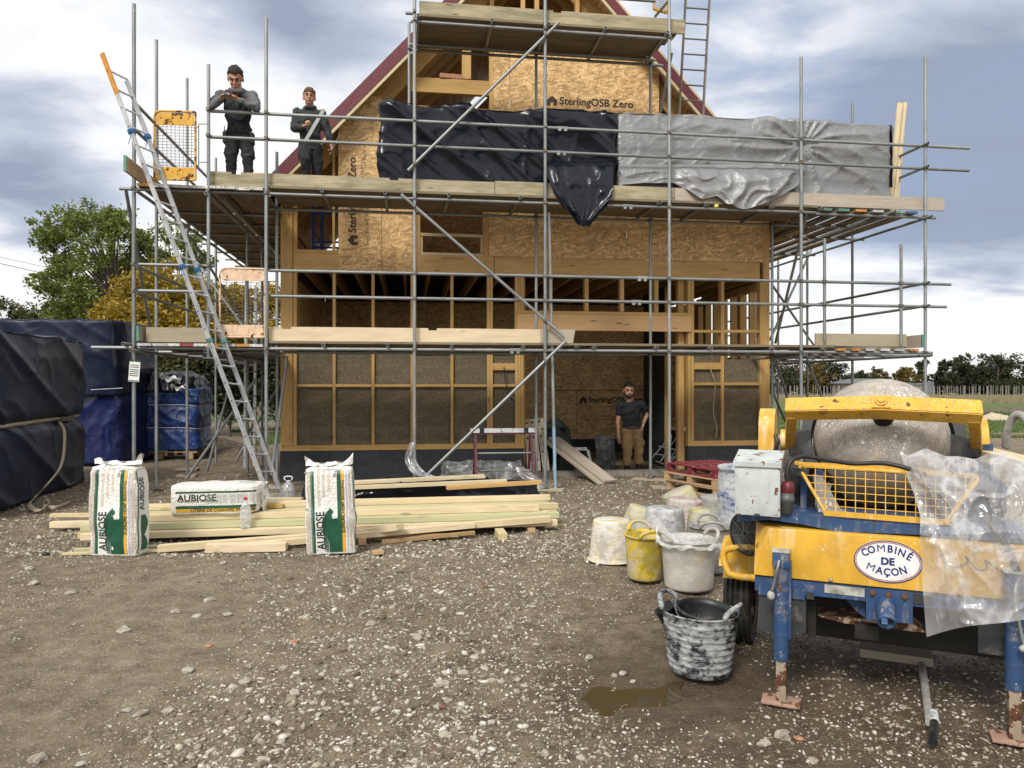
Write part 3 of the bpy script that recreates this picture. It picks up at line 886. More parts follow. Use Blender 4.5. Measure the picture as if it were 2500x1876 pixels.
gf_ = [(j * nx + i, j * nx + i + 1, (j + 1) * nx + i + 1, (j + 1) * nx + i) for j in range(ny - 1) for i in range(nx - 1)]
me = bpy.data.meshes.new('ground')
me.from_pydata(gv, [], gf_)
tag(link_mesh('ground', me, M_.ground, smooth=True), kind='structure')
mb = MB()
ring = []
for i in range(48):
    a = 2 * math.pi * i / 48
    k = 1 + 0.35 * nz(math.cos(a) * 1.4, math.sin(a) * 1.4, 4.4) + 0.14 * nz(math.cos(a) * 4, math.sin(a) * 4, 1.4)
    ring.append((0.58 + 0.36 * k * math.cos(a), 4.40 + 0.5 * k * math.sin(a), -0.0345))
mb.add(ring, [tuple(range(48))])
tag(mb.build('puddle', M_.puddle), kind='structure')
# ------------------------------------------------------------------ loose stones
rng = np.random.default_rng(11)
def rock_shape(seed, sub=1):
    bm = bmesh.new()
    bmesh.ops.create_icosphere(bm, subdivisions=sub, radius=1.0)
    for v in bm.verts:
        p = v.co
        k = 1 + 0.42 * nz(p.x * 1.1 + seed * 3.7, p.y * 1.1, p.z * 1.1) + 0.2 * nz(p.x * 2.6, p.y * 2.6 + seed, p.z * 2.6)
        v.co = p * k
    V = np.array([v.co[:] for v in bm.verts])
    Fc = np.array([[v.index for v in f.verts] for f in bm.faces])
    bm.free()
    return V, Fc
def density(x, y):
    n = 0.5 + 0.5 * nz(x * 0.55, y * 0.40, 21.0) + 0.42 * nz(x * 1.5, y * 1.1, 4.0)
    # the pale drift of rubble that runs from the stack down through the middle, and round the props
    n += 1.35 * math.exp(-((x + 0.85 - 0.15 * (y - 4.5)) / 0.85) ** 2) * (1 if y < 8 else 0.5)
    n += 0.8 * math.exp(-((x - 0.9) / 1.6) ** 2 - ((y - 11.2) / 1.7) ** 2)
    n += 0.7 * math.exp(-((x + 4.6) / 1.0) ** 2 - ((y - 9.6) / 1.2) ** 2)
    n += 0.4 * math.exp(-((x - 0.2) / 1.4) ** 2 - ((y - 3.6) / 0.8) ** 2)
    n -= 0.8 * math.exp(-((x - 0.85) / 0.55) ** 2 - ((y - 4.4) / 0.7) ** 2)
    n -= 0.45 * math.exp(-((x + 2.6) / 0.9) ** 2 - ((y - 4.6) / 1.6) ** 2)
    n -= 0.35 * math.exp(-((x + 0.3) / 0.7) ** 2 - ((y - 7.2) / 0.5) ** 2)
    return n
def scatter(count, ylo, yhi, smin, smax, power, thr, seed, flat=0.62):
    r = np.random.default_rng(seed)
    shapes = [rock_shape(seed * 10 + i) for i in range(7)]
    gx, gy = np.linspace(-11.5, 11.5, 185), np.linspace(2.4, 16, 137)
    D = np.array([[density(x, y) for x in gx] for y in gy])
    n = count * 9
    y = ylo + (yhi - ylo) * r.random(n) ** 1.4
    x = (r.random(n) * 2 - 1) * (0.72 * y + 0.3)
    d = D[np.clip(((y - 2.4) / 0.1).astype(int), 0, 136), np.clip(((x + 11.5) / 0.125).astype(int), 0, 184)]
    ok = np.nonzero(d + 0.7 * (r.random(n) - 0.5) > thr)[0][:count]
    x, y = x[ok], y[ok]
    z = np.array([ground_z(a, b_) for a, b_ in zip(x, y)])
    pick = r.integers(7, size=len(x))
    out_v, out_f, base = [], [], 0
    for k in range(7):
        V, Fc = shapes[k]
        i = np.nonzero(pick == k)[0]
        m = len(i)
        s = smin + (smax - smin) * r.random(m) ** power
        q = r.normal(size=(m, 4))
        q /= np.linalg.norm(q, axis=1)[:, None]
        a, b_, c_, d_ = q.T
        Rm = np.array([[1 - 2 * (c_ * c_ + d_ * d_), 2 * (b_ * c_ - a * d_), 2 * (b_ * d_ + a * c_)],
                       [2 * (b_ * c_ + a * d_), 1 - 2 * (b_ * b_ + d_ * d_), 2 * (c_ * d_ - a * b_)],
                       [2 * (b_ * d_ - a * c_), 2 * (c_ * d_ + a * b_), 1 - 2 * (b_ * b_ + c_ * c_)]])
        sc = np.stack([s * r.uniform(0.8, 1.5, m), s * r.uniform(0.5, 1.0, m), s * r.uniform(0.35, 0.8, m)], 1)
        W = np.einsum('jki,ivk->ivj', Rm, V[None] * sc[:, None, :])
        W[:, :, 2] *= flat
        W += np.stack([x[i], y[i], z[i] + s * 0.10], 1)[:, None, :]
        out_v.append(W.reshape(-1, 3))
        out_f.append((Fc[None] + (np.arange(m) * len(V))[:, None, None] + base).reshape(-1, 3))
        base += m * len(V)
    return np.concatenate(out_v), np.concatenate(out_f)
def np_mesh(name, V, Fc):
    me = bpy.data.meshes.new(name)
    n, k = Fc.shape
    me.vertices.add(len(V))
    me.vertices.foreach_set('co', V.astype(np.float32).ravel())
    me.loops.add(n * k)
    me.loops.foreach_set('vertex_index', Fc.astype(np.int32).ravel())
    me.polygons.add(n)
    me.polygons.foreach_set('loop_start', np.arange(0, n * k, k, dtype=np.int32))
    me.update(calc_edges=True)
    me.validate()
    return me
parts = [scatter(52000, 2.6, 9.0, 0.0028, 0.016, 2.4, 0.50, 3), scatter(2700, 2.6, 10, 0.010, 0.036, 2.6, 1.05, 5), scatter(22000, 7.5, 15.5, 0.007, 0.030, 2.0, 0.42, 8)]
V = np.concatenate([q[0] for q in parts])
o1, o2 = len(parts[0][0]), len(parts[0][0]) + len(parts[1][0])
Fc = np.concatenate([parts[0][1], parts[1][1] + o1, parts[2][1] + o2])
tag(link_mesh('gravel', np_mesh('gravel', V, Fc), M_.stone), 'pale chalk and flint gravel strewn over brown mud', 'gravel', kind='stuff')
# straw and splinters trodden into the mud near the mixer
mb = MB()
for i in range(1500):
    y = random.uniform(3.0, 6.5)
    x = random.gauss(2.3, 0.9) if i < 1000 else random.uniform(-2.5, 3)
    a = random.uniform(0, math.pi)
    L = random.uniform(0.008, 0.028)
    c, s_ = math.cos(a) * L, math.sin(a) * L
    z = ground_z(x, y) + 0.004
    w = 0.0016
    mb.add([(x - c - s_ / L * w, y - s_ + c / L * w, z), (x + c - s_ / L * w, y + s_ + c / L * w, z + random.uniform(0, 0.006)), (x + c + s_ / L * w, y + s_ - c / L * w, z + 0.002), (x - c + s_ / L * w, y - s_ - c / L * w, z)], [(0, 1, 2, 3)])
tag(mb.build('straw', M_.dryweed, fix=False), 'broken straw chips trodden into the mud by the mixer', 'straw', kind='stuff')
# the larger stones one could pick up: photo pixel and width in pixels
STONE = [(1575, 1695, 30, 'dark'), (90, 1842, 48, 0), (300, 1540, 40, 0), (510, 1465, 30, 0), (598, 1662, 34, 0), (460, 1630, 36, 0), (720, 1690, 36, 0), (345, 1740, 36, 0),
         (310, 1735, 30, 0), (412, 1735, 32, 0), (685, 1790, 26, 0), (610, 1625, 30, 0), (480, 1505, 28, 0), (430, 1500, 28, 0), (555, 1500, 26, 0), (855, 1805, 26, 0), (690, 1635, 26, 0),
         (1020, 1560, 34, 0), (975, 1640, 28, 0), (1080, 1675, 40, 0), (1130, 1640, 32, 0), (905, 1520, 32, 0), (1200, 1760, 26, 0), (1438, 1600, 28, 0), (1330, 1835, 30, 0), (1865, 1815, 40, 0),
         (1910, 1795, 52, 0), (1950, 1800, 30, 'brick'), (2085, 1615, 24, 0), (2205, 1725, 26, 0), (1985, 1858, 34, 0), (110, 1355, 24, 'dark'), (45, 1360, 22, 'brown'), (72, 1392, 28, 0), (175, 1450, 30, 0),
         (82, 1425, 30, 0), (705, 1410, 22, 'brown'), (720, 1565, 26, 'brick'), (510, 1560, 22, 'brick'), (1245, 1530, 26, 0), (1160, 1600, 26, 0), (800, 1400, 24, 0), (545, 1375, 22, 0), (1930, 1480, 26, 0),
         (1520, 1635, 26, 0), (1500, 1640, 22, 0), (1545, 1655, 20, 0), (200, 1850, 30, 0)]
M_.stonedark = simple('dark stone', (0.035, 0.034, 0.033), 0.85, var=0.4, scale=20, bump=0.5)
M_.stonebrown = simple('brown stone', (0.15, 0.10, 0.06), 0.9, var=0.3, scale=20, bump=0.5)
M_.stonepale = simple('single pale stone', (0.36, 0.335, 0.285), 0.9, var=0.3, scale=22, bump=0.5, dirt=(0.22, 0.18, 0.13), dirt_amt=0.4, dscale=12)
for i, (px, py, wpx, kind) in enumerate(STONE):
    p = gp(px, py)
    s = wpx / F * p.y / 2 * 0.8
    V, Fc = rock_shape(50 + i, 2)
    mb = MB()
    rot = Matrix.Rotation(random.uniform(0, 6.28), 3, 'Z')
    mb.add([rot @ Vector((v[0] * s * 1.1, v[1] * s * 0.9, v[2] * s * 0.55)) for v in V], [tuple(f) for f in Fc])
    mat = {0: M_.stonepale, 'dark': M_.stonedark, 'brown': M_.stonebrown, 'brick': M_.brick}[kind]
    o = mb.build('brick_shard' if kind == 'brick' else 'stone', mat, None, Matrix.Translation((p.x, p.y, ground_z(p.x, p.y) + s * 0.22)), smooth=False)
    if kind == 'dark':
        tag(o, 'black lump of stone in front of the puddle' if i == 0 else 'dark round stone on the mud left of the timber stack', 'stone')
    elif kind == 'brown':
        tag(o, 'rusty brown stone on the mud, far left' if px < 100 else 'brown stone lying in front of the right hand white bag', 'stone')
    elif kind == 'brick':
        tag(o, 'red brick shard lying on the gravel', 'brick shard', 'brick shards on the ground')
    else:
        tag(o, 'loose pale stone larger than the gravel round it', 'stone', 'larger stones on the ground')
# ------------------------------------------------------------------ dug earth, sand
def mound(name, c, rx, ry, h, mat, kind, seed=0, label=None, cat=None):
    mb = MB()
    def fn(u, v):
        a = u * 2 * math.pi
        rr = 1 - v
        k = 1 + 0.3 * nz(math.cos(a) * 1.3, math.sin(a) * 1.3, seed)
        x, y = c[0] + rx * rr * k * math.cos(a), c[1] + ry * rr * k * math.sin(a)
        z = h * (math.cos(rr * math.pi) * 0.5 + 0.5) * (1 + 0.5 * nz(x * 1.5, y * 1.5, seed)) + 0.25 * h * (ridge(x * 2.2, y * 2.2, seed, 2) - 0.5) * (1 - rr * rr)
        return Vector((x, y, max(z, 0) - 0.06))
    mb.grid(fn, 56, 16)
    o = mb.build(name, mat, None, None, True)
    return tag(o, label, cat, kind=kind)
p = gp(545, 1015)
mound('earth_mound', (p.x, p.y + 2.5), 2.6, 1.6, 0.75, M_.dirt, 'structure', 3)
p = gp(470, 1090)
mound('earth_mound', (p.x, p.y), 2.2, 1.1, 0.42, M_.dirt, 'structure', 5)
p = gp(560, 1110)
mound('earth_mound', (p.x, p.y), 1.6, 1.0, 0.22, M_.dirt, 'structure', 8)
p = gp(2425, 1025)
mound('sand_heap', (p.x, p.y), 1.3, 0.8, 0.42, M_.sand, None, 6, 'small pale heap of sand on the far grass', 'sand heap')
p = gp(2440, 1010)
mound('soil_bank', (p.x + 2, p.y + 3), 9.0, 1.3, 0.28, M_.dirt, 'structure', 9)
# grass blades on the right hand field and behind the left return, dry weeds under the vines
def blades(name, pts, hmin, hmax, mat, label, cat):
    V, Fc = [], []
    for x, y in pts:
        h = random.uniform(hmin, hmax)
        a = random.uniform(0, 6.28)
        lx, ly = math.cos(a) * h * 0.4, math.sin(a) * h * 0.4
        w = 0.006 + y * 0.0004
        b_ = len(V)
        z = -0.02
        V += [(x - w, y, z), (x + w, y, z), (x + lx, y + ly, z + h)]
        Fc.append((b_, b_ + 1, b_ + 2))
    me = np_mesh(name, np.array(V), np.array(Fc))
    tag(link_mesh(name, me, mat), label, cat, kind='stuff')
pts = []
while len(pts) < 16000:
    y = 24 + 22 * random.random() ** 1.6
    x = random.uniform(0.30, 0.78) * y
    if nz(x * 0.4, y * 0.3) > -0.25:
        pts.append((x, y))
while len(pts) < 22000:
    y = random.uniform(21, 29)
    x = random.uniform(-0.62, -0.3) * y
    if nz(x * 0.6, y * 0.5, 4) > 0.12:
        pts.append((x, y))
blades('grass', pts, 0.05, 0.16, M_.grassblade, 'rough green grass on the field behind the site', 'grass')
pts = []
while len(pts) < 9000:
    y = random.uniform(66, 92)
    x = random.uniform(0.30, 0.80) * y
    pts.append((x, y))
blades('dry_weeds', pts, 0.25, 0.75, M_.dryweed, 'dry straw coloured weeds along the vineyard edge', 'weeds')
# ------------------------------------------------------------------ trees
def leaf_cloud(clumps, n, size, seed, shape=0.42):
    """n leaf cards spread in the clumps (centre, radius vector, weight)"""
    r = np.random.default_rng(seed)
    w = np.array([c[2] for c in clumps], float)
    w /= w.sum()
    pick = r.choice(len(clumps), n, p=w)
    C = np.array([c[0][:] for c in clumps])[pick]
    Rv = np.array([c[1][:] for c in clumps])[pick]
    dirv = r.normal(size=(n, 3))
    dirv /= np.linalg.norm(dirv, axis=1)[:, None]
    rad = r.random(n) ** shape * (1 + 0.25 * r.normal(size=n))
    P = C + dirv * rad[:, None] * Rv
    a = r.normal(size=(n, 3)) * np.array([1, 1, 0.8])
    a /= np.linalg.norm(a, axis=1)[:, None]
    b_ = np.cross(a, r.normal(size=(n, 3)))
    b_ /= np.linalg.norm(b_, axis=1)[:, None]
    s = (size * r.uniform(0.55, 1.4, n))[:, None]
    V = np.stack([P - a * s, P + b_ * s * 0.45, P + a * s, P - b_ * s * 0.45], axis=1).reshape(-1, 3)
    Fc = np.arange(n * 4).reshape(n, 4)
    return V, Fc
def branch_mesh(paths, n=7):
    mb = MB()
    for pts, r0, r1 in paths:
        c = cubic(pts, 5)
        mb.tube(c, [r0 + (r1 - r0) * i / (len(c) - 1) for i in range(len(c))], n)
    return mb
def tree(name, base, h, crown_c, crown_r, n_clumps, n_leaf, leaf, mat, seed, label, cat='tree', group=None, trunk_r=0.16, clump_r=0.2, lower=0.35, lean=0.0, twigs=2):
    r = random.Random(seed)
    base = Vector(base)
    root = thing(name, base, label, cat, group)
    clumps, paths = [], []
    cc, cr = Vector(crown_c), Vector(crown_r)
    top = Vector((cc.x, cc.y, cc.z + cr.z * 0.5))
    trunk = cubic([base - Vector((0, 0, 0.1)), base.lerp(top, 0.4) + Vector((lean, 0.1, 0)), top], 6)
    paths.append((trunk, trunk_r, trunk_r * 0.15))
    for i in range(n_clumps):
        while True:
            q = Vector((r.uniform(-1, 1), r.uniform(-1, 1), r.uniform(-1, 1)))
            if 0.2 < q.length < 1:
                break
        q = q * (q.length ** -0.4)
        k = r.uniform(0.55, 1.45) * clump_r
        q = q * (1 - 0.55 * k)
        c = cc + Vector((q.x * cr.x, q.y * cr.y, q.z * cr.z))
        c.z = max(c.z, lower + r.random() * 0.3)
        rad = cr * k
        rad.z = (rad.z + rad.x) * 0.42
        clumps.append((c, rad, k ** 2))
        for k2 in range(twigs + 2):
            dv = Vector((r.gauss(0, 1), r.gauss(0, 1), r.gauss(0.25, 0.8))).normalized()
            e = c + Vector((dv.x * rad.x, dv.y * rad.y, dv.z * rad.z)) * r.uniform(0.8, 1.5)
            clumps.append((e, rad * r.uniform(0.25, 0.55), 0.22 * k ** 2))
            if k2 < twigs:
                paths.append(([c, c.lerp(e, 0.55) + Vector((0, 0, 0.03)), e], trunk_r * 0.07, trunk_r * 0.02))
        # the limb to this clump leaves the trunk below it
        st = min(trunk[1:], key=lambda p: abs(p.z - (base.z + (c.z - base.z) * 0.62)))
        paths.append(([st, st.lerp(c, 0.5) + Vector((0, 0, 0.06 * (c - st).length)), c], trunk_r * r.uniform(0.10, 0.24), trunk_r * 0.04))
    branch_mesh(paths, 5).build('trunk', M_.bark, root, smooth=True)
    V, Fc = leaf_cloud(clumps, n_leaf, leaf, seed)
    V[:, 2] = np.maximum(V[:, 2], 0.03)
    me = np_mesh('crown', V, Fc)
    link_mesh('crown', me, mat, None, root)
    return root
def z_at(py, Z):
    return H - (py - CY) / F * Z
def x_at(px, Z):
    return (px - CX) / F * Z
Z = 30.0
tree('ash_tree', (x_at(330, Z), Z, 0), 7.8, (x_at(240, Z), Z, z_at(660, Z)), (2.55, 2.4, 2.85), 84, 32000, 0.075, M_.leafgreen, 4,
     'tall green ash tree, left half of the pair, open crown against cloud', 'tree', None, 0.20, 0.17, 1.2, lean=0.3, twigs=4)
Z = 31.5
tree('ash_tree', (x_at(400, Z), Z, 0), 7.4, (x_at(415, Z), Z, z_at(690, Z)), (2.0, 1.9, 2.95), 60, 23000, 0.075, M_.leafgreen, 9,
     'green ash tree behind the long ladder, rising over golden leaves', 'tree', None, 0.18, 0.18, 1.2, lean=0.2, twigs=4)
Z = 26.0
tree('maple_tree', (x_at(440, Z), Z, 0), 5.2, (x_at(425, Z), Z, z_at(800, Z)), (2.95, 1.5, 2.2), 64, 27000, 0.075, M_.leafgold, 14,
     'golden yellow autumn maple behind the left scaffold return', 'tree', None, 0.14, 0.22, 0.5)
Z = 26.5
tree('maple_tree', (x_at(620, Z), Z, 0), 4.6, (x_at(615, Z), Z, z_at(810, Z)), (1.6, 1.2, 1.8), 30, 12000, 0.075, M_.leafgold, 15,
     'smaller golden shrubby maple seen through the cream safety gate', 'tree', None, 0.10, 0.24, 0.5)
Z = 24.5
for i, (px, py, rx, rz, lab) in enumerate([(300, 915, 1.45, 1.5, 'dark olive hedge bush left of the scaffold corner pole'), (430, 925, 1.6, 1.35, 'dark olive hedge bush below the golden maple'),
                                           (560, 925, 1.5, 1.35, 'dark hedge bush behind the blue wrapped pallet and props'), (690, 925, 1.6, 1.35, 'dark hedge bush nearest the house corner')]):
    tree('hedge_bush', (x_at(px, Z), Z, 0), 2.0, (x_at(px, Z), Z, z_at(py, Z)), (rx, 0.8, rz), 46, 15000, 0.065, M_.leafmixed if i < 2 else M_.leafdark, 21 + i, lab, 'bush', None, 0.06, 0.3, 0.1)
Z = 36.0
for i, (px, py, rx, rz, lab) in enumerate([(20, 800, 1.6, 1.5, 'thin bush with bare twigs at the far left edge'), (105, 800, 1.4, 1.4, 'sparse twiggy bush over the ridge of the dark tarpaulin'), (190, 800, 1.5, 1.5, 'low green bush under the tall ash tree')]):
    tree('thin_bush', (x_at(px, Z), Z, 0), 3.9, (x_at(px, Z), Z, z_at(py, Z)), (rx, 1.0, rz), 26, 4500, 0.08, M_.leafmixed if i < 2 else M_.leafgreen, 31 + i, lab, 'bush', None, 0.08, 0.24, 0.6, twigs=5)
# far tree line on the right
far = [(1895, 918, 4.2, 2.6, M_.leaffar, 'far dark tree beside the house corner'), (1965, 912, 4.6, 3.2, M_.leaffargold, 'far yellowing tree behind the right hand standards'),
       (2035, 912, 5.0, 3.0, M_.leaffar, 'far round dark green tree right of the yellowing one'), (2095, 930, 3.2, 1.6, M_.leaffar, 'low far tree at the end of the grey barn roof'),
       (2143, 916, 1.6, 1.7, M_.leaffar, 'small lone far tree above the mixer drum'), (2178, 918, 1.5, 1.7, M_.leaffargold, 'thin bare topped far tree above the drum'),
       (2215, 918, 2.0, 1.5, M_.leaffargold, 'small yellow green far tree beside the last tall standard'), (2235, 920, 2.0, 1.6, M_.leaffar, 'small green far tree touching the last tall standard'),
       (2285, 905, 1.05, 2.8, M_.leaffar, 'left one of two far poplars'), (2310, 908, 0.95, 2.5, M_.leaffar, 'right one of two far poplars'),
       (2355, 912, 3.6, 2.8, M_.leaffar, 'far spiky topped dark tree right of the poplars'), (2398, 908, 3.6, 3.2, M_.leaffar, 'far broad dark tree, second from the right edge'),
       (2437, 905, 4.0, 3.3, M_.leaffar, 'far domed dark tree close to the right edge'), (2490, 910, 4.2, 3.0, M_.leaffar, 'far tree cut by the right edge')]
Z = 118.0
for i, (px, py, rx, rz, mt, lab) in enumerate(far):
    rz *= 0.9
    tree('poplar_tree' if 'poplar' in lab else 'far_tree', (x_at(px, Z), Z + (i % 3) * 2, 0), z_at(py, Z) + rz * 0.6, (x_at(px, Z), Z + (i % 3) * 2, z_at(py, Z) - rz * 0.3), (rx, 2.2, rz * 1.25), 30 if rx > 2 else 14,
         5000 if rx > 2 else 1700, 0.22, mt, 60 + i, lab, 'tree', None, 0.22, 0.26, 0.3)
# hedge mass behind the vines
clumps = [(Vector((x_at(px, 125.0), 125 + random.uniform(-2, 2), random.uniform(0.8, 2.0))), Vector((3.2, 2, 1.5)), 1) for px in range(1840, 2620, 22)]
V, Fc = leaf_cloud(clumps, 15000, 0.25, 77)
V[:, 2] = np.maximum(V[:, 2], 0)
tag(link_mesh('far_hedge', np_mesh('far_hedge', V, Fc), M_.leaffar), 'continuous dark hedge along the far side of the vineyard', 'hedge', kind='stuff')
# barn beyond the vineyard
Z = 110.0
x0, x1, zt = x_at(2090, Z), x_at(2262, Z), z_at(917, Z)
zt -= 0.55
barn = thing('barn', ((x0 + x1) / 2, Z, 0), 'far grey roofed farm barn beyond the vineyard', 'barn')
MB().box(((x0 + x1) / 2, Z + 4, zt / 2 - 0.3), (x1 - x0, 8, zt - 0.6)).build('wall', M_.farwall, barn)
mb = MB()
mb.prism([(x0 - 0.4, zt - 0.75), (x1 + 0.4, zt - 1.0), (x1 + 0.4, zt - 0.85), (x0 + 2, zt + 0.1), (x0 - 0.4, zt - 0.6)], 8.4, Matrix.Translation((0, Z - 0.2, 0)))
mb.build('roof', M_.farroof, barn)
MB().box((x_at(2262, Z), Z - 0.4, 1.1), (1.6, 0.3, 2.0)).build('silo', M_.farroof, barn)
# vineyard posts, rows running away
mb = MB()
mb.tube([(0, 0, -0.1), (0, 0, 1.55)], 0.024, 6)
vp = mb.mesh('vine_post')
first = True
for row, Yr in enumerate((74.0, 79.0, 84.5)):
    for k in range(52):
        px = 1895 + k * 12.0 + row * 4.3 + random.uniform(-2.5, 2.5)
        if px > 2520:
            continue
        hgt = random.uniform(0.94, 1.06)
        o = link_mesh('vine_post', vp, M_.post, Matrix.Translation((x_at(px, Yr), Yr + random.uniform(-0.6, 0.6), 0)) @ Matrix.Diagonal((1, 1, hgt, 1)))
        tag(o, 'thin upright vineyard post in the far rows', 'post', 'vineyard posts in rows')
# two overhead wires on the left
for k, (ya, yb, lab) in enumerate(((627, 650, 'upper of the two overhead wires at the left edge'), (642, 668, 'lower thicker overhead wire at the left edge'))):
    a, b_ = at(-60, ya - 12, 46), at(330, yb + 42, 60)
    mb = MB()
    mb.tube([a, a.lerp(b_, 0.33) - Vector((0, 0, .10)), a.lerp(b_, 0.66) - Vector((0, 0, .10)), b_], 0.014 + 0.006 * k, 6)
    tag(mb.build('overhead_wire', M_.cable), lab, 'wire')
# ------------------------------------------------------------------ the timber frame house
uL, _ = B.hit(684, 1100, 0)
uR, _ = B.hit(1880, 1090, 0)
house = thing('timber_frame_house', B.P((uL + uR) / 2, 0, 0), 'half built timber frame house with strand board gable, dark plinth and burgundy roof edge', 'house')
DEPTH = 7.0
def bbox(name, u0, u1, w0, w1, z0, z1, mat, parent=None, bev=0.0):
    """a box in house coordinates, its own x along its longest side so the grain follows"""
    c = B.P((u0 + u1) / 2, (w0 + w1) / 2, (z0 + z1) / 2)
    du, dw, dz = abs(u1 - u0), abs(w1 - w0), abs(z1 - z0)
    Rz = Matrix.Rotation(R(B.deg), 4, 'Z')
    if mat is M_.osb and dw > du:
        M, size = Matrix.Translation(c) @ Rz @ ROT90, (dw, du, dz)
    elif mat is M_.osb or mat is M_.plinth or mat is M_.hemp:
        M, size = Matrix.Translation(c) @ Rz, (du, dw, dz)
    elif dz >= du and dz >= dw:
        M, size = Matrix.Translation(c) @ Rz @ Matrix.Rotation(R(-90), 4, 'Y'), (dz, dw, du)
    elif dw >= du:
        M, size = Matrix.Translation(c) @ Rz @ ROT90, (dw, du, dz)
    else:
        M, size = Matrix.Translation(c) @ Rz, (du, dw, dz)
    mb = MB()
    mb.box((0, 0, 0), size, bev=bev)
    return mb.build(name, mat, parent or house, M)
def fbox(name, x0, x1, y0, y1, w0, w1, mat, parent=None, zs=None, bev=0.0):
    """a box whose front face, at depth w0, fills a photo rectangle"""
    ym, xm = (y0 + y1) / 2, (x0 + x1) / 2
    u0, u1 = B.hit(x0, ym, w0)[0], B.hit(x1, ym, w0)[0]
    z0, z1 = B.hit(xm, y1, w0)[1], B.hit(xm, y0, w0)[1]
    if zs:
        z0, z1 = zs[0] if zs[0] is not None else z0, zs[1] if zs[1] is not None else z1
    return bbox(name, u0, u1, w0, w1, z0, z1, mat, parent, bev)
T, O_ = M_.timber, M_.osb
zb = B.hit(1000, 1085, 0)[1]          # underside of the studs
zpl = B.hit(1000, 1098, 0)[1]         # top of the plinth
zrim0 = B.hit(1300, 674, 0)[1]        # underside of the first floor rim beam
zrim1 = B.hit(1300, 629, 0)[1]
uA, uB_ = B.hit(1279, 1000, 0)[0], B.hit(1679, 1000, 0)[0]     # the doorway
# plinth left and right of the doorway, slab
bbox('plinth', uL, uA - 0.004, -0.02, 0.30, -0.3, zpl - 0.004, M_.plinth)
bbox('plinth', uB_ + 0.004, uR, -0.02, 0.30, -0.3, zpl - 0.004, M_.plinth)
bbox('plinth', uL, uL + 0.3, 0.302, DEPTH, -0.3, zpl - 0.004, M_.plinth)
bbox('plinth', uR - 0.3, uR, 0.302, DEPTH, -0.3, zpl - 0.004, M_.plinth)
bbox('floor_slab', uL + 0.304, uR - 0.304, 0.22, DEPTH, -0.3, -0.10, M_.concrete)
bbox('door_sill', uA + 0.002, uB_ - 0.002, 0.0, 0.215, -0.3, 0.085, M_.concrete)
bbox('sole_plate', uL + 0.02, uA - 0.004, -0.012, 0.13, zpl, zb, T)
bbox('sole_plate', uB_ + 0.004, uR - 0.02, -0.012, 0.13, zpl, zb, T)
# ground floor studs (photo x ranges), running up to the rim beam
studs = [(685, 714, -0.03), (715.5, 724, -0.004), (812, 819, 0), (907, 914, 0), (1002.5, 1010.5, 0), (1100, 1107, 0), (1189.5, 1195.8, 0), (1196.6, 1203, 0),
         (1258, 1264.5, 0), (1265.3, 1271.2, 0.004), (1272, 1278, 0)]
for x0, x1, w in studs:
    fbox('post' if x1 - x0 > 20 else 'stud', x0, x1, 800, 1000, w, 0.14, T, zs=(zb + 0.001, (zrim0 if x0 > 700 else 4.9)))
for x0, x1, w in [(1680, 1686.5, 0), (1687.3, 1694.5, 0.003), (1761, 1768, 0)]:
    fbox('stud', x0, x1, 800, 1000, w, 0.14, T, zs=(zb + 0.001, zrim0))
fbox('post', 1856, 1879, 800, 1000, -0.03, 0.14, T, zs=(zb + 0.001, zrim0 - 0.001))
fbox('post', 1864, 1879, 400, 600, -0.03, 0.14, T, zs=(zrim0, 4.9))
fbox('stud', 715.5, 725, 500, 610, -0.004, 0.13, T, zs=(zrim1 + 0.001, 5.2))
# noggings
ng = [(724.6, 811.4), (819.6, 906.4), (914.6, 1001.9), (1011.1, 1099.4), (1107.6, 1189), (1203.6, 1257.4)]
for x0, x1 in ng:
    fbox('nogging', x0, x1, 938, 945, 0.004, 0.05, T)
fbox('nogging', 1203.6, 1257.4, 887, 904, 0.002, 0.06, T)
for x0, x1 in [(1695, 1760.4), (1768.6, 1855.4)]:
    fbox('nogging', x0, x1, 934, 941, 0.004, 0.05, T)
    fbox('nogging', x0, x1, 806, 812.5, 0.004, 0.10, T)
fbox('nogging', 1695, 1760.4, 886, 902, 0.002, 0.06, T)
# hempcrete between them
zh = B.hit(1000, 866, 0)[1]
for x0, x1 in ng:
    fbox('hempcrete_panel', x0, x1, 900, 1000, 0.055, 0.34, M_.hemp, zs=(zb, zh + random.uniform(-0.03, 0.03)))
for x0, x1, dz in [(1695, 1760.4, 0.0), (1768.6, 1855.4, -0.06)]:
    mbp = fbox('hempcrete_panel', x0, x1, 900, 1000, 0.055, 0.34, M_.hemp, zs=(zb, zh + dz))
# lintel over the doorway, cripple studs
fbox('lintel', 1263.5, 1688, 769, 808, -0.035, 0.10, M_.glulam)
fbox('lintel_plate', 1263.5, 1688, 761.5, 768.4, -0.03, 0.11, T)
zlp = B.hit(1475, 761, 0)[1]
for x0 in (1340, 1428, 1514.5, 1598.5):
    fbox('stud', x0, x0 + 9, 690, 750, 0, 0.15, T, zs=(zlp + 0.002, zrim0))
# rim beams
fbox('rim_beam', 716, 826, 617, 661, -0.016, 0.08, T, zs=(zrim0 + 0.002, zrim1 - 0.02))
fbox('rim_plate', 716, 826, 608, 616.5, -0.02, 0.13, T, zs=(zrim1 - 0.018, zrim1 + 0.04))
fbox('rim_beam', 1018, 1206, 626, 672, -0.016, 0.08, T, zs=(zrim0 + 0.002, zrim1))
fbox('rim_beam', 1207.5, 1855, 630, 676, -0.016, 0.08, T, zs=(zrim0 + 0.002, zrim1))
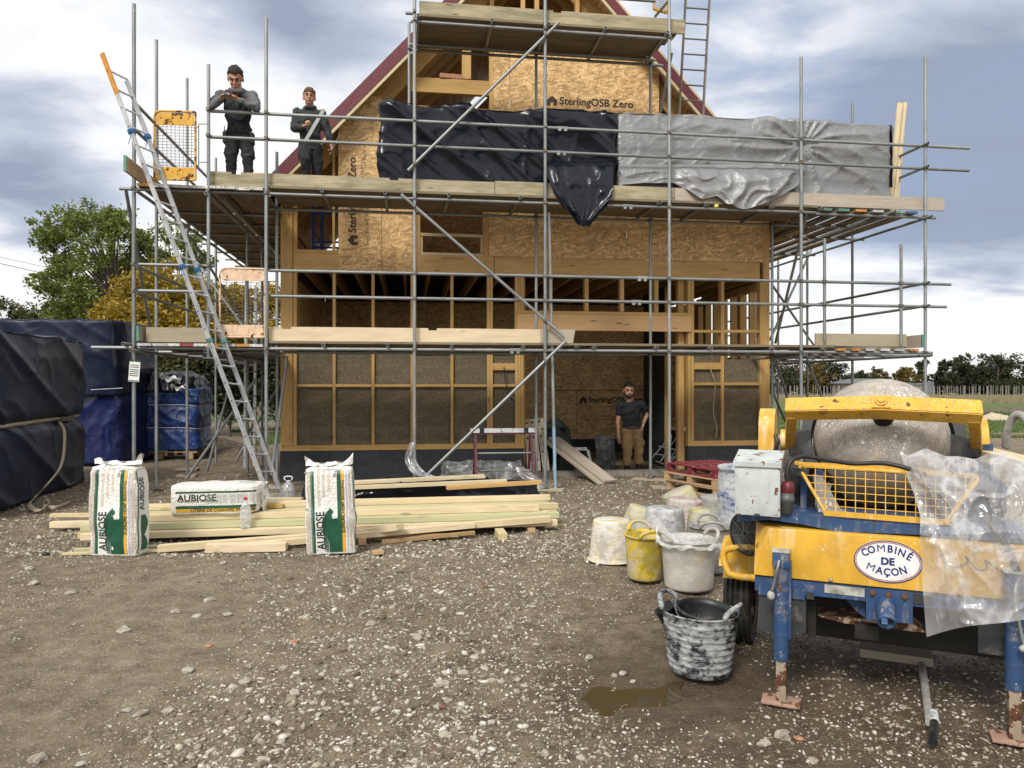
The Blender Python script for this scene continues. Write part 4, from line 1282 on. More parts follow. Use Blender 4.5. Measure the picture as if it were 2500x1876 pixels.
# first floor boards
def osb_panel(x0, x1, y0, y1, w=-0.022, zs=None, name='osb_panel'):
    return fbox(name, x0, x1, y0, y1, w, w + 0.018, O_, zs=zs)
def osb_poly(pts, w=-0.022):
    q = [B.hit(x, y, w) for x, y in pts]
    cu, cz = sum(a for a, _ in q) / len(q), sum(b_ for _, b_ in q) / len(q)
    mb = MB()
    mb.prism([(a - cu, b_ - cz) for a, b_ in q], 0.018)
    return mb.build('osb_panel', O_, house, B.M(cu, w, cz))
pA = osb_poly([(826, 664), (826, 308), (905, 236), (931, 236), (931, 664)])
# strands run up this sheet
pA2 = osb_panel(932, 1017.5, 300, 664, zs=(None, 6.45))
osb_panel(1193, 1530, 530, 629, zs=(zrim1 + 0.004, 6.1))
osb_panel(1531, 1864, 532, 634, zs=(zrim1 + 0.004, 4.95))
fbox('stud', 811.5, 817.5, 400, 600, 0.0, 0.12, T, zs=(zrim1 + 0.042, 6.0))
# window opening
fbox('window_post', 1018.5, 1026, 500, 620, -0.012, 0.14, T, zs=(zrim1 + 0.004, 6.4))
fbox('window_post', 1180, 1192, 500, 620, -0.012, 0.14, T, zs=(zrim1 + 0.004, 6.4))
win = fbox('window_frame', 1026.5, 1179.5, 571, 578, -0.006, 0.06, M_.stack)
wf = [fbox('sill', 1026.5, 1179.5, 618, 624, -0.006, 0.06, M_.stack, win), fbox('jamb', 1027, 1032, 578.6, 617.5, -0.004, 0.06, M_.stack, win), fbox('jamb', 1173.5, 1179, 578.6, 617.5, -0.004, 0.06, M_.stack, win)]
for o in wf:
    o.matrix_parent_inverse = WM[win.name].inverted()
# gable above the upper deck
gable = osb_panel(1245, 1609, 120, 290, zs=(5.95, 8.1))
osb_panel(1205, 1244, 120, 290, -0.021, zs=(5.95, 8.1))
fbox('gable_post', 1195, 1204.5, 150, 280, -0.01, 0.12, T, zs=(5.6, 8.4))
fbox('gable_beam', 1004, 1194.6, 193, 228, -0.012, 0.09, T)
fbox('gable_beam', 1004, 1194.6, 262, 272, -0.01, 0.09, T)
fbox('gable_post', 1128, 1150, 140, 192.6, -0.004, 0.10, T, zs=(None, 8.2))
fbox('stud', 905, 911, 262, 292, 0.0, 0.1, T)
for x0 in (1196, 1272, 1306, 1405):
    fbox('stud', x0, x0 + 10, -40, 25, 0.0, 0.10, T, zs=(7.6, 9.4))
fbox('gable_beam', 903, 925, 258, 266, -0.004, 0.1, T)
# roof: two slopes; rafters at the verge under a burgundy edge
apx, apz = B.hit(1313, -226, -0.3)
sl = math.tan(R(47.2))
uE = uL - 0.62
def roof_side(s):
    """s = -1 left, +1 right"""
    uE_ = uL - 0.62 if s < 0 else uR + 0.62
    L = abs(uE_ - apx)
    e = Vector((uE_, apz - L * sl))
    a = Vector((apx, apz))
    n = Vector((-s * sl, -1.0)).normalized()      # down into the house
    n = Vector((s * -sl, -1)).normalized()
    def strip(name, d0, d1, w0, w1, mat, inset0=0.0, inset1=0.0):
        """a band between depths d0,d1 below the roof line"""
        dirv = (a - e).normalized()
        p = [e + dirv * inset0 + n * d0, a - dirv * inset1 * 0 + n * d0, a + n * d1, e + dirv * inset0 + n * d1]
        # close on the ridge line
        p[1] = Vector((apx, (p[0].y + (abs(apx - p[0].x)) * sl)))
        p[2] = Vector((apx, (p[3].y + (abs(apx - p[3].x)) * sl)))
        mid = (p[0] + p[2]) / 2
        c = B.P(mid.x, (w0 + w1) / 2, mid.y)
        ang = math.atan2(dirv.y, dirv.x)
        M = Matrix.Translation(c) @ Matrix.Rotation(R(B.deg), 4, 'Z') @ Matrix.Rotation(-ang, 4, 'Y')
        Mi = M.inverted()
        mb = MB()
        vs = [Mi @ B.P(q.x, w, q.y) for w in (w0, w1) for q in p]
        mb.add(vs, [(0, 1, 2, 3), (7, 6, 5, 4), (0, 4, 5, 1), (1, 5, 6, 2), (2, 6, 7, 3), (3, 7, 4, 0)])
        return mb.build(name, mat, house, M)
    strip('roof', 0.05, 0.10, -0.34, DEPTH, M_.burgundy)
    strip('roof_edge', 0.0, 0.045, -0.36, -0.22, M_.stack if s > 0 else M_.burgundy)
    strip('verge_membrane', 0.046, 0.20, -0.37, -0.345, M_.burgundy)
    strip('barge_batten', 0.202, 0.255, -0.36, -0.30, M_.stack, 0.3)
    strip('roof_sarking', 0.101, 0.12, -0.29, DEPTH, M_.osb)
    strip('verge_rafter', 0.125, 0.44, 0.142, 0.20, T, 0.55)
    for w in (0.75, 1.35, 1.95, 2.9):
        strip('rafter', 0.125, 0.36, w, w + 0.06, T, 0.55)
roof_side(-1)
roof_side(1)
# inside: floor, joists, back and side walls
bbox('ceiling_shade_sheet', uL + 0.04, uR - 0.04, 0.16, DEPTH - 0.02, zrim1 - 0.05, zrim1 - 0.034, M_.hole)  # black sheet added so the ceiling between the joists looks shaded
bbox('upper_floor', uL + 0.02, uR - 0.02, 0.15, DEPTH, zrim1 - 0.03, zrim1 - 0.008, O_)
k = 0
u = uL + 0.35
while u < uR - 0.2:
    bbox('joist', u, u + 0.05, 0.142, DEPTH - 0.05, zrim0 + 0.02, zrim1 - 0.032, T)
    u += 0.46
wb = 5.0
bbox('back_wall', uL + 0.027, uR - 0.027, wb, wb + 0.02, 0.32, zrim0 + 0.01, O_)
bbox('back_plinth', uL + 0.3, uR - 0.3, wb - 0.03, wb + 0.25, -0.1, 0.318, M_.plinth)
bbox('rear_wall', uL + 0.03, uR - 0.03, DEPTH + 0.002, DEPTH + 0.02, zb, zrim1, O_)
mb = MB()
mb.prism([(uL + 0.03, zrim1 + 0.002), (uR - 0.03, zrim1 + 0.002), (uR - 0.03, 5.1), ((uL + uR) / 2, 5.1 + (uR - uL) / 2 * sl - 0.15), (uL + 0.03, 5.1)], 0.02)
mb.build('rear_gable', O_, house, B.M(0, DEPTH - 0.1, 0))
# left wall: studs with boarding outside them
bbox('side_wall', uL + 0.005, uL + 0.025, 0.145, DEPTH, zb, zrim1 - 0.035, O_)
bbox('side_wall', uL + 0.005, uL + 0.025, 0.02, DEPTH, zrim1, 5.5, O_)
w = 0.5
while w < wb:
    bbox('stud', uL + 0.03, uL + 0.17, w, w + 0.05, zb, zrim0, T)
    w += 0.42
# right wall: open studs above the hempcrete, light comes through
bbox('hempcrete_panel', uR - 0.34, uR - 0.06, 0.345, 3.4, zb, zh - 0.08, M_.hemp)
bbox('side_wall', uR - 0.025, uR - 0.005, 3.4, DEPTH, zb, zrim0, O_)
bbox('side_wall', uR - 0.025, uR - 0.005, 0.02, DEPTH, zrim1, 5.5, O_)
for i, w in enumerate((0.55, 0.97, 1.42, 1.9, 2.35, 2.8, 3.25)):
    bbox('stud', uR - 0.16, uR - 0.02, w, w + (0.16 if i % 2 else 0.06), zh - 0.079, zrim0, T)
bbox('side_wall', uR - 0.022, uR - 0.004, 0.145, 3.398, zrim0 - 0.03, zrim1 - 0.035, O_)
bbox('rail', uR - 0.15, uR - 0.03, 0.14, 3.4, zrim0 - 0.16, zrim0 - 0.001, T)
# an inner partition that closes the right side of the doorway passage
uP = B.hit(1622, 1000, 1.3)[0]
bbox('partition', uP, uP + 0.02, 1.322, 2.7, -0.10, zrim0 + 0.01, M_.plinth)  # long side is black to put the passage's shade into its colour
bbox('partition', uP, uB_ + 0.12, 1.3, 1.32, -0.10, zh + 0.05, M_.plinth)
bbox('partition_post', uP - 0.001, uP + 0.05, 1.24, 1.298, -0.10, zrim0, T)
bbox('door_stud', uB_ - 0.13, uB_ - 0.004, 0.16, 0.30, -0.10, zrim0, T)
bbox('door_stud', uA + 0.004, uA + 0.05, 0.16, 0.30, -0.10, zrim0, T)
# printing on the boards: house emblem, board name, small lines
def house_mark(h):
    q = [(-.5, 0), (-.5, .5), (-.62, .5), (0, 1.0), (.62, .5), (.5, .5), (.5, 0), (.15, 0), (.15, .34), (-.15, .34), (-.15, 0)]
    return [(a * h, (b_ - 0.5) * h) for a, b_ in q]
def board_print(u, w, z, size, rot=0.0, parent=None, sub='Strength you can build on', full=True, extra=True):
    M = B.M(u, w, z) @ Matrix.Rotation(R(rot), 4, 'Y') @ UP
    lettering('SterlingOSB Zero' if full else 'SterlingOSB', size, M, M_.print_, parent, 'board_lettering', 'LEFT', size * 0.028)
    M2 = M @ Matrix.Translation((-size * 0.72, 0, 0)) @ UP.inverted()
    mb = MB()
    mb.prism(house_mark(size * 0.95), 0.001)
    mb.build('board_emblem', M_.print_, parent, M2)
    if sub:
        lettering(sub, size * 0.48, M @ Matrix.Translation((size * 2.2, -size * 0.85, 0)), M_.print_, parent, 'board_lettering', 'LEFT')
    if extra:
        for i in range(2):
            lettering('Please note that boards must be stored flat and dry on site', size * 0.25, M @ Matrix.Translation((-size * 0.2 * i, -size * (2.1 + i * 0.42), 0)), M_.print_, parent, 'board_lettering', 'LEFT')
u, z = B.hit(1366, 247, -0.0235)
board_print(u, -0.0235, z, 0.20, 0, gable, extra=False)
u, z = B.hit(861, 590, -0.0235)
board_print(u, -0.0235, z + 0.16, 0.19, -90, pA, sub='Strength you can build on', extra=False)
u, z = B.hit(896, 600, -0.0235)
lettering('Store flat and dry on site', 0.09, B.M(u, -0.0235, z) @ Matrix.Rotation(R(-90), 4, 'Y') @ UP, M_.print_, pA, 'board_lettering', 'LEFT')
u, z = B.hit(890, 400, -0.0235)
lettering('can build on', 0.10, B.M(u, -0.0235, z - 0.1) @ Matrix.Rotation(R(-90), 4, 'Y') @ UP, M_.print_, pA, 'board_lettering', 'LEFT')
bw = [c for c in house.children if c.name.startswith('back_wall')][0]
u, z = B.hit(1437, 977, wb - 0.003)
board_print(u, wb - 0.003, z, 0.20, 0, bw)
# thin seams between the back wall sheets
for (xa, ya, xb, yb_) in ((1408, 954, 1408, 1080), (1340, 953, 1620, 954.2), (1533, 870, 1533, 953)):
    ua, za = B.hit(xa, ya, wb - 0.004)
    ub, zb2 = B.hit(xb, yb_, wb - 0.004)
    m_ = MB()
    m_.box((0, 0, 0), (max(abs(ub - ua), 0.008), 0.003, max(abs(za - zb2), 0.008)))
    m_.build('seam', M_.print_, bw, B.M((ua + ub) / 2, wb - 0.0035, (za + zb2) / 2))
u, z = B.hit(1105, 632, -0.018)
lettering('C24 KD 12 / 0912', 0.055, B.M(u, -0.0185, z) @ UP, M_.print_, [c for c in house.children if c.name.startswith('rim_beam')][1], 'stamp')
# a brick lying on the gable beam
u, z = B.hit(1101, 192.6, -0.01)
brk = MB()
brk.box((0, 0, 0), (0.42, 0.11, 0.085), bev=0.008)
tag(brk.build('brick', M_.brick, None, B.M(u, 0.03, z + 0.046) @ Matrix.Rotation(R(4), 4, 'Z')), 'pinkish brick resting on the gable beam under the top platform', 'brick')
# blue trestle tower standing inside the first floor
bt = thing('tube_tower', B.P(B.hit(775, 600, 0.9)[0], 0.9, zrim1), 'blue tubular trestle inside the first floor opening, left', 'trestle')
ub0, ub1 = B.hit(765, 570, 0.9)[0], B.hit(850, 570, 0.9)[0]
for uu in (ub0, ub0 + 0.16, ub1):
    pipe('upright', B.P(uu, 0.9, zrim1), B.P(uu, 0.9, zrim1 + 1.5), 0.03, M_.bluesteel, bt, 8, False)
for zz_ in (0.25, 0.36, 0.9):
    pipe('crossbar', B.P(ub0, 0.9, zrim1 + zz_), B.P(ub1, 0.9, zrim1 + zz_), 0.02, M_.bluesteel, bt, 8, False)
# ------------------------------------------------------------------ the scaffold
WO, WI = -1.80, -0.78          # outer and inner rows of standards
TR = 0.0262                    # tube radius
S = M_.steel
scaf = thing('scaffold', B.P(0.3, -1.3, 0), 'steel tube scaffold with timber board decks wrapped round the house front', 'scaffold')
zU = B.hit(1330, 497, WO + .055)[1]          # ledger heights
zL = B.hit(1330, 856, WO + .055)[1]
zT = B.hit(1330, 75, WO + .055)[1]
gU1, gU2 = B.hit(1010, 296, WO + .055)[1], B.hit(1010, 357, WO + .055)[1]
gL1, gL2 = B.hit(1010, 668, WO + .055)[1], B.hit(1010, 729, WO + .055)[1]
def coupler_mb(mb, c, ax, r=TR):
    """a swivel coupler: two clasps, a bolt and nuts"""
    c = Vector(c)
    mb.tube([c - ax * 0.026, c + ax * 0.026], r + 0.011, 10)
    side = ax.cross(Vector((0, 0, 1)))
    if side.length < 0.1:
        side = B.U.copy()
    side.normalize()
    mb.box(c + side * (r + 0.018), (0.05, 0.05, 0.05))
    d_ = (side * 0.6 + B.W * -0.5 + Vector((0, 0, -0.25))).normalized()
    mb.tube([c + side * (r + 0.015), c + d_ * 0.095], 0.008, 6)
    mb.box(c + d_ * 0.085, (0.022, 0.022, 0.022))
    return mb
STD = {}
def standard(key, px, w, ytop, ybot=None, r=TR, u=None):
    if u is None:
        u = B.hit(px, 900, w)[0]
    zt = B.hit(px, ytop, w)[1]
    zb_ = 0.045 if ybot is None else B.hit(px, ybot, w)[1]
    p = pipe('standard', B.P(u, w, zb_), B.P(u, w, zt), r, S, scaf, 12, True)
    STD[key] = (p, u, w, zb_, zt)
    if ybot is None:
        m = MB()
        q = B.P(u, w, 0.036)
        m.box(q, (0.14, 0.14, 0.008))
        m.tube([q, q + Vector((0, 0, 0.06))], 0.019, 8)
        m.build('base_plate', M_.coupler, p)
    return p
standard('A', 327, WO, 10, r=0.029)
standard('B', 509, WO, 158, 872)
standard('C', 650, WO, 44, r=0.0275)
standard('D', 1012, WO, -160, r=0.0275)
standard('E', 1331, WO, -150, r=0.0275)
standard('F', 1634, WO, -150, r=0.0275)
standard('G', 1956, WO, 140, r=0.0275)
standard('H', 2259, WO, 139, r=0.0275)
standard('c', 676, WI, 372)
standard('d', 999, WI, 55, 500)
standard('e', 1309, WI, 140)
standard('f', 1588, WI, 140)
standard('g', 1885, WI, 540)
uAo, uHo = STD['A'][1], STD['H'][1]
uB2 = STD['B'][1]
uC2 = STD['C'][1]
def side_std(key, px, u, ytop, ybot=None):
    """a standard on a line running back from the front; depth found where the line meets the pixel column"""
    lo, hi = WO, 12.0
    for _ in range(60):
        mid = (lo + hi) / 2
        p = B.P(u, mid, 0)
        x = CX + p.x / p.y * F
        inc = B.P(u, 12.0, 0).x / B.P(u, 12.0, 0).y > B.P(u, WO, 0).x / B.P(u, WO, 0).y
        if (x < px) == inc:
            lo = mid
        else:
            hi = mid
    return standard(key, px, lo, ytop, ybot, u=u)
side_std('A1', 382, uAo, 98)
side_std('A2', 457, uAo, 192)
side_std('A3', 527, uAo, 386)
side_std('A4', 600, uAo, 640)
side_std('H1', 2081, uHo, 252)
side_std('H2', 1971, uHo, 560)
side_std('H3', 1900, uHo, 620)
# back rows next to the side walls
side_std('B1', 604, uB2, 560)
side_std('B2', 640, uB2, 600)
# short posts carrying the right hand lower guard rails
for px, yt, yb_ in ((2013, 583, 833), (2200, 597, 842)):
    standard('s%d' % px, px, WO + 0.02, yt, yb_)
def crossings(ua, ub, w, z):
    out = []
    for k, (p, u, ws, z0, z1) in STD.items():
        if min(ua, ub) - 0.02 <= u <= max(ua, ub) + 0.02 and abs(ws - w) < 0.12 and z0 < z < z1 + 0.05:
            out.append((p, u, ws))
    return out
def ledger(x0, x1, z, w=WO, off=0.055, r=TR, name='ledger', mat=S):
    wl = w + off
    y_ = CY - (z - H) * F / 12
    ua, ub = B.hit(x0, y_, wl)[0], B.hit(x1, y_, wl)[0]
    pipe(name, B.P(ua, wl, z), B.P(ub, wl, z), r, mat, scaf, 12, True)
    for p, u, ws in crossings(ua, ub, w, z):
        m = MB()
        coupler_mb(m, B.P(u, ws + off * 0.35, z), B.U)
        m.build('coupler', M_.coupler, p)
ledger(292, 1990, zU)
ledger(1990, 2284, zU - 0.02)
ledger(224, 2276, zL)
ledger(1003, 1640, zT)
ledger(990, 1010, zT + 0.13)
ledger(508, 2366, gU1, name='guard_rail')
ledger(508, 2365, gU2, name='guard_rail')
ledger(656, 2321, gL1, name='guard_rail')
ledger(656, 2310, gL2, name='guard_rail')
ledger(327, 522, gL1 + 0.05, name='guard_rail')
ledger(327, 520, gL2 + 0.05, name='guard_rail')
ledger(1180, 1600, zT + 0.62, w=WO, name='guard_rail')
# inner row
ledger(660, 2090, zU, WI)
ledger(600, 2270, zL - 0.01, WI)
ledger(1000, 1618, zT, WI)
ledger(1000, 1600, zT + 0.02, WI - 0.16)
# sleeve couplers on the rails
for px, z in ((1373, gU1), (1370, gU2), (1567, gL1), (1553, gL2), (1532, zU), (1257, zL)):
    c = B.P(B.hit(px, CY - (z - H) * 150, WO + .055)[0], WO + .055, z)
    m = MB()
    m.tube([c - B.U * 0.085, c + B.U * 0.085], TR + 0.008, 10)
    for q in (-0.05, 0.05):
        m.box(c + B.U * q + Vector((0, 0, -0.035)) - B.W * 0.02, (0.05, 0.05, 0.04))
    m.build('sleeve_coupler', M_.steel, scaf)
def transom(px, z, w0=WO - 0.07, w1=WI + 0.15, r=TR):
    u = B.hit(px, CY - (z - H) * 152, w0)[0]
    pipe('transom', B.P(u, w0, z), B.P(u, w1, z), r, S, scaf, 10, True)
for px in (785, 940, 1096, 1271, 1611, 1728, 1888, 2010):
    transom(px, zU + 0.056)
for px in (300, 789, 946, 1103, 1278, 1410, 1452, 1604, 1737, 1888, 2014):
    transom(px, zL + 0.056)
for px in (1021, 1202, 1340, 1479, 1631):
    transom(px, zT + 0.056)
# tubes that cross under the decks at the returns, running back
def runner(u, w0, w1, z, name='ledger'):
    pipe(name, B.P(u, w0, z), B.P(u, w1, z), TR, S, scaf, 10, True)
runner(uAo + 0.06, WO - 0.10, 6.6, zU - 0.055)
runner(uB2 - 0.02, WO - 0.08, 6.4, zU - 0.055)
runner(uB2 + 0.17, WO + 0.2, 6.2, zU - 0.075)
runner(uAo + 0.06, WO - 0.30, 6.6, zL - 0.055)
runner(uB2 - 0.02, WO - 0.08, 6.4, zL - 0.055)
runner(uC2, WO - 0.06, 0.4, zL - 0.06)
for zz_ in (gU1, gU2):
    runner(uAo + 0.06, WO - 0.12, 6.2, zz_, 'guard_rail')
    runner(uHo - 0.03, WO - 0.12, 6.4, zz_, 'guard_rail')
for zz_ in (gL1, gL2):
    runner(uAo + 0.06, WO - 0.10, 3.6, zz_, 'guard_rail')
    runner(uHo - 0.03, WO - 0.14, 6.4, zz_, 'guard_rail')
runner(uHo - 0.03, WO - 0.2, 6.8, zU - 0.055)
runner(B.hit(2000, 500, WO)[0] + 0.25, WO + 0.05, 6.6, zU - 0.055)
runner(B.hit(2172, 510, WO)[0], WO - 0.16, 6.2, zU + 0.02)
runner(uHo - 0.03, WO - 0.2, 6.8, zL - 0.055)
runner(B.hit(1960, 860, WO)[0], WO - 0.12, 3.0, zL - 0.06)
# tubes across the returns
for w in (-0.2, 0.7, 1.7, 2.7, 3.7, 4.7, 5.7):
    pipe('ledger', B.P(uAo - 0.2, w, zU), B.P(uL - 0.06, w, zU), TR, S, scaf, 8, True)
    pipe('ledger', B.P(uAo - 0.2, w, zL), B.P(uL - 0.06, w, zL), TR, S, scaf, 8, True)
for w in (0.35, 2.2, 4.2):
    pipe('ledger', B.P(uR + 0.05, w, zU), B.P(uHo + 0.25, w, zU), TR, S, scaf, 8, True)
    pipe('ledger', B.P(uR + 0.05, w, zL - 0.02), B.P(uHo + 0.25, w, zL - 0.02), TR, S, scaf, 8, True)
def brace(xa, ya, xb, yb_, wa, wb_=None, r=TR, mat=S, name='brace', za=None, zb_=None):
    wb_ = wa if wb_ is None else wb_
    ua, z0 = B.hit(xa, ya, wa)
    ub, z1 = B.hit(xb, yb_, wb_)
    return pipe(name, B.P(ua, wa, z0 if za is None else za), B.P(ub, wb_, z1 if zb_ is None else zb_), r, mat, scaf, 12, True)
for (xa, ya, xb, yb_) in ((996, 417, 1364, 56), (979, 475, 1379, 824), (1379, 835, 1036, 1166)):
    b_ = brace(xa, ya, xb, yb_, WO - 0.06)
    for sx in (1012, 1331):
        t_ = (sx - xa) / (xb - xa)
        if 0.0 < t_ < 1:
            u, z = B.hit(sx, ya + (yb_ - ya) * t_, WO - 0.03)
            m2 = MB()
            coupler_mb(m2, B.P(u, WO - 0.03, z), B.U)
            m2.build('coupler', M_.coupler, b_)
# inclined tubes behind
brace(1340, 520, 1352, 1040, WO + 0.12, WO + 0.066)
brace(1352, 1041, 1356, 1195, WO + 0.066, WO + 0.05, 0.0265, M_.bluepaintpole)
brace(1980, 478, 1893, 838, WO + 0.10, 0.4)
brace(1990, 590, 1880, 830, 2.8, 0.6)
brace(1888, 700, 1990, 848, 1.2, 3.6)
brace(1890, 870, 1925, 980, -0.6, 0.4)
brace(1970, 880, 2020, 1000, 0.6, -0.6)
brace(1888, 960, 1918, 1030, 0.0, 0.8)
brace(308, 468, 372, 830, WO + 0.05, 0.6)
brace(480, 640, 640, 860, 3.2, 0.2)
brace(462, 575, 620, 820, 1.5, 4.0)
brace(456, 1148, 625, 925, 0.2, 0.2, za=0.06)
brace(505, 1125, 560, 945, 1.2, 1.2, za=0.06)
brace(575, 1100, 690, 925, 3.0, 2.6, za=0.06)
brace(663, 1160, 700, 870, WI - 0.25, WI - 0.05)
brace(1640, 130, 1610, 288, WO + 0.35, WI)
brace(1634, 0, 1600, 40, WO + 0.3, WI)
# ---- decks: every board a part
bands = M_.bandcols
def deck_board(p0, p1, up=(0, 0, 1), mat=None, band=None, name='deck_board', wid=0.222, th=0.038):
    o = beam(name, p0, p1, wid, th, mat or M_.board, scaf, up)
    if band is not None:
        M, L = beam_M(p0, p1, up)
        m = MB()
        m.box((-L / 2 + 0.012, 0, 0), (0.03, wid + 0.004, th + 0.004))
        mo = bands[band]
        m.build('end_band', mo, o, M)
    return o
random.seed(3)
zb1 = zU + 0.103
uF0, uF1 = uC2 + 0.02, B.hit(2000, 480, WO)[0]
for k in range(5):
    w = WO + 0.135 + k * 0.2265
    cuts = [uF0, uF0 + (uF1 - uF0) * (0.36 + 0.05 * (k % 2)), uF0 + (uF1 - uF0) * (0.70 - 0.05 * (k % 2)), uF1]
    for a, c in zip(cuts, cuts[1:]):
        deck_board(B.P(a + 0.004, w, zb1), B.P(c - 0.004, w, zb1), band=None)
for k in range(9):                               # left return, upper
    u = uAo + 0.16 + k * (uC2 - uAo - 0.1) / 9
    if k == 5:
        u += 0.03
    deck_board(B.P(u, WO - 0.04 + random.uniform(-.03, .03), zU + 0.046), B.P(u, 6.6, zU + 0.046), band=(1, 4, 0, 0, 4, 0, 0, 4, 0)[k], wid=0.2)
for k in range(6):                               # right return, upper
    u = uF1 + 0.12 + k * (uHo - uF1 - 0.06) / 6
    deck_board(B.P(u, WO - 0.03, zU + 0.046), B.P(u, 6.8, zU + 0.046), band=(2, 2, 1, 0, 2, 5)[k], wid=0.2)
zb2 = zL + 0.103
uG1 = B.hit(2040, 850, WO)[0]
for k in range(5):
    w = WO + 0.135 + k * 0.2265
    cuts = [uF0, uF0 + (uG1 - uF0) * (0.39 + 0.04 * (k % 2)), uF0 + (uG1 - uF0) * (0.68 - 0.04 * (k % 2)), uG1]
    for a, c in zip(cuts, cuts[1:]):
        deck_board(B.P(a + 0.004, w, zb2), B.P(c - 0.004, w, zb2))
for k in range(9):
    u = uAo + 0.16 + k * (uC2 - uAo - 0.1) / 9
    deck_board(B.P(u, WO - 0.04 + random.uniform(-.02, .02), zL + 0.046), B.P(u, 6.6, zL + 0.046), band=(0, 0, 4, 3, 4, 1, 0, 1, 4)[k], wid=0.2)
for k in range(6):
    u = uG1 + 0.10 + k * (uHo - uG1 - 0.05) / 6
    deck_board(B.P(u, WO - 0.02, zL + 0.046), B.P(u, 6.8, zL + 0.046), band=(1, 1, 0, 4, 0, 1)[k], wid=0.17)
zb3 = zT + 0.103
uT0, uT1 = B.hit(1022, 60, WO)[0], B.hit(1655, 80, WO)[0]
for k in range(5):
    w = WO + 0.135 + k * 0.2265
    deck_board(B.P(uT0, w, zb3), B.P(uT1 - 0.06 * k, w, zb3))
def toe(x0, x1, z0, w, mat, hgt=0.225, name='toe_board', th=0.036, notch=(), du1=0.0):
    y_ = CY - (z0 + 0.1 - H) * 152
    u0, u1 = B.hit(x0, y_, w)[0], B.hit(x1, y_, w)[0]
    L = u1 - u0
    poly = [(-L / 2, -hgt / 2), (L / 2 + du1, -hgt / 2), (L / 2, hgt / 2)]
    for nx_ in sorted(notch, reverse=True):
        un = B.hit(nx_, y_, w)[0] - (u0 + u1) / 2
        poly += [(un + 0.07, hgt / 2), (un + 0.07, hgt / 2 - 0.035), (un - 0.07, hgt / 2 - 0.035), (un - 0.07, hgt / 2)]
    poly.append((-L / 2, hgt / 2))
    m = MB()
    m.prism(poly, th, Matrix.Translation((0, -th / 2, 0)))
    return m.build(name, mat, scaf, B.M((u0 + u1) / 2, w, z0 + hgt / 2))
zt1 = zb1 + 0.021
toe(514, 1207, zt1 - 0.03, WO + 0.105, M_.toe, 0.235, notch=(577, 962))
toe(1208.5, 1645, zt1, WO + 0.105, M_.toe)
toe(1646.5, 2304, zt1, WO + 0.105, M_.ramp)
zt2 = zb2 + 0.021
toe(657, 1335, zt2, WO + 0.105, M_.pale, notch=(700, 1056))
toe(1320, 1404, zt2, WO + 0.065, M_.ramp, du1=-0.04)
toe(358, 511, zt2 - 0.03, WO + 0.105, M_.ramp)
toe(1990, 2212, zt2 - 0.01, WO + 0.105, M_.ramp, 0.215)
toe(1024, 1671, zb3 + 0.021, WO + 0.105, M_.toe, 0.235, notch=(1360,))
# side toe boards running back from the corners
for u, z0, a, c in ((uAo + 0.05, zt1, WO - 0.5, 1.6), (uAo + 0.07, zt2 - 0.02, WO - 0.05, 2.1), (uHo - 0.06, zt2 - 0.03, WO - 0.02, 2.1)):
    o = beam('toe_board', B.P(u, a, z0 + 0.112), B.P(u, c, z0 + 0.112), 0.036, 0.225, M_.brownwood if z0 > 4 else M_.ramp, scaf)
    m = MB()
    M, L = beam_M(B.P(u, a, z0 + 0.112), B.P(u, c, z0 + 0.112))
    m.box((-L / 2 + 0.01, 0, 0), (0.03, 0.041, 0.23))
    m.build('end_band', bands[2], o, M)
# ---- safety gates: tube frame, sheet top and bottom panels, welded mesh
def gate(x0, x1, y0, y1, w, yaw, mat, ptop, pbot, wires=(9, 14), hinge=True):
    u0, z1 = B.hit(x0, y0, w)
    u1, z0 = B.hit(x1, y1, w)
    Wd, Hh = u1 - u0, z1 - z0
    M = B.M((u0 + u1) / 2, w, z0) @ Matrix.Rotation(R(yaw), 4, 'Z')
    r, rc = 0.017, 0.09
    pts = []
    for cx_, cz, a0 in ((-Wd / 2 + rc, Hh - rc, 90), (-Wd / 2 + 0.02, 0.02, 180), (Wd / 2 - 0.02, 0.02, 270), (Wd / 2 - 0.02, Hh - 0.02, 0)):
        rr = rc if a0 == 90 else 0.02
        for k in range(5):
            a = R(a0 + k * 22.5)
            pts.append((cx_ + rr * math.cos(a), 0, cz + rr * math.sin(a)))
    m = MB()
    m.tube(pts, r, 8, closed=True)
    fr = m.build('safety_gate', mat, scaf, M, True)
    m = MB()
    m.box((0, 0.004, Hh - 0.02 - ptop / 2), (Wd - 0.05, 0.012, ptop), bev=0.004)
    m.build('top_sheet', mat, fr, M)
    m = MB()
    m.box((0, 0.004, 0.02 + pbot / 2), (Wd - 0.05, 0.012, pbot), bev=0.004)
    m.build('bottom_sheet', mat, fr, M)
    m = MB()
    zl, zh_ = 0.02 + pbot, Hh - 0.02 - ptop
    for i in range(wires[0]):
        xx = -Wd / 2 + 0.03 + (Wd - 0.06) * (i + 0.5) / wires[0]
        m.tube([(xx, 0.006, zl), (xx, 0.006, zh_)], 0.0035, 5)
    for j in range(wires[1]):
        zz2 = zl + (zh_ - zl) * (j + 0.5) / wires[1]
        m.tube([(-Wd / 2 + 0.02, 0.011, zz2), (Wd / 2 - 0.02, 0.011, zz2)], 0.0035, 5)
    m.build('wire_mesh', M_.coupler, fr, M)
    if hinge:
        m = MB()
        for q in (0.22, 0.78):
            m.tube([(Wd / 2, 0, Hh * q), (Wd / 2 + 0.05, -0.01, Hh * q), (Wd / 2 + 0.05, -0.01, Hh * q + 0.04), (Wd / 2 + 0.19, -0.01, Hh * q + 0.05)], 0.008, 6)
        m.tube([(Wd / 2 + 0.05, -0.01, Hh * 0.2), (Wd / 2 + 0.05, -0.01, Hh * 0.8)], 0.009, 6)
        m.build('hinge', M_.coupler, fr, M)
    return fr
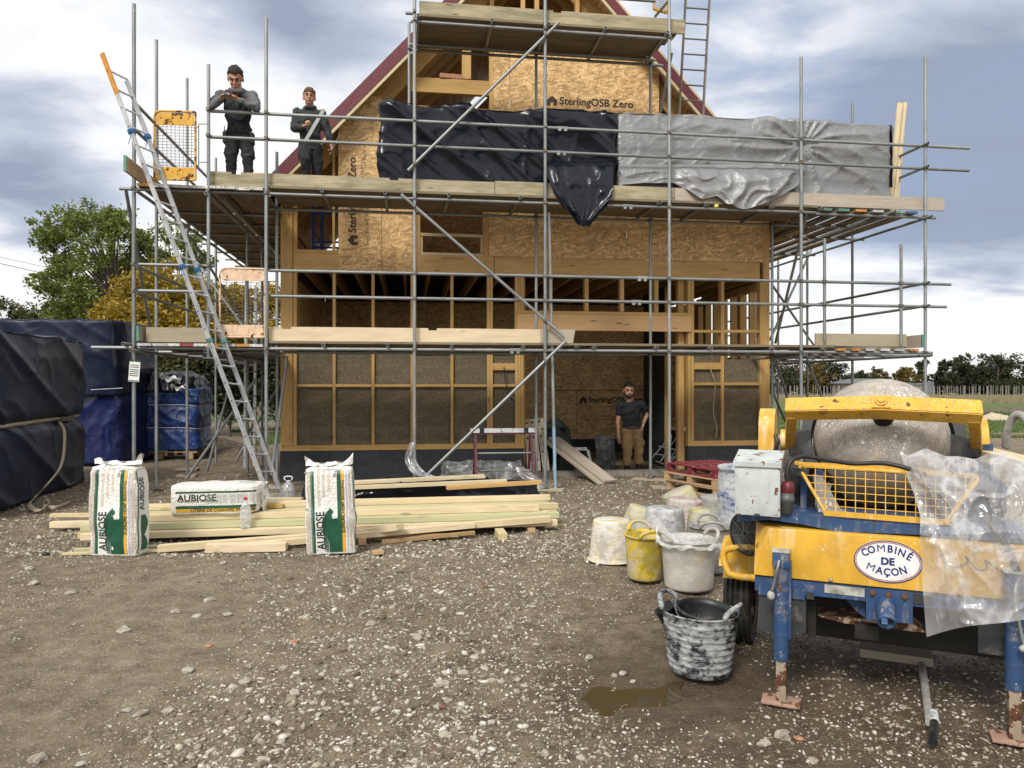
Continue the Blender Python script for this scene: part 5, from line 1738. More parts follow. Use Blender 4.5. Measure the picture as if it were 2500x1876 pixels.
gate(376, 478, 270, 441, WO - 0.12, -3, M_.gate, 0.19, 0.17)
gate(537, 647, 655, 824, WO + 0.0, 0, M_.creamgate, 0.17, 0.17, (5, 14))
gate(1592, 1632, -50, 30, WI - 0.3, 20, M_.gate, 0.05, 0.02, (8, 10), False)
# ---- sole boards under the standards
sole_lab = {'A': None, 'C': 'square timber pad under the standard by the long ladder', 'D': None, 'E': 'curved grey board under the two tubes before the doorway', 'F': 'flat grey board under the front standard right of the doorway',
            'c': 'timber pad under the inner standard at the house corner', 'e': None, 'f': 'grey board under the inner standard in front of the doorway man', 'A2': 'square plywood pad under a left return standard', 'A3': None}
for k, lab in sole_lab.items():
    if not lab:
        continue
    p, u, w, _, _ = STD[k]
    L = 0.62 if k in 'EFf' else 0.34
    q = B.P(u, w, 0.018)
    m = MB()
    m.box((0, 0, 0), (L, 0.225, 0.036), bev=0.004)
    tag(m.build('sole_board', M_.ramp, None, Matrix.Translation(q) @ Matrix.Rotation(R({'E': -14, 'F': 2, 'f': -22}.get(k, 8)), 4, 'Z')), lab, 'sole board')
pp = gp(457, 1150)
m = MB()
m.box((0, 0, 0), (0.42, 0.3, 0.04), bev=0.004)
tag(m.build('sole_board', M_.ramp, None, Matrix.Translation((pp.x, pp.y, 0.03)) @ Matrix.Rotation(R(8), 4, 'Z')), 'pale square pad under the foot of the leaning prop, left', 'sole board')
# ---- scaffold tag on the left corner pole
u, z = B.hit(328, 908, WO - 0.045)
tg = thing('scaffold_tag', B.P(u, WO - 0.045, z), 'white inspection tag with green and black lines on the left corner pole', 'tag')
m = MB()
m.box((0, 0, 0), (0.155, 0.012, 0.30), bev=0.004)
TM = B.M(u, WO - 0.045, z) @ Matrix.Rotation(R(4), 4, 'Y')
m.build('plate', M_.signwhite, tg, TM)
for i, zz_ in enumerate((0.10, 0.07, 0.03, 0.0, -0.03, -0.06)):
    m = MB()
    m.box((0, -0.0075, zz_), (0.12, 0.002, 0.012))
    m.build('printed_line', M_.inkgreen if i % 2 == 0 else M_.inkblack, tg, TM)
m = MB()
m.box((0, -0.0075, -0.135), (0.14, 0.002, 0.012))
m.box((-0.05, 0, 0.165), (0.03, 0.02, 0.03))
m.box((0.05, 0, 0.165), (0.03, 0.02, 0.03))
m.build('clip', M_.inkgreen, tg, TM)
# ------------------------------------------------------------------ ladders
def ladder(name, foot, top, rung, n, mat, label, rail=(0.07, 0.026), rung_r=0.015, tip=0.0, first=0.2, rope=(), spare=0.25):
    """foot and top are the ends of the first rail; rung is the vector to the other rail"""
    foot, top, rung = Vector(foot), Vector(top), Vector(rung)
    root = thing(name, foot, label, 'ladder')
    d_ = (top - foot).normalized()
    L = (top - foot).length
    nrm = d_.cross(rung).normalized()
    for k in range(2):
        o_ = rung * k
        e_ = top + o_ - (d_ * spare * k if tip else Vector())
        s_ = e_ - d_ * tip if (tip and k == 0) else e_
        beam('rail', foot + o_, s_, rail[1], rail[0], mat, root, nrm)
        if tip and k == 0:
            beam('painted_tip', s_, e_, rail[1] + 0.003, rail[0] + 0.003, M_.orangetip, root, nrm)
        m = MB()
        for i in range(n):
            t_ = first + (L - first - 0.25) * i / (n - 1)
            c = foot + o_ + d_ * t_ - nrm * (rail[0] / 2) * 0 - rung.normalized() * (rail[1] / 2 + 0.001) * (1 if k == 0 else -1)
            m.tube([c, c + rung.normalized() * 0.002], 0.016, 8)
        m.build('rung_ends', M_.hole, root)['kind'] = 'stuff'
    for i in range(n):
        t_ = first + (L - first - 0.25) * i / (n - 1)
        pipe('rung', foot + d_ * t_, foot + d_ * t_ + rung, rung_r, mat, root, 8, False)
    for t_, mt in rope:
        m = MB()
        for k in range(2):
            c = foot + d_ * (L * t_ + 0.03 * k) + rung * k
            for j in range(3):
                q = c + d_ * (j * 0.02 - 0.02)
                ring = [q + rung.normalized() * math.cos(a) * 0.035 + nrm * math.sin(a) * 0.055 for a in np.linspace(0, 6.2, 9)]
                m.tube(ring, 0.009, 5, closed=True)
            m.tube([c, c + Vector((0.02, -0.06, -0.1)), c + Vector((-0.01, -0.06, -0.2))], 0.006, 5)
        m.build('rope_lashing', mt, root)
    return root
lf = Vector(gp(657, 1219))
lt = at(249, 131, lf.y - 0.42)
dd = (lt - lf).normalized()
rv = Vector((0.135, 0.24, -0.03))
ladder('ladder', lf, lt, rv, 24, M_.alu, 'long aluminium ladder with orange tip leaning on the left of the scaffold', tip=0.62, rope=((0.83, M_.bluerope), (0.53, M_.bluerope), (0.365, M_.greenrope)), spare=0.28, first=0.16)
# the ladder up at the right of the top platform
la, lb_ = B.hit(1658, 284, WI - 0.35), B.hit(1679, -90, WI - 0.35)
lc = B.hit(1716, 288, WI - 0.35)
a_ = B.P(la[0], WI - 0.35, zb1 + 0.02)
k_ = (zb1 + 0.02 - la[1]) / (lb_[1] - la[1])
a_ = B.P(la[0] + (lb_[0] - la[0]) * k_, WI - 0.35, zb1 + 0.02)
ladder('ladder', a_, B.P(lb_[0], WI - 0.35, lb_[1]), B.U * (lc[0] - la[0]), 15, M_.coupler, 'dark ladder rising past the right end of the top platform', rail=(0.05, 0.03), first=0.3)
# aluminium ladder standing in the left return
a_ = B.P(B.hit(598, 1000, 2.2)[0], 2.2, 0.02)
t_ = B.P(B.hit(602, 640, 2.4)[0], 2.4, B.hit(602, 700, 2.4)[1])
ladder('ladder', a_, t_, B.U * 0.14 + B.W * 0.26, 14, M_.alu, 'pale ladder standing upright inside the left return, behind the cream gate')
# ------------------------------------------------------------------ sheeted stacks and draped sheets
def lofted(c, ax, hx, hy, z0, z1, expo, nseg, nz_, disp, taper=None, top_rise=0.0, cap=10, corner=0.0):
    """a soft box: rounded rectangle rings from z0 to z1, closed over the top; disp(p, n, s, t) moves the skin"""
    c = Vector(c)
    ax = Vector(ax).normalized()
    ay = Vector((0, 0, 1)).cross(ax)
    vs, fs = [], []
    per = []
    # even spacing along the rounded rectangle
    raw = []
    for i in range(720):
        a = 2 * math.pi * i / 720
        ca, sa = math.cos(a), math.sin(a)
        raw.append(Vector((abs(ca) ** (2 / expo) * (1 if ca >= 0 else -1) * hx, abs(sa) ** (2 / expo) * (1 if sa >= 0 else -1) * hy)))
    acc = [0]
    for i in range(720):
        acc.append(acc[-1] + (raw[(i + 1) % 720] - raw[i]).length)
    j = 0
    for k in range(nseg):
        d = acc[-1] * k / nseg
        while acc[j + 1] < d:
            j += 1
        f = (d - acc[j]) / max(1e-9, acc[j + 1] - acc[j])
        p = raw[j].lerp(raw[(j + 1) % 720], f)
        t = (raw[(j + 1) % 720] - raw[j]).normalized()
        per.append((p, Vector((t.y, -t.x)), k / nseg))
    rows = nz_ + cap
    for r in range(rows + 1):
        if r <= nz_:
            t = r / nz_
            sc, z = 1.0, z0 + (z1 - z0) * t
        else:
            q = (r - nz_) / cap
            t = 1 + q
            sc, z = 1 - q * 0.985, z1 + top_rise * math.sin(q * math.pi / 2)
        tp = taper(min(t, 1)) if taper else (1, 1)
        for p, n, s in per:
            base = c + ax * p.x * sc * tp[0] + ay * p.y * sc * tp[1] + Vector((0, 0, z))
            nn = (ax * n.x + ay * n.y) if r < nz_ else ((ax * n.x + ay * n.y) * 0.4 + Vector((0, 0, 1))).normalized()
            vs.append(base + nn * disp(base, nn, s, t))
    for r in range(rows):
        for k in range(nseg):
            k2 = (k + 1) % nseg
            fs.append((r * nseg + k, r * nseg + k2, (r + 1) * nseg + k2, (r + 1) * nseg + k))
    fs.append(tuple(reversed(range(nseg))))
    fs.append(tuple(rows * nseg + k for k in range(nseg)))
    return MB().add(vs, fs)
def folds(p, f, seed, amp, stretch=(1, 1, 1), power=6):
    x, y, z = p.x * f * stretch[0], p.y * f * stretch[1], p.z * f * stretch[2]
    return amp * (ridge(x, y, z + seed, power) + 0.5 * ridge(x * 2.1 + 5, y * 2.1, z * 2.1 + seed, power) + 0.55 * nz(x * 0.6, y * 0.6, z * 0.6 + seed))
# the near stack: its long side runs away from the camera at the left edge
pa, pb = gp(30, 1240), gp(226, 1172)
axA = (pb - pa).normalized()
ctr = pa.lerp(pb, 0.5) - axA * 0.7 + Vector((axA.y, -axA.x, 0)) * -1.15
hlen = (pb - pa).length / 2 + 0.75
strapz = 1.15
def dispA(p, n, s, t):
    along = (p - pa).dot(axA)
    d = folds(p, 0.6, 2.2, 0.028, (1, 1, 1.1), 5)
    # long swags from the top corner down to the strap
    d += 0.05 * ridge((p.z + along * 0.55) * 0.9, along * 0.2, 9.0, 4)
    end = max(0, min(1, (along - (hlen * 2 - 1.9)) / 0.5))
    d += end * 0.055 * math.sin(along * 34 + 2.2 * nz(p.z * 1.2, along)) * (0.4 + 0.6 * max(0, min(1, (p.z - 1.2) / 0.8)))
    d -= 0.085 * math.exp(-((p.z - strapz) / 0.10) ** 2)
    d -= 0.10 * max(0, t - 0.86) * 7 * 0.5 if t <= 1 else 0.06
    if t < 0.12:
        d += 0.12 * (1 - t / 0.12) * nz(along * 1.5, 3.3)
    return d
stA = lofted(ctr, axA, hlen, 1.15, 0.02, 2.52, 7, 300, 64, dispA, None, 0.06, 12).build('tarpaulin_stack', M_.darktarp, smooth=True)
tag(stA, 'big near stack wrapped in navy black tarpaulin, beige strap round it', 'tarped stack')
# strap round it, with a ratchet, and its loose end
nA = Vector((axA.y, -axA.x, 0))
bvh = BVHTree.FromObject(stA, bpy.context.evaluated_depsgraph_get())
def on_A(along, z, off=0.012):
    o = pa + axA * along + nA * 3 + Vector((0, 0, z))
    h = bvh.ray_cast(o, -nA)
    return (h[0] if h[0] else pa + axA * along) + nA * off
def ribbon(pts, wid, side, th=0.004):
    """a flat band along points; side gives the width direction at each point"""
    mb = MB()
    vs = []
    for i, p in enumerate(pts):
        t = (pts[min(i + 1, len(pts) - 1)] - pts[max(i - 1, 0)]).normalized()
        sdir = side(i, t) if callable(side) else side
        nrm = t.cross(sdir).normalized() * th / 2
        w = sdir.normalized() * wid / 2
        vs += [p - w - nrm, p + w - nrm, p + w + nrm, p - w + nrm]
    fs = []
    for i in range(len(pts) - 1):
        a, b_ = i * 4, (i + 1) * 4
        for k in range(4):
            fs.append((a + k, a + (k + 1) % 4, b_ + (k + 1) % 4, b_ + k))
    fs += [(0, 1, 2, 3), tuple(reversed(range(len(vs) - 4, len(vs))))]
    return mb.add(vs, fs)
strap = thing('ratchet_strap', on_A(0.5, strapz), 'beige ratchet strap round the near tarpaulin stack, loose end trailing to the ground', 'strap')
hl2 = (pb - pa).length
pts = [on_A(-1.3 + (hl2 + 1.25) * i / 40, strapz + 0.004 * i * 0.3) for i in range(41)]
ribbon(pts, 0.05, Vector((0, 0, 1))).build('band', M_.webbing, strap, smooth=True)
rx = hl2 * 0.62
ra = on_A(rx, strapz + 0.02, 0.03)
mb = MB()
Rr = Matrix((axA, nA, (0, 0, 1))).transposed()
mb.box(ra, (0.34, 0.05, 0.075), Rr, 0.01)
mb.box(ra + axA * 0.24, (0.12, 0.06, 0.09), Rr, 0.01)
mb.tube([ra + axA * 0.14 - Vector((0, 0, .06)), ra + axA * 0.14 + Vector((0, 0, .06))], 0.022, 8)
mb.build('ratchet', M_.coupler, strap)
tail = [on_A(rx - 0.16, strapz - 0.01, 0.02), on_A(rx - 0.30, 0.95, 0.08), on_A(rx - 0.75, 0.5, 0.16), gp(118, 1180, 0.26), gp(88, 1212, 0.06), gp(70, 1233, 0.02), gp(95, 1247, 0.02), gp(118, 1232, 0.05), gp(112, 1222, 0.08), gp(106, 1236, 0.03), gp(135, 1240, 0.02), gp(170, 1228, 0.03)]
ribbon(cubic(tail, 7), 0.065, lambda i, t: (axA * 0.8 + Vector((0.3, 0, 0.1))).normalized() if i < 30 else Vector((0.25, 0.3, 0.9)).normalized() if i > 44 else Vector((0.5, 0.3, 0.35)).normalized()).build('loose_end', M_.webbing, strap, smooth=True)
# the stack behind it: dark sheet on top, blue sheet below
Zb = 15.6
cB = Vector((x_at(60, Zb), Zb + 1.1, 0))
hxB = x_at(278, Zb) - cB.x
def dispB(p, n, s, t):
    d = folds(p, 0.8, 7.7, 0.03, (1, 1, 1.5), 6)
    d += 0.03 * ridge((p.x * 1.2 + p.z * 1.5), p.z * 0.4, 3.0, 4)
    return d - (0.05 * nz(p.x * 2, 4) if t < 0.1 else 0)
stB = thing('tarpaulin_stack', cB, 'tall stack behind, black sheet above and deep blue wrapping below', 'tarped stack')
lofted((cB.x, cB.y, 0), (1, 0.04, 0), hxB, 1.1, z_at(880, Zb) - 0.75, z_at(786, Zb) + 0.03, 8, 220, 36, dispB, None, 0.05, 8).build('cover_sheet', M_.darktarp, stB, smooth=True)
lofted((cB.x, cB.y + 0.02, 0), (1, 0.04, 0), hxB + 0.02, 1.0, 0.03, z_at(880, Zb) - 0.6, 9, 200, 30, lambda p, n, s, t: folds(p, 1.3, 2.2, 0.04, (1, 1, 0.5), 6), None, 0.0, 4).build('blue_wrap', M_.deepblue, stB, smooth=True)
# a pulled out corner of the sheet with a pale torn flap
pc = [at(300, 790, 16.4), at(318, 850, 16.6), at(312, 905, 16.4), at(282, 900, 15.7)]
mb = MB()
mb.grid(lambda u, v: pc[0].lerp(pc[1], v).lerp(at(276, 790, 15.6).lerp(pc[3], v), 1 - u) + Vector((0, -0.08 * math.sin(u * 7 + v * 3) - 0.05, 0.05 * math.sin(u * 9))), 12, 14)
mb.build('corner_fold', M_.darktarp, stB, smooth=True)
mb = MB()
mb.grid(lambda u, v: at(288 + 18 * u, 788 + 4 * v + 34 * u * v + 10 * u, 16.3) + Vector((0, -0.06 * math.sin(u * 9 + v * 5) - 0.06, 0)), 12, 6)
mb.build('torn_flap', M_.whiteflap, stB, smooth=True)
w_ = [at(222 + (300 - 222) * i / 10, 952 - 2 * i * 0.2, Zb - 0.06) for i in range(11)]
MB().tube(w_, 0.007, 5).build('tie_line', M_.whiteflap, stB)
# blue pallet stack
Zc = 17.0
x0, x1 = x_at(301, Zc), x_at(470, Zc)
cC = Vector(((x0 + x1) / 2, Zc + 0.65, 0))
stC = thing('tarpaulin_stack', cC, 'low pallet stack in bright blue tarpaulin with a black top sheet', 'tarped stack')
zc1 = z_at(950, Zc)
def dispC(p, n, s, t):
    d = folds(p, 1.5, 4.4, 0.045, (1, 1, 1), 5) + 0.03 * ridge(p.x * 1.8 + p.z * 2.2, p.z, 1.0, 4)
    d -= 0.035 * sum(math.exp(-((p.z - q) / 0.035) ** 2) for q in (0.72, 1.25))
    return d
lofted(cC, (1, 0.10, 0), (x1 - x0) / 2, 0.6, 0.22, zc1, 8, 200, 40, dispC, None, 0.03, 6).build('blue_wrap', M_.bluetarp, stC, smooth=True)
lofted(cC, (1, 0.10, 0), (x1 - x0) / 2 - 0.04, 0.62, zc1 - 0.05, z_at(920, Zc), 6, 160, 12, lambda p, n, s, t: folds(p, 1.6, 9.4, 0.09, (1, 1, 1), 4), lambda t: (1 - 0.16 * t, 1 - 0.2 * t), 0.08, 8).build('top_sheet', M_.blacktarp, stC, smooth=True)
for (xa, ya, xb, yb_) in ((395, 914, 440, 935), (420, 940, 458, 955)):
    mb = MB()
    mb.grid(lambda u, v: at(xa + (xb - xa) * u, ya + (yb_ - ya) * (0.35 * u + 0.65 * v), Zc - 0.05) + Vector((0, -0.06 * math.sin(u * 8 + v * 4) - 0.05, 0.03 * math.sin(u * 11))), 10, 6)
    mb.build('pale_flap', M_.whiteflap, stC, smooth=True)
for zz_ in (0.72, 1.25, 1.50):
    ring = []
    for a in np.linspace(0, 2 * math.pi, 49)[:-1]:
        ca, sa = math.cos(a), math.sin(a)
        q = Vector(((abs(ca) ** 0.25) * (1 if ca > 0 else -1) * ((x1 - x0) / 2 + 0.02), (abs(sa) ** 0.25) * (1 if sa > 0 else -1) * 0.63, 0))
        ring.append(cC + Matrix.Rotation(math.atan(0.1), 3, 'Z') @ q + Vector((0, 0, zz_ + 0.02 * math.sin(3 * a))))
    mb = MB()
    mb.tube(ring, 0.008, 5, closed=True)
    mb.build('binding_line', M_.greenrope if zz_ > 1.4 else M_.whiteflap, stC)
mb = MB()
for k in range(3):
    mb.box(cC + Vector((0, -0.5 + 0.5 * k, 0.17)), ((x1 - x0) + 0.1, 0.1, 0.022))
    for q in (-0.7, 0, 0.7):
        mb.box(cC + Vector((q, -0.5 + 0.5 * k, 0.08)), (0.12, 0.1, 0.15))
mb.build('pallet', M_.pallet, stC)
# a brown sack on its top corner
mb = MB()
mb.sphere(at(312, 925, Zc - 0.15), (0.10, 0.08, 0.17), 12, 8)
mb.sphere(at(312, 948, Zc - 0.15), (0.09, 0.08, 0.2), 12, 8)
o = link_mesh('sack', fuse(mb, 0.03, 8), M_.tan, smooth=True)
tag(o, 'small brown sack hung on the corner of the blue pallet stack', 'sack')
# ---- sheets over the material on the upper deck
zd = zb1 + 0.02
u0, zt0 = B.hit(928, 249, -1.58)
u1, zt1_ = B.hit(1506, 284, -1.58)
def deck_sheet(ua, ub, w0, w1, zlo, zhi, mat, disp, nseg, nz_, name, label, expo=14):
    c = B.P((ua + ub) / 2, (w0 + w1) / 2, 0)
    o = lofted(c, B.U, (ub - ua) / 2, (w1 - w0) / 2, zlo, zhi, expo, nseg, nz_, disp, None, 0.0, 8).build(name, mat, smooth=True)
    return tag(o, label, 'tarpaulin')
def local(p):
    q = p - Vector((B.x0, B.y0, 0))
    return q.dot(B.U), q.dot(B.W)
def dispK(p, n, s, t):
    u, w = local(p)
    up = (p.z - zd) / (zt0 - zd)
    # creases swing down from the top edge towards the pulled corner on the right
    q = (u - u0) * 0.42 + up * 0.9
    d = 0.085 * ridge(u * 0.4, q * 2.0, 3.0, 4) + 0.035 * ridge(u * 0.9 + up, q * 3.2, 8.0, 7) + 0.02 * nz(u * 2, p.z * 2, 1)
    d += 0.035 * ridge(u * 1.5, p.z * 0.6, 11.0, 7)
    d -= 0.06 * max(0, up - 0.93) * 10 * (0.5 + nz(u * 2.2, 6))
    return d - 0.03
black = deck_sheet(u0, u1, -1.60, -1.06, zd - 0.01, (zt0 + zt1_) / 2 + 0.01, M_.blacktarp, dispK, 320, 54, 'tarpaulin', 'shiny black polythene over the left half of the deck stack, corner hanging down')
# its loose corner falls outside the toe board
ct = [B.hit(x, y, -1.66) for x, y in ((1290, 415), (1338, 437), (1346, 430))]
def flap(u, v):
    """u across, v down: from the mid rail to a point below the deck"""
    topL, topR = B.hit(1318, 395, -1.62), B.hit(1496, 395, -1.62)
    tip = B.hit(1420, 553, -1.80)
    left = [topL, B.hit(1342, 450, -1.79), B.hit(1370, 500, -1.80), B.hit(1410, 546, -1.80)]
    right = [topR, B.hit(1496, 455, -1.79), B.hit(1481, 505, -1.80), B.hit(1434, 554, -1.80)]
    cl = cubic([(a, 0, b_) for a, b_ in left], 12)
    cr = cubic([(a, 0, b_) for a, b_ in right], 12)
    k = v * (len(cl) - 1)
    i = min(int(k), len(cl) - 2)
    a = cl[i].lerp(cl[i + 1], k - i)
    b_ = cr[i].lerp(cr[i + 1], k - i)
    p = a.lerp(b_, u)
    w = -1.63 - 0.17 * min(1, v / 0.32)
    amp = 0.05 + 0.05 * v
    w -= amp * (ridge(u * 3.0 + v * 0.6, v * 1.0, 2.2, 3) + 0.5 * ridge(u * 6 + 3, v * 2.1, 7.2, 4)) * min(1, v * 4)
    return B.P(p.x, w, p.z - 0.03 * ridge(u * 5, 1.1, 3, 2) * (v > 0.9))
mb = MB()
mb.grid(flap, 46, 60)
mb.build('hanging_corner', M_.blacktarp, black, smooth=True, fix=False)
u2, zt2_ = B.hit(1507, 281, -1.52)
u3, zt3_ = B.hit(2176, 300, -1.52)
uS = B.hit(1958, 400, -1.5)[0]
zpull = gU1 - 0.02
def dispG(p, n, s, t):
    u, w = local(p)
    # creases gather where the sheet is tied to the standard
    r_ = math.hypot(u - uS, (p.z - zpull) * 1.3) + 0.08
    ang = math.atan2(p.z - zpull, u - uS)
    d = 0.10 * ridge(ang * 2.0, r_ * 0.5, 5.0, 4) * math.exp(-r_ / 1.5) * min(1, r_ * 3)
    d -= 0.10 * math.exp(-(r_ / 0.16) ** 2)
    d += 0.022 * ridge(u * 1.6, p.z * 1.8, 1.0, 4) + 0.010 * ridge(u * 3.7, p.z * 3.4, 2.0, 5)
    d += 0.03 * nz(u * 0.8, p.z * 0.8, 6)
    return d - 0.02
grey = deck_sheet(u2, u3, -1.55, -1.06, zd - 0.012, (zt2_ + zt3_) / 2, M_.greytarp, dispG, 360, 60, 'tarpaulin', 'crumpled silver grey tarpaulin over the right half of the deck stack')
def flap2(u, v):
    topx = 1510 + (1955 - 1510) * u
    top = B.hit(topx, 402, -1.58)
    low = np.interp(topx, [1510, 1560, 1640, 1668, 1700, 1735, 1760, 1800, 1860, 1910, 1955], [446, 442, 442, 460, 487, 478, 500, 512, 496, 466, 440])
    bot = B.hit(topx, low, -1.80)
    z = top[1] + (bot[1] - top[1]) * v
    drop = max(0, (low - 446) / 66)
    w = -1.575 - 0.225 * min(1, v * 2.2) * min(1, 0.35 + drop * 1.5) - 0.07 * (ridge(u * 5.5 + v * 0.8, v * 1.3, 3.3, 3) + 0.6 * ridge(u * 11, v * 3.1, 6.3, 4)) * min(1, v * 3) * (0.4 + drop)
    return B.P(top[0] + 0.04 * nz(u * 7, v * 3), w, z)
mb = MB()
mb.grid(flap2, 110, 34)
mb.build('hanging_edge', M_.greytarp, grey, smooth=True, fix=False)
# dark end of the grey sheet
mb = MB()
ue = u3 + 0.0
mb.grid(lambda u, v: B.P(ue + 0.015 + 0.16 * math.sin(math.pi * u) * (0.35 + 0.65 * v) * (v < 0.98) + 0.03 * nz(u * 5, v * 5), -1.53 + 0.45 * u, zd + 0.45 + (zt3_ - zd - 0.47) * v + 0.04 * nz(v * 4, u * 6)), 16, 18)
mb.build('folded_end', M_.blacktarp, grey, smooth=True, fix=False)
# a yellow plug on the ledger under the flap
u, z = B.hit(1748, 492, WO - 0.06)
mb = MB()
mb.lathe([(0.0, -0.04), (0.032, -0.04), (0.036, 0.0), (0.03, 0.018), (0.0, 0.03)], 14, B.M(u, WO - 0.08, zU + 0.02) @ Matrix.Rotation(R(90), 4, 'X'), False, False)
tag(mb.build('plastic_plug', M_.yellowcap, smooth=True), 'bright yellow plastic cap on a tube end under the grey sheet', 'plug')
# planks leaning at the right end of the upper deck
for i, (xa, ya, xb, yb_, lab) in enumerate(((2170, 462, 2197, 252, 'left one of the three planks leaning at the right end of the upper deck'), (2186, 462, 2214, 249, 'middle and tallest of the planks leaning at the right deck end'),
                                           (2196, 464, 2211, 318, 'shortest plank leaning at the right deck end'))):
    a, b_ = B.hit(xa, ya, -1.35), B.hit(xb, yb_, -1.05)
    tag(beam('plank', B.P(a[0], -1.35 + 0.07 * i, zd), B.P(b_[0], -1.05 + 0.05 * i, b_[1]), 0.085 if i != 1 else 0.06, 0.04, M_.stack, None, B.W), lab, 'plank')
# ------------------------------------------------------------------ sawn timber in the yard
random.seed(12)
def plank(px0, py0, z0, px1, py1, z1, ww, hh, mat, label, group=None, name='plank', roll=0):
    a, b_ = gp(px0, py0, z0), gp(px1, py1, z1)
    d_ = (b_ - a).normalized()
    back = Vector((-d_.y, d_.x, 0)).normalized()
    off = back * ww / 2 + Vector((0, 0, hh / 2))
    up = Vector((0, 0, 1)) if not roll else Matrix.Rotation(R(roll), 3, d_) @ Vector((0, 0, 1))
    o = beam(name, a + off, b_ + off, ww, hh, mat, None, up, 0.003)
    return tag(o, label, 'timber', group)
ST, GR_ = M_.stack, M_.green
TS = Frame(gp(196, 1322, 0.05).x, gp(196, 1322, 0.05).y, 9.0)
LS = 5.30
for k, u in enumerate((0.35, 2.75, 4.95)):
    o = beam('bearer', TS.P(u, -0.06, 0.025), TS.P(u, 0.62, 0.025), 0.09, 0.055, M_.pallet, None)
    tag(o, ('short timber bearer under the left end of the long stack', 'short timber bearer under the middle of the long stack', 'short timber bearer under the right end of the long stack')[k], 'timber')
rows = [(0.0, 1), (0.102, 2), (0.205, 3), (0.308, 3), (0.412, 3), (0.515, 4)]
for r_, (w, n) in enumerate(rows):
    for k in range(n):
        hh = 0.070
        a = random.uniform(-0.10, 0.10) + (0.10 if r_ > 2 else 0)
        e = LS + random.uniform(-0.22, 0.08)
        z = 0.055 + k * 0.0735 + hh / 2 + 0.001
        mat = GR_ if (r_, k) in ((1, 1), (4, 2)) else ST
        lab = {(1, 1): 'greenish plank on top of the second row of the long stack', (0, 0): 'lowest front plank of the long timber stack', (5, 3): 'single plank on the highest layer at the back of the long stack'}.get((r_, k), 'sawn plank in the long timber stack')
        tag(beam('plank', TS.P(a, w + 0.05, z), TS.P(e, w + 0.05 + random.uniform(-.006, .006), z), 0.093, hh, mat, None, (0, 0, 1), 0.005), lab, 'timber',
            'sawn planks in the long stack' if lab == 'sawn plank in the long timber stack' else None)
plank(384, 1350, 0.0, 1345, 1276, 0.11, 0.10, 0.07, ST, 'long pale plank slanting along the front foot of the stack')
plank(520, 1349, 0.01, 1160, 1290, 0.10, 0.09, 0.06, ST, 'plank half hidden behind the long slanting front plank')
plank(500, 1351, 0.0, 697, 1347, 0.0, 0.11, 0.085, ST, 'short thick timber offcut lying before the stack, between the bags')
plank(860, 1310, 0.03, 967, 1296, 0.16, 0.13, 0.06, ST, 'wide plank end with a cut corner right of the standing bag')
plank(180, 1350, 0.0, 480, 1338, 0.0, 0.05, 0.04, GR_, 'thin batten on the ground left of the stack, behind the first bag')
plank(150, 1357, 0.0, 420, 1347, 0.0, 0.04, 0.025, ST, 'thin white lath on the ground, farthest left')
plank(934, 1329, 0.0, 1160, 1306, 0.03, 0.05, 0.04, M_.brownwood, 'brown batten lying in front of the stack, lower of two')
plank(896, 1317, 0.02, 1120, 1312, 0.02, 0.05, 0.04, M_.brownwood, 'brown batten lying in front of the stack, upper of two')
plank(1330, 1291, 0.0, 1385, 1283, 0.0, 0.03, 0.02, ST, 'thin pale lath beyond the right end of the stack')
plank(910, 1356, 0.0, 938, 1354, 0.0, 0.12, 0.03, M_.pallet, 'tiny wood scrap on the gravel right of the standing bag', name='wood_scrap')
plank(120, 1264, 0.12, 330, 1262, 0.12, 0.09, 0.04, ST, 'plank sticking out farthest left behind the first bag')
plank(120, 1290, 0.02, 300, 1286, 0.02, 0.10, 0.07, ST, 'lower plank sticking out left behind the first bag')
# blocks under the slanting plank
for px, py, L, lab in ((885, 1332, 0.16, 'short timber block right of the standing bag'), (1228, 1320, 0.30, 'pale timber block end-on before the right end of the stack')):
    p = gp(px, py)
    o = beam('timber_block', p + Vector((0, 0, 0.04)), p + Vector((-0.05, L, 0.04)), 0.085 if L < .2 else 0.10, 0.08, M_.pallet if L < 0.2 else ST, None, (0, 0, 1), 0.004)
    tag(o, lab, 'timber')
# planks by the bottles, on top of the stack
plank(560, 1228, 0.30, 735, 1227, 0.30, 0.12, 0.045, ST, 'short pale board on the stack between lying bag and standing bag')
plank(600, 1242, 0.28, 690, 1241, 0.28, 0.12, 0.045, M_.timber, 'darker short board under the pale board beside the small bottle')
# black wrapped pack behind, planks on it
p0, p1 = gp(735, 1240), gp(1318, 1226)
ax = (p1 - p0).normalized()
pc_ = p0.lerp(p1, 0.5) + Vector((-ax.y, ax.x, 0)) * 0.42
PKL = (p1 - p0).length / 2
pack = lofted(pc_, ax, PKL, 0.40, 0.0, 0.26, 5, 260, 16,
              lambda p, n, s, t: folds(p, 1.6, 3.1, 0.06, (1, 1, 1.4), 5) + 0.03 * ridge(p.x * 1.1 + p.z * 3, p.z * 2, 6, 4) - 0.03, None, 0.02, 8).build('wrapped_pack', M_.blacktarp, smooth=True)
tag(pack, 'long low pack wrapped in black polythene behind the timber stack', 'wrapped pack')
plank(840, 1185, 0.285, 1185, 1168, 0.30, 0.12, 0.05, ST, 'back plank on the black wrapped pack')
plank(840, 1197, 0.27, 1238, 1180, 0.29, 0.10, 0.05, ST, 'front plank lying on the black wrapped pack')
plank(1093, 1197, 0.27, 1322, 1183, 0.28, 0.09, 0.055, M_.timber, 'knotty plank slanting off the right end of the black pack')
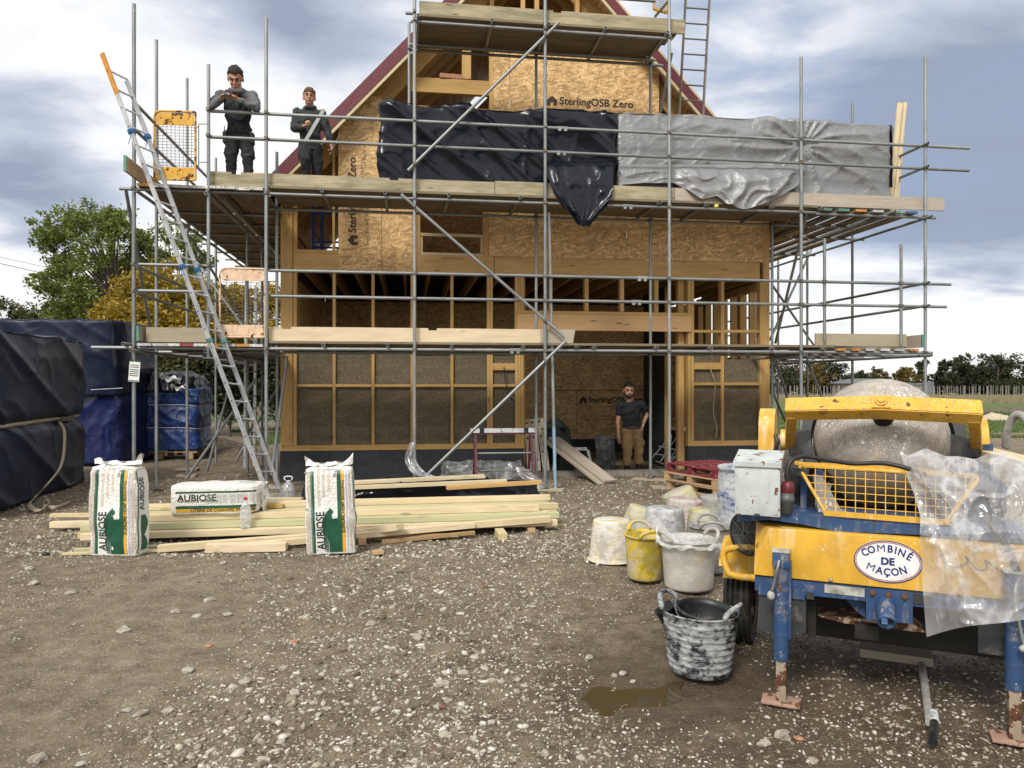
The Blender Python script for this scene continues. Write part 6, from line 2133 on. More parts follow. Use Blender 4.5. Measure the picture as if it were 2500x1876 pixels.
# clear wrapped pack by the wall, and the torn film round the standard
q0, q1 = gp(1085, 1178), gp(1262, 1172)
ax = (q1 - q0).normalized()
cp = q0.lerp(q1, 0.5) + Vector((0, 0.35, 0))
fp = thing('film_wrapped_pack', cp, 'flat pack in dusty clear film against the dark plinth, under the trestle', 'wrapped pack')
lofted(cp, ax, (q1 - q0).length / 2, 0.26, 0.0, 0.24, 6, 90, 6, lambda p, n, s, t: 0, None, 0, 3).build('boards', M_.camo, fp, smooth=True)
lofted(cp, ax, (q1 - q0).length / 2 + 0.05, 0.30, 0.0, 0.28, 5, 160, 12, lambda p, n, s, t: folds(p, 2.6, 1.1, 0.05, (1, 1, 1), 4), None, 0.03, 6).build('film', M_.film, fp, smooth=True)
def rag(name, pts, wid, mat, label, amp=0.06):
    c = cubic(pts, 10)
    def fn(u, v):
        k = v * (len(c) - 1)
        i = min(int(k), len(c) - 2)
        p = c[i].lerp(c[i + 1], k - i)
        return p + Vector(((u - .5) * wid * (0.6 + 0.6 * math.sin(math.pi * v)), amp * nz(u * 5, v * 6, 3) + amp * math.sin(u * 6 + v * 4), amp * nz(u * 4, v * 4, 8)))
    mb = MB()
    mb.grid(fn, 14, 30)
    return tag(mb.build(name, mat, smooth=True, fix=False), label, 'plastic film')
rag('film_rag', [at(1008, 1080, 11.7), at(1000, 1112, 11.7), at(1008, 1140, 11.65), at(1045, 1164, 11.6), at(1085, 1172, 11.6)], 0.16, M_.film, 'torn clear film snagged on the standard left of the trestle')
rag('film_rag', [at(1268, 1140, 12.4), at(1290, 1165, 12.3), at(1318, 1185, 12.2), at(1330, 1196, 12.1)], 0.25, M_.film, 'crumpled clear film at the right end of the black pack')
# trestle
wT = -0.75
uT0_, zT1 = B.hit(1148, 1045, wT)
uT1_, _ = B.hit(1311, 1047, wT)
trs = thing('trestle', B.P((uT0_ + uT1_) / 2, wT, 0), 'burgundy builders trestle with white taped top bar before the plinth', 'trestle')
beam('top_bar', B.P(uT0_, wT, zT1 - 0.05), B.P(uT1_, wT, zT1 - 0.05), 0.07, 0.075, M_.whitepaint, trs)
beam('under_bar', B.P(uT0_ + 0.1, wT, zT1 - 0.105), B.P(uT1_ - 0.0, wT, zT1 - 0.105), 0.05, 0.035, M_.trestle, trs)
for q in (0.17, 0.83):
    uu = uT0_ + (uT1_ - uT0_) * q
    beam('tape_band', B.P(uu - 0.04, wT, zT1 - 0.05), B.P(uu + 0.04, wT, zT1 - 0.05), 0.075, 0.08, M_.blackplastic, trs)
for x_ in (1160, 1296):
    uu = B.hit(x_, 1100, wT)[0]
    for sgn in (-1, 1):
        beam('leg', B.P(uu, wT + 0.02 * sgn, zT1 - 0.12), B.P(uu, wT + 0.30 * sgn, 0.0), 0.045, 0.045, M_.trestle, trs, B.U)
for y_ in (1105, 1147):
    zz_ = B.hit(1230, y_, wT)[1]
    pipe('rung', B.P(B.hit(1160, y_, wT)[0], wT - 0.12, zz_), B.P(B.hit(1296, y_, wT)[0], wT - 0.12, zz_), 0.016, M_.steel, trs, 8, False)
# ------------------------------------------------------------------ hemp bags
HORSE = [(0.43, 0.0), (1.08, 0.0), (1.08, 0.775), (0.93, 0.78), (0.72, 0.765), (0.60, 0.80), (0.66, 0.87), (0.75, 0.90), (0.755, 0.94), (0.70, 0.97), (0.58, 1.0), (0.54, 1.03), (0.50, 0.99), (0.38, 0.955), (0.24, 0.89), (0.17, 0.86),
         (0.21, 0.83), (0.06, 0.79), (0.15, 0.76), (0.0, 0.69), (0.13, 0.68), (-0.04, 0.58), (0.12, 0.59), (0.0, 0.48), (0.15, 0.51), (0.05, 0.40), (0.22, 0.45), (0.36, 0.36), (0.42, 0.2)]
TAILS = [[(0.16, 0.46), (0.07, 0.28), (0.10, 0.12), (0.13, 0.12), (0.11, 0.28), (0.21, 0.45)], [(0.21, 0.44), (0.13, 0.24), (0.17, 0.04), (0.21, 0.04), (0.18, 0.24), (0.26, 0.42)],
         [(0.27, 0.42), (0.22, 0.22), (0.26, 0.01), (0.30, 0.01), (0.27, 0.22), (0.32, 0.39)], [(0.33, 0.38), (0.30, 0.2), (0.335, 0.0), (0.38, 0.0), (0.36, 0.2), (0.375, 0.35)]]
def bag(px, py, label, wid, hgt, dep, yaw, seed, lie=False, loc=None, lean=0, ears=(0.10, 0.12)):
    p = loc or gp(px, py)
    root = thing('hemp_bag', p, label, 'bag', None)
    M = Matrix.Translation(p) @ Matrix.Rotation(R(yaw), 4, 'Z') @ Matrix.Rotation(R(lean), 4, 'Y')
    if lie:
        M = M @ Matrix.Translation((-hgt / 2, 0, wid / 2)) @ Matrix.Rotation(R(90), 4, 'Y')
    hx, hy = wid / 2, dep / 2
    def disp(q, n, s, t):
        d = 0.004 * math.sin(q.z * 21 + 3 * nz(q.x * 2, q.y * 2, seed)) * (0.3 + ridge(q.x * 1.5, q.z * 2.2, seed, 2)) + 0.02 * nz(q.x * 3, q.y * 3, q.z * 3 + seed)
        return d + 0.012 * math.sin(math.pi * min(t, 1)) - 0.008
    def taper(t):
        k = max(0, (t - 0.93) / 0.07)
        return (1 - 0.03 * k, 1 - 0.25 * k)
    mb = lofted((0, 0, 0), (1, 0, 0), hx, hy, 0.0, hgt * 0.90, 12, 150, 70, disp, taper, 0.05, 12)
    body = mb.build('sack_body', M_.bag, root, M, True)
    # the crimped top edge with two ears
    me_ = MB()
    def crimp(u, v):
        x = (u * 2 - 1) * hx * (0.98 + 0.03 * v)
        ear = max(0, (abs(u * 2 - 1) - 0.62) / 0.38)
        z = hgt * 0.925 + v * (0.03 + (ears[0] if u < 0.5 else ears[1]) * ear ** 1.3)
        return Vector((x, (1 - v) * hy * 0.55 * (1 - ear * 0.6) * (1 if v < 1 else 0) + 0.025 * math.sin(u * 17 + seed) * (0.5 + v), z + 0.012 * nz(u * 7, seed)))
    for sg in (-1, 1):
        me_.grid(lambda u, v, sg=sg: Vector((crimp(u, v).x, sg * crimp(u, v).y if v < 1 else crimp(u, v).y, crimp(u, v).z)), 40, 6)
    me_.build('crimped_top', M_.bag, root, M, True)
    dg = bpy.context.evaluated_depsgraph_get()
    bv = BVHTree.FromPolygons([v.co for v in body.data.vertices], [list(q.vertices) for q in body.data.polygons])
    def front(x, z, off):
        h = bv.ray_cast(Vector((x, -2, z)), Vector((0, 1, 0)))
        return Vector((x, (h[0].y if h[0] else -hy) - off, z))
    def side(y, z, off):
        h = bv.ray_cast(Vector((2, y, z)), Vector((-1, 0, 0)))
        return Vector(((h[0].x if h[0] else hx) + off, y, z))
    def stripe(name, x0, x1, z0, z1, mat, off=0.003, fn=front):
        mb = MB()
        n = max(2, int((x1 - x0) / 0.02))
        mb.grid(lambda u, v: fn(x0 + (x1 - x0) * u, z0 + (z1 - z0) * v, off), n, 60)
        return mb.build(name, mat, root, M, True, False)
    H9 = hgt * 0.875
    if not lie:
        stripe('clear_strip', -hx * 0.97, -hx * 0.74, 0.02, H9, M_.bagclear)
        stripe('green_stripe', -hx * 0.70, -hx * 0.60, 0.02, H9, M_.inkgreen)
        stripe('thin_stripe', -hx * 0.735, -hx * 0.715, 0.02, H9, M_.inkgreen)
        stripe('green_band', hx * 0.34, hx * 0.50, 0.02, H9, M_.inkgreen)
        stripe('yellow_band', hx * 0.505, hx * 0.635, 0.02, H9, M_.inkyellow)
        stripe('lavender_band', hx * 0.69, hx * 0.76, 0.02, H9, M_.inklav)
        stripe('clear_strip', hx * 0.80, hx * 0.98, 0.02, H9, M_.bagclear)
        ew = wid * 0.31
        x_off = hx * 0.34 - 1.05 * ew
        # fine strips keep the emblem on the bag's skin
        bm = bmesh.new()
        for poly in [HORSE] + TAILS:
            vsb = [bm.verts.new((x_off + a * ew, 0, 0.02 + b_ * hgt * 0.46)) for a, b_ in poly]
            bm.faces.new(vsb)
        bmesh.ops.triangulate(bm, faces=bm.faces[:])
        bmesh.ops.subdivide_edges(bm, edges=bm.edges[:], cuts=3, use_grid_fill=True)
        for v in bm.verts:
            v.co = front(v.co.x, v.co.z, 0.0035)
        mh = bpy.data.meshes.new('horse_emblem')
        bm.to_mesh(mh)
        bm.free()
        link_mesh('horse_emblem', mh, M_.inkgreen, M, root)
        def vert(txt, size, x, z, mat, squash=1.0, off=0.0):
            lettering(txt, size, M, mat, root, 'lettering', 'LEFT', off, conform=lambda c: front(x - c.y, z + c.x, 0.004), squash=squash)
        vert('AUBIOSE', hgt * 0.118, -hx * 0.36, hgt * 0.055, M_.inkblack, 0.85, 0.002)
        vert('* THE CHOICE OF CHAMPIONS *', hgt * 0.034, -hx * 0.17, hgt * 0.03, M_.inkblack, 0.82)
        vert('SUPREME HEMP BEDDING', hgt * 0.048, hx * 0.57, hgt * 0.22, M_.inkblack, 1.0, 0.001)
        vert('20kg', hgt * 0.04, hx * 0.26, hgt * 0.80, M_.inkgreen)
        for xx, tx, z in ((-0.44, 'Natural hemp litter for horses and small animals', 0.50), (-0.24, 'Highly absorbent and dust extracted', 0.60), (-0.02, 'Litiere de chanvre premium', 0.66)):
            vert(tx, hgt * 0.024, hx * xx, hgt * z, M_.inkpale)
            vert(tx[::-1].lower(), hgt * 0.02, hx * (xx + 0.06), hgt * z, M_.inkyellow)
        # right side face
        stripe('side_stripe', -hy * 0.75, -hy * 0.62, 0.03, H9, M_.inkgreen, 0.003, side)
        lettering('AUBIOSE', hgt * 0.10, M, M_.inkblack, root, 'lettering', 'LEFT', 0.002, conform=lambda c: side(-0.02 - c.y, hgt * 0.46 + c.x, 0.004), squash=0.85)
        mb = MB()
        mb.grid(lambda u, v: side(-hy * 0.3 + hy * 0.9 * u * (0.4 + 0.6 * abs(math.sin(v * 5 + 1))), 0.05 + hgt * 0.36 * v, 0.0035), 6, 12)
        mb.build('side_emblem', M_.inkgreen, root, M, True, False)
    else:
        # lying on its side: the print reads along its length (local z), up is local -x
        def lie_stripe(name, x0, x1, mat):
            return stripe(name, x0, x1, 0.05, H9, mat)
        lie_stripe('teal_stripe', -hx * 0.62, -hx * 0.50, M_.inkgreen)
        lie_stripe('green_band', hx * 0.36, hx * 0.56, M_.inkgreen)
        lie_stripe('yellow_band', hx * 0.565, hx * 0.80, M_.inkyellow)
        def horiz(txt, size, along, x, mat, off=0.0, squash=1.0):
            lettering(txt, size, M, mat, root, 'lettering', 'LEFT', off, conform=lambda c: front(x - c.y, along + c.x, 0.004), squash=squash)
        horiz('AUBIOSE', 0.105, hgt * 0.065, -hx * 0.16, M_.inkblack, 0.002)
        horiz('THE CHOICE OF CHAMPIONS', 0.032, hgt * 0.065, hx * 0.07, M_.inkblack)
        horiz('LITIERE DE CHANVRE PREMIUM', 0.052, hgt * 0.20, hx * 0.69, M_.inkblack, 0.001, 0.95)
        for i in range(6):
            horiz('Natural hemp litter, highly absorbent, keep dry and store flat away', 0.030, hgt * 0.36, -hx * 0.36 + i * hx * 0.105, M_.inkpale)
        lettering('AUBIOSE', 0.10, M, M_.inkgreen, root, 'lettering', 'LEFT', 0.0, conform=lambda c: Vector((-hx - 0.012, -0.02 + c.y, hgt * 0.5 + c.x)), squash=0.9)
    return root
bag(292, 1352, 'upright white hemp bag standing at the left end of the timber stack', 0.52, 1.0, 0.23, -8, 1.0, ears=(0.03, 0.09))
bag(812, 1347, 'upright white hemp bag standing before the middle of the timber stack', 0.49, 0.98, 0.25, 6, 5.0, lean=-2.0, ears=(0.08, 0.09))
pl_ = TS.P(1.40, 0.37, 0.272)
bag(0, 0, 'white hemp bag lying on its side on the timber stack', 0.33, 1.04, 0.42, 9, 8.0, lie=True, loc=pl_, ears=(0.02, 0.02))
# ------------------------------------------------------------------ bottles
def bottle(loc, prof, label, cap_mat, cap, handle=False, labelband=None):
    root = thing('water_bottle', loc, label, 'bottle')
    Mb = Matrix.Translation(Vector(loc))
    mb = MB()
    mb.lathe(prof, 24, None, True, False)
    mb.build('bottle_body', M_.bottle, root, Mb, True)
    mb = MB()
    mb.lathe(cap, 16)
    mb.build('cap', cap_mat, root, Mb, True)
    if handle:
        mb = MB()
        t = cap[-1][1]
        mb.tube(cubic([(-0.045, 0, t), (-0.06, 0, t + 0.045), (0, 0, t + 0.06), (0.06, 0, t + 0.045), (0.045, 0, t)], 5), 0.01, 7)
        mb.build('handle', M_.whitepaint, root, Mb, True)
    if labelband:
        mb = MB()
        r, a, c = labelband
        mb.lathe([(r, a), (r, c)], 24, None, False, False)
        mb.build('label_band', M_.film, root, Mb, True)
    return root
bp = TS.P(1.70, 0.05, 0.127)
bottle((bp.x, bp.y, 0.127), [(0.02, 0.01), (0.05, 0.0), (0.056, 0.03), (0.058, 0.09), (0.054, 0.13), (0.058, 0.17), (0.058, 0.22), (0.045, 0.265), (0.022, 0.30), (0.018, 0.33)],
       'clear plastic water bottle with red cap standing before the lying bag', M_.redcap, [(0.02, 0.322), (0.021, 0.35), (0.012, 0.356)], False, (0.0595, 0.13, 0.20))
bp = gp(704, 1218, 0.06)
bottle((bp.x, bp.y, 0.0), [(0.07, 0.0), (0.085, 0.02), (0.082, 0.06), (0.087, 0.09), (0.082, 0.13), (0.087, 0.17), (0.086, 0.22), (0.06, 0.28), (0.035, 0.305)],
       'large clear water bottle with white carrying handle at the ladder foot', M_.whitepaint, [(0.03, 0.30), (0.032, 0.325), (0.02, 0.33)], True)
# ------------------------------------------------------------------ pallets
def pallet(M, mat, label, root_name='pallet'):
    root = thing(root_name, M.translation, label, 'pallet')
    def pb(name, c, size, long_axis='x'):
        mb = MB()
        if long_axis == 'x':
            mb.box((0, 0, 0), size)
            return mb.build(name, mat, root, M @ Matrix.Translation(c))
        mb.box((0, 0, 0), (size[1], size[0], size[2]))
        return mb.build(name, mat, root, M @ Matrix.Translation(c) @ ROT90)
    for i in range(6):
        pb('deck_slat', (0, -0.45 + i * 0.18, 0.133), (1.2, 0.12, 0.022))
    for i in range(3):
        x = -0.545 + i * 0.545
        pb('stringer', (x, 0, 0.111), (0.10, 1.0, 0.021), 'y')
        for j in range(3):
            pb('block', (x, -0.45 + j * 0.45, 0.061), (0.11, 0.10, 0.078))
    for j in range(3):
        pb('bottom_slat', (0, -0.45 + j * 0.45, 0.0105), (1.2, 0.10, 0.021))
    return root
pn = gp(1752, 1217)
for k, (mat, lab, dx, yw) in enumerate(((M_.pallet, 'bottom wooden pallet in the stack of three', 0, 0), (M_.pallet, 'middle wooden pallet, under the red one', 0.01, 1.5), (M_.redpallet, 'worn red pallet on top of two wooden ones', 0.03, -2.5))):
    # near corner at pn; long side runs away to the left
    Mp = Matrix.Translation((pn.x, pn.y, k * 0.147)) @ Matrix.Rotation(R(118 + yw), 4, 'Z') @ Matrix.Translation((0.6 + dx, -0.5 + dx, 0))
    pallet(Mp, mat, lab)
# ------------------------------------------------------------------ tubs
def tub(loc, rt, rb, h, mat, label, flip=False, tilt=(0, 0), yaw=0.0, ribs=False, inside=None, handles=True, name='builders_tub'):
    root = thing(name, loc, label, 'tub')
    M = Matrix.Translation(Vector(loc)) @ Matrix.Rotation(R(yaw), 4, 'Z') @ Matrix.Rotation(R(tilt[0]), 4, 'X') @ Matrix.Rotation(R(tilt[1]), 4, 'Y')
    if flip:
        M = M @ Matrix.Translation((0, 0, h)) @ Matrix.Rotation(R(180), 4, 'X')
    prof = [(0.0, 0.0), (rb * 0.9, 0.0), (rb * 0.98, 0.008), (rb, 0.025)]
    n = 9 if ribs else 4
    for i in range(1, n + 1):
        t = i / (n + 0.5)
        r = rb + (rt - rb) * t
        if ribs:
            prof += [(r - 0.001, h * (t - 0.012)), (r + 0.004, h * t), (r + 0.0005, h * (t + 0.014))]
        else:
            prof.append((r, h * t))
    prof += [(rt, h * 0.97), (rt + 0.008, h * 0.975), (rt + 0.010, h), (rt - 0.004, h), (rt - 0.012, h * 0.93), (rb - 0.01, 0.02), (0.0, 0.015)]
    mb = MB()
    mb.lathe(prof, 48, None, False, False)
    # squash slightly out of round
    k = random.uniform(0.97, 1.05)
    mb.v = [(x * k + 0.004 * nz(x * 6, y * 6, z * 4 + rt * 50), y / k, z) for x, y, z in mb.v]
    mb.build('tub_wall', mat, root, M, True)
    if handles:
        for s_ in (-1, 1):
            # a flat moulded loop that rises from the rim
            pts = []
            for i in range(15):
                a = math.pi * i / 14
                yy = 0.085 * math.cos(a) * 1.25
                zz2 = h - 0.005 + 0.072 * math.sin(a) ** 0.8
                xx = s_ * (math.sqrt(max(0, (rt + 0.004) ** 2 - yy * yy)) + 0.02 * math.sin(a))
                pts.append(Vector((xx, yy, zz2)))
            mb = MB()
            mb.tube(pts, [0.013 + 0.004 * abs(math.cos(math.pi * i / 14)) for i in range(15)], 8)
            mb.build('handle', mat, root, M, True)
    return root, M
g0 = gp(1708, 1638)
tb, Mt = tub((g0.x, g0.y, 0), 0.222, 0.175, 0.375, M_.tubblack, 'front black tub smeared with white mortar, a bucket inside it', yaw=-38, ribs=True)
# bucket inside it
bk = thing('bucket', (g0.x, g0.y, 0.05), 'black bucket with wire handle sitting inside the front tub', 'bucket')
Mk = Matrix.Translation((g0.x + 0.015, g0.y + 0.02, 0.06)) @ Matrix.Rotation(R(4), 4, 'Y') @ Matrix.Rotation(R(5), 4, 'X')
mb = MB()
mb.lathe([(0.0, 0.0), (0.135, 0.0), (0.165, 0.27), (0.172, 0.275), (0.172, 0.30), (0.178, 0.305), (0.178, 0.325), (0.168, 0.325), (0.160, 0.29), (0.13, 0.01), (0.0, 0.008)], 44, None, False, False)
mb.build('bucket_wall', M_.blackplastic, bk, Mk, True)
mb = MB()
hp = [Vector((0.185 * math.cos(a), -0.185 * abs(math.sin(a)) ** 0.9 - 0.005, 0.30 - 0.035 * math.sin(a))) for a in np.linspace(0, math.pi, 15)]
mb.tube(hp, 0.003, 6)
mb.build('wire_handle', M_.steel, bk, Mk, True)
mb = MB()
mb.tube([hp[6] + Vector((0, 0, 0)), hp[9]], 0.011, 8)
mb.build('hand_grip', M_.whitepaint, bk, Mk, True)
mb = MB()
mb.tube(cubic([(-0.15, -0.11, 0.24), (-0.10, -0.17, 0.285), (-0.03, -0.19, 0.29), (0.05, -0.185, 0.25)], 6), 0.006, 6)
mb.build('yellow_handle', M_.inkyellow, bk, Mk, True)
mb = MB()
mb.lathe([(0.0, 0), (0.05, 0), (0.062, 0.11), (0.068, 0.115), (0.06, 0.115), (0.045, 0.005), (0, 0.005)], 20, None, False, False)
tag(mb.build('pot', M_.blackplastic, None, Matrix.Translation((g0.x - 0.155, g0.y + 0.06, 0.26)) @ Matrix.Rotation(R(-25), 4, 'Y'), True), 'small black pot wedged behind the bucket in the front tub', 'pot')
tubs = [(1493, 1366, 0.225, 0.18, 0.40, M_.tubwhiteyellow, 'upside down white and yellow tub, its handle on the ground, left end of the group', True, (0, 0), 20, 0),
        (1574, 1410, 0.185, 0.155, 0.40, M_.tubyellow, 'bright yellow tub standing upright beside the white one', False, (0, -3), 100, 0),
        (1681, 1433, 0.235, 0.205, 0.42, M_.tubwhite, 'white grey tub holding a torn liner bag', False, (0, 0), 15, 0),
        (1735, 1392, 0.20, 0.17, 0.42, M_.tubgrey, 'grey tub with raised handle half hidden behind the white tub', False, (0, 0), 80, 0),
        (1553, 1326, 0.235, 0.18, 0.40, M_.tubgreen, 'tilted upside down yellowish tub behind the yellow one', True, (0, 16), 0, 0),
        (1622, 1335, 0.235, 0.20, 0.42, M_.tubbluegrey, 'upside down blue grey tub in the middle of the group', True, (0, 0), 40, 0),
        (1668, 1300, 0.235, 0.20, 0.40, M_.tubpink, 'upside down pinkish tub behind the blue grey one', True, (0, 3), 10, 0),
        (1682, 1268, 0.24, 0.20, 0.40, M_.tubgreen, 'rearmost tub, tipped over with its yellowish base showing', True, (0, -24), 0, 0),
        (1726, 1338, 0.235, 0.19, 0.42, M_.tubgreen, 'upside down tub with yellow smeared base beside the blue barrel', True, (0, 0), 70, 0),
        (1748, 1292, 0.215, 0.19, 0.40, M_.tubgrey, 'upside down grey tub just left of the blue barrel, at the back', True, (0, 0), 30, 0)]
for px, py, rt, rb, h, mat, lab, fl, tl, yw, _ in tubs:
    p = gp(px, py)
    tub((p.x, p.y, 0.0), rt, rb, h, mat, lab, fl, tl, yw)
# torn liner in the white tub
p = gp(1681, 1433)
def liner(u, v):
    a = u * 2 * math.pi
    r = 0.05 + 0.21 * min(1, v * 1.15) + 0.03 * max(0, v - 0.8) * 5 * (0.5 + nz(u * 9, 3))
    z = 0.36 + 0.05 * v + 0.03 * nz(math.cos(a) * 3, math.sin(a) * 3, v * 4) + 0.05 * math.sin(v * 8) * 0.3
    spike = math.exp(-((math.cos(a - 2.6) - 1) / 0.05) ** 2)
    return Vector((p.x + r * math.cos(a), p.y + r * math.sin(a) - 0.02, z + 0.16 * spike * v - (0.05 * max(0, v - .85) * 6) * (1 - spike)))
mb = MB()
mb.grid(liner, 60, 16)
tag(mb.build('liner_bag', M_.linerbag, smooth=True, fix=False), 'thin white plastic liner torn open in the white tub', 'plastic bag')
# blue barrel
p = gp(1822, 1352)
br_ = thing('barrel', (p.x, p.y, 0), 'open blue plastic barrel streaked with white lime, behind the grey box', 'barrel')
mb = MB()
mb.lathe([(0.0, 0.0), (0.26, 0.0), (0.28, 0.03), (0.275, 0.06), (0.29, 0.25), (0.292, 0.28), (0.285, 0.31), (0.29, 0.58), (0.292, 0.61), (0.285, 0.64), (0.28, 0.82), (0.268, 0.86), (0.285, 0.87), (0.29, 0.9), (0.275, 0.905), (0.262, 0.86), (0.27, 0.5), (0.25, 0.04), (0, 0.03)], 48, None, False, False)
mb.build('barrel_wall', M_.barrel, br_, Matrix.Translation((p.x, p.y, 0)), True)
# ------------------------------------------------------------------ in the doorway
za = -0.10
# two planks as a ramp
a = B.P(B.hit(1352, 1072, 0.35)[0], 0.35, B.hit(1352, 1072, 0.35)[1])
b_ = gp(1490, 1182)
for k, (off, dz, lab) in enumerate((((0, 0, 0), 0.02, 'upper grey plank ramping down from the doorway to the ground'), ((-0.09, -0.02, 0), -0.03, 'lower plank under the grey ramp plank in the doorway'))):
    tag(beam('ramp_plank', a + Vector(off) + Vector((0, 0, dz)), b_ + Vector(off) + Vector((0, 0, dz + 0.025)), 0.26, 0.04, M_.ramp, None), lab, 'plank')
# cream perforated planks leaning at the left jamb
for i, (x0, y0, x1, y1, lab) in enumerate(((1288, 1026, 1296, 1160, 'left cream perforated metal plank leaning at the door jamb'), (1301, 1024, 1312, 1162, 'middle cream perforated metal plank leaning at the door jamb'), (1317, 1022, 1334, 1164, 'right cream perforated metal plank leaning at the door jamb'))):
    wz = 0.30 + 0.05 * i
    t_ = B.hit(x0, y0, wz + 0.15)
    s_ = B.hit(x1, y1, wz - 0.25)
    A_, E_ = B.P(s_[0], wz - 0.25, (0.09 if wz < 0.46 else za)), B.P(t_[0], wz + 0.15, t_[1])
    pr = thing('perforated_plank', A_, lab, 'metal plank')
    o = beam('plank_sheet', A_, E_, 0.135, 0.045, M_.cream, pr, B.W)
    M, L = beam_M(A_, E_, B.W)
    for j in range(7):
        mb = MB()
        c = Vector((-L / 2 + L * (j + 0.5) / 7, 0.022 * (1 if j % 2 else -1), -0.0235))
        mb.prism([(0.026 * math.cos(q), 0.018 * math.sin(q)) for q in np.linspace(0, 6.28, 13)[:-1]], 0.003, Matrix.Translation(c) @ Matrix.Rotation(R(90), 4, 'X'))
        mb.build('hole', M_.hole, pr, M)
# dark rolled netting
nc = B.P(B.hit(1352, 1050, 0.9)[0], 0.9, za + 0.62)
mb = lofted((nc.x, nc.y, 0), B.U, 0.42, 0.32, za, za + 1.0, 2.4, 90, 26, lambda p, n, s, t: 0.14 * nz(p.x * 3, p.y * 3, p.z * 3) + 0.07 * nz(p.x * 9, p.y * 9, p.z * 9), lambda t: (1 - 0.35 * t * t, 1 - 0.3 * t), 0.14, 8)
tag(mb.build('netting_heap', M_.net, smooth=True), 'dark heap of bunched netting inside the doorway, left', 'netting')
# blotched sheet leaning inside
u0_, z0_ = B.hit(1452, 1132, 0.9)
c0, c1 = B.P(B.hit(1480, 1130, 1.0)[0], 0.95, za), B.P(B.hit(1474, 1062, 1.2)[0], 1.15, B.hit(1474, 1064, 1.2)[1])
M, L = beam_M(c0, c1, B.W)
mb = MB()
mb.box((0, 0, 0), (L, 0.40, 0.03), bev=0.006)
tag(mb.build('blotched_board', M_.camo, None, M), 'dark board blotched with grey mortar leaning behind the doorway man', 'board')
# white folding frame
ff = thing('saw_horse', B.P(B.hit(1400, 1150, 0.5)[0], 0.5, za), 'low white folding saw horse behind the ramp planks', 'saw horse')
q = [B.hit(x, y, 0.45) for x, y in ((1352, 1097), (1432, 1096), (1455, 1142))]
beam('top_bar', B.P(q[0][0], 0.45, q[0][1]), B.P(q[1][0], 0.45, q[1][1]), 0.06, 0.06, M_.whitepaint, ff)
for x0, dw in ((1432, -0.12), (1437, 0.25), (1356, -0.12), (1360, 0.25)):
    t_ = B.hit(x0, 1099, 0.45)
    beam('leg', B.P(t_[0], 0.45, t_[1]), B.P(t_[0] + (0.18 if x0 > 1400 else -0.1), 0.45 + dw, za), 0.04, 0.03, M_.whitepaint, ff, B.U)
# folded wire frames at the right
wr = thing('wire_frame', B.P(B.hit(1630, 1150, 0.55)[0], 0.55, za), 'folded pale metal frames leaning at the right of the doorway', 'metal frame')
fr = [((1592, 1118), (1640, 1062)), ((1612, 1128), (1650, 1070)), ((1596, 1108), (1664, 1120)), ((1608, 1090), (1668, 1102)), ((1628, 1142), (1668, 1090)), ((1600, 1126), (1644, 1142)), ((1640, 1062), (1628, 1142)), ((1668, 1086), (1668, 1146)), ((1655, 1085), (1625, 1149))]
for i, (p0_, p1_) in enumerate(fr):
    w = 0.35 + 0.05 * (i % 3)
    e0, e1 = B.hit(*p0_, w), B.hit(*p1_, w)
    pipe('bar', B.P(e0[0], w, max(e0[1], za + 0.01)), B.P(e1[0], w, max(e1[1], za + 0.01)), 0.011, M_.palemetal, wr, 6, False)
# cables hanging on the panels
u, z = B.hit(1728, 890, -0.01)
mb = MB()
mb.tube(cubic([B.P(u, -0.02, z), B.P(u + 0.1, -0.05, z - 0.25), B.P(u + 0.14, -0.04, z - 0.45), B.P(u + 0.10, -0.04, z - 0.9), B.P(u + 0.17, -0.05, z - 1.25), B.P(u + 0.14, -0.05, z - 1.42)], 6), 0.008, 6)
tag(mb.build('hanging_cable', M_.webbing), 'pale cable hanging down the right hand wall panel', 'cable')
u, z = B.hit(1230, 896, -0.01)
mb = MB()
mb.tube(cubic([B.P(u, -0.02, z), B.P(u + 0.03, -0.06, z - 0.3), B.P(u + 0.10, -0.05, z - 0.55), B.P(u + 0.21, -0.05, z - 0.66)], 6), 0.009, 6)
tag(mb.build('hanging_cable', M_.cable), 'black cable stub hanging left of the doorway', 'cable')
# ------------------------------------------------------------------ the concrete mixer trailer, right foreground
mix = thing('concrete_mixer', MX.P(0.5, 0.7, 0), 'yellow and blue trailer concrete mixer with a mortar crusted drum and white oval sign', 'concrete mixer')
HY = M_.yellow
UE = 1.34                       # right end, past the frame
def mx(px, py, w):
    u, z = MX.hit(px, py, w)
    return MX.P(u, w, z)
def mpoly(name, pts, w, depth, mat, parent=None, bev=0.0):
    """a plate whose front face fills a photo polygon at depth w"""
    q = [MX.hit(x, y, w) for x, y in pts]
    cu, cz = sum(a for a, _ in q) / len(q), sum(b_ for _, b_ in q) / len(q)
    mb = MB()
    mb.prism([(a - cu, b_ - cz) for a, b_ in q], depth)
    return mb.build(name, mat, parent or mix, MX.M(cu, w, cz))
def mbox(name, u0, u1, w0, w1, z0, z1, mat, parent=None, bev=0.006, rot=None):
    mb = MB()
    mb.box((0, 0, 0), (u1 - u0, w1 - w0, z1 - z0), bev=bev)
    M = MX.M((u0 + u1) / 2, (w0 + w1) / 2, (z0 + z1) / 2)
    return auto_smooth(mb.build(name, mat, parent or mix, M @ rot if rot else M), 35)
wp = 0.05
uh0, zh0 = MX.hit(1840, 1404, wp)
uh1, zh1 = MX.hit(1876, 1290, wp)
_, zhm = MX.hit(1843, 1370, wp)
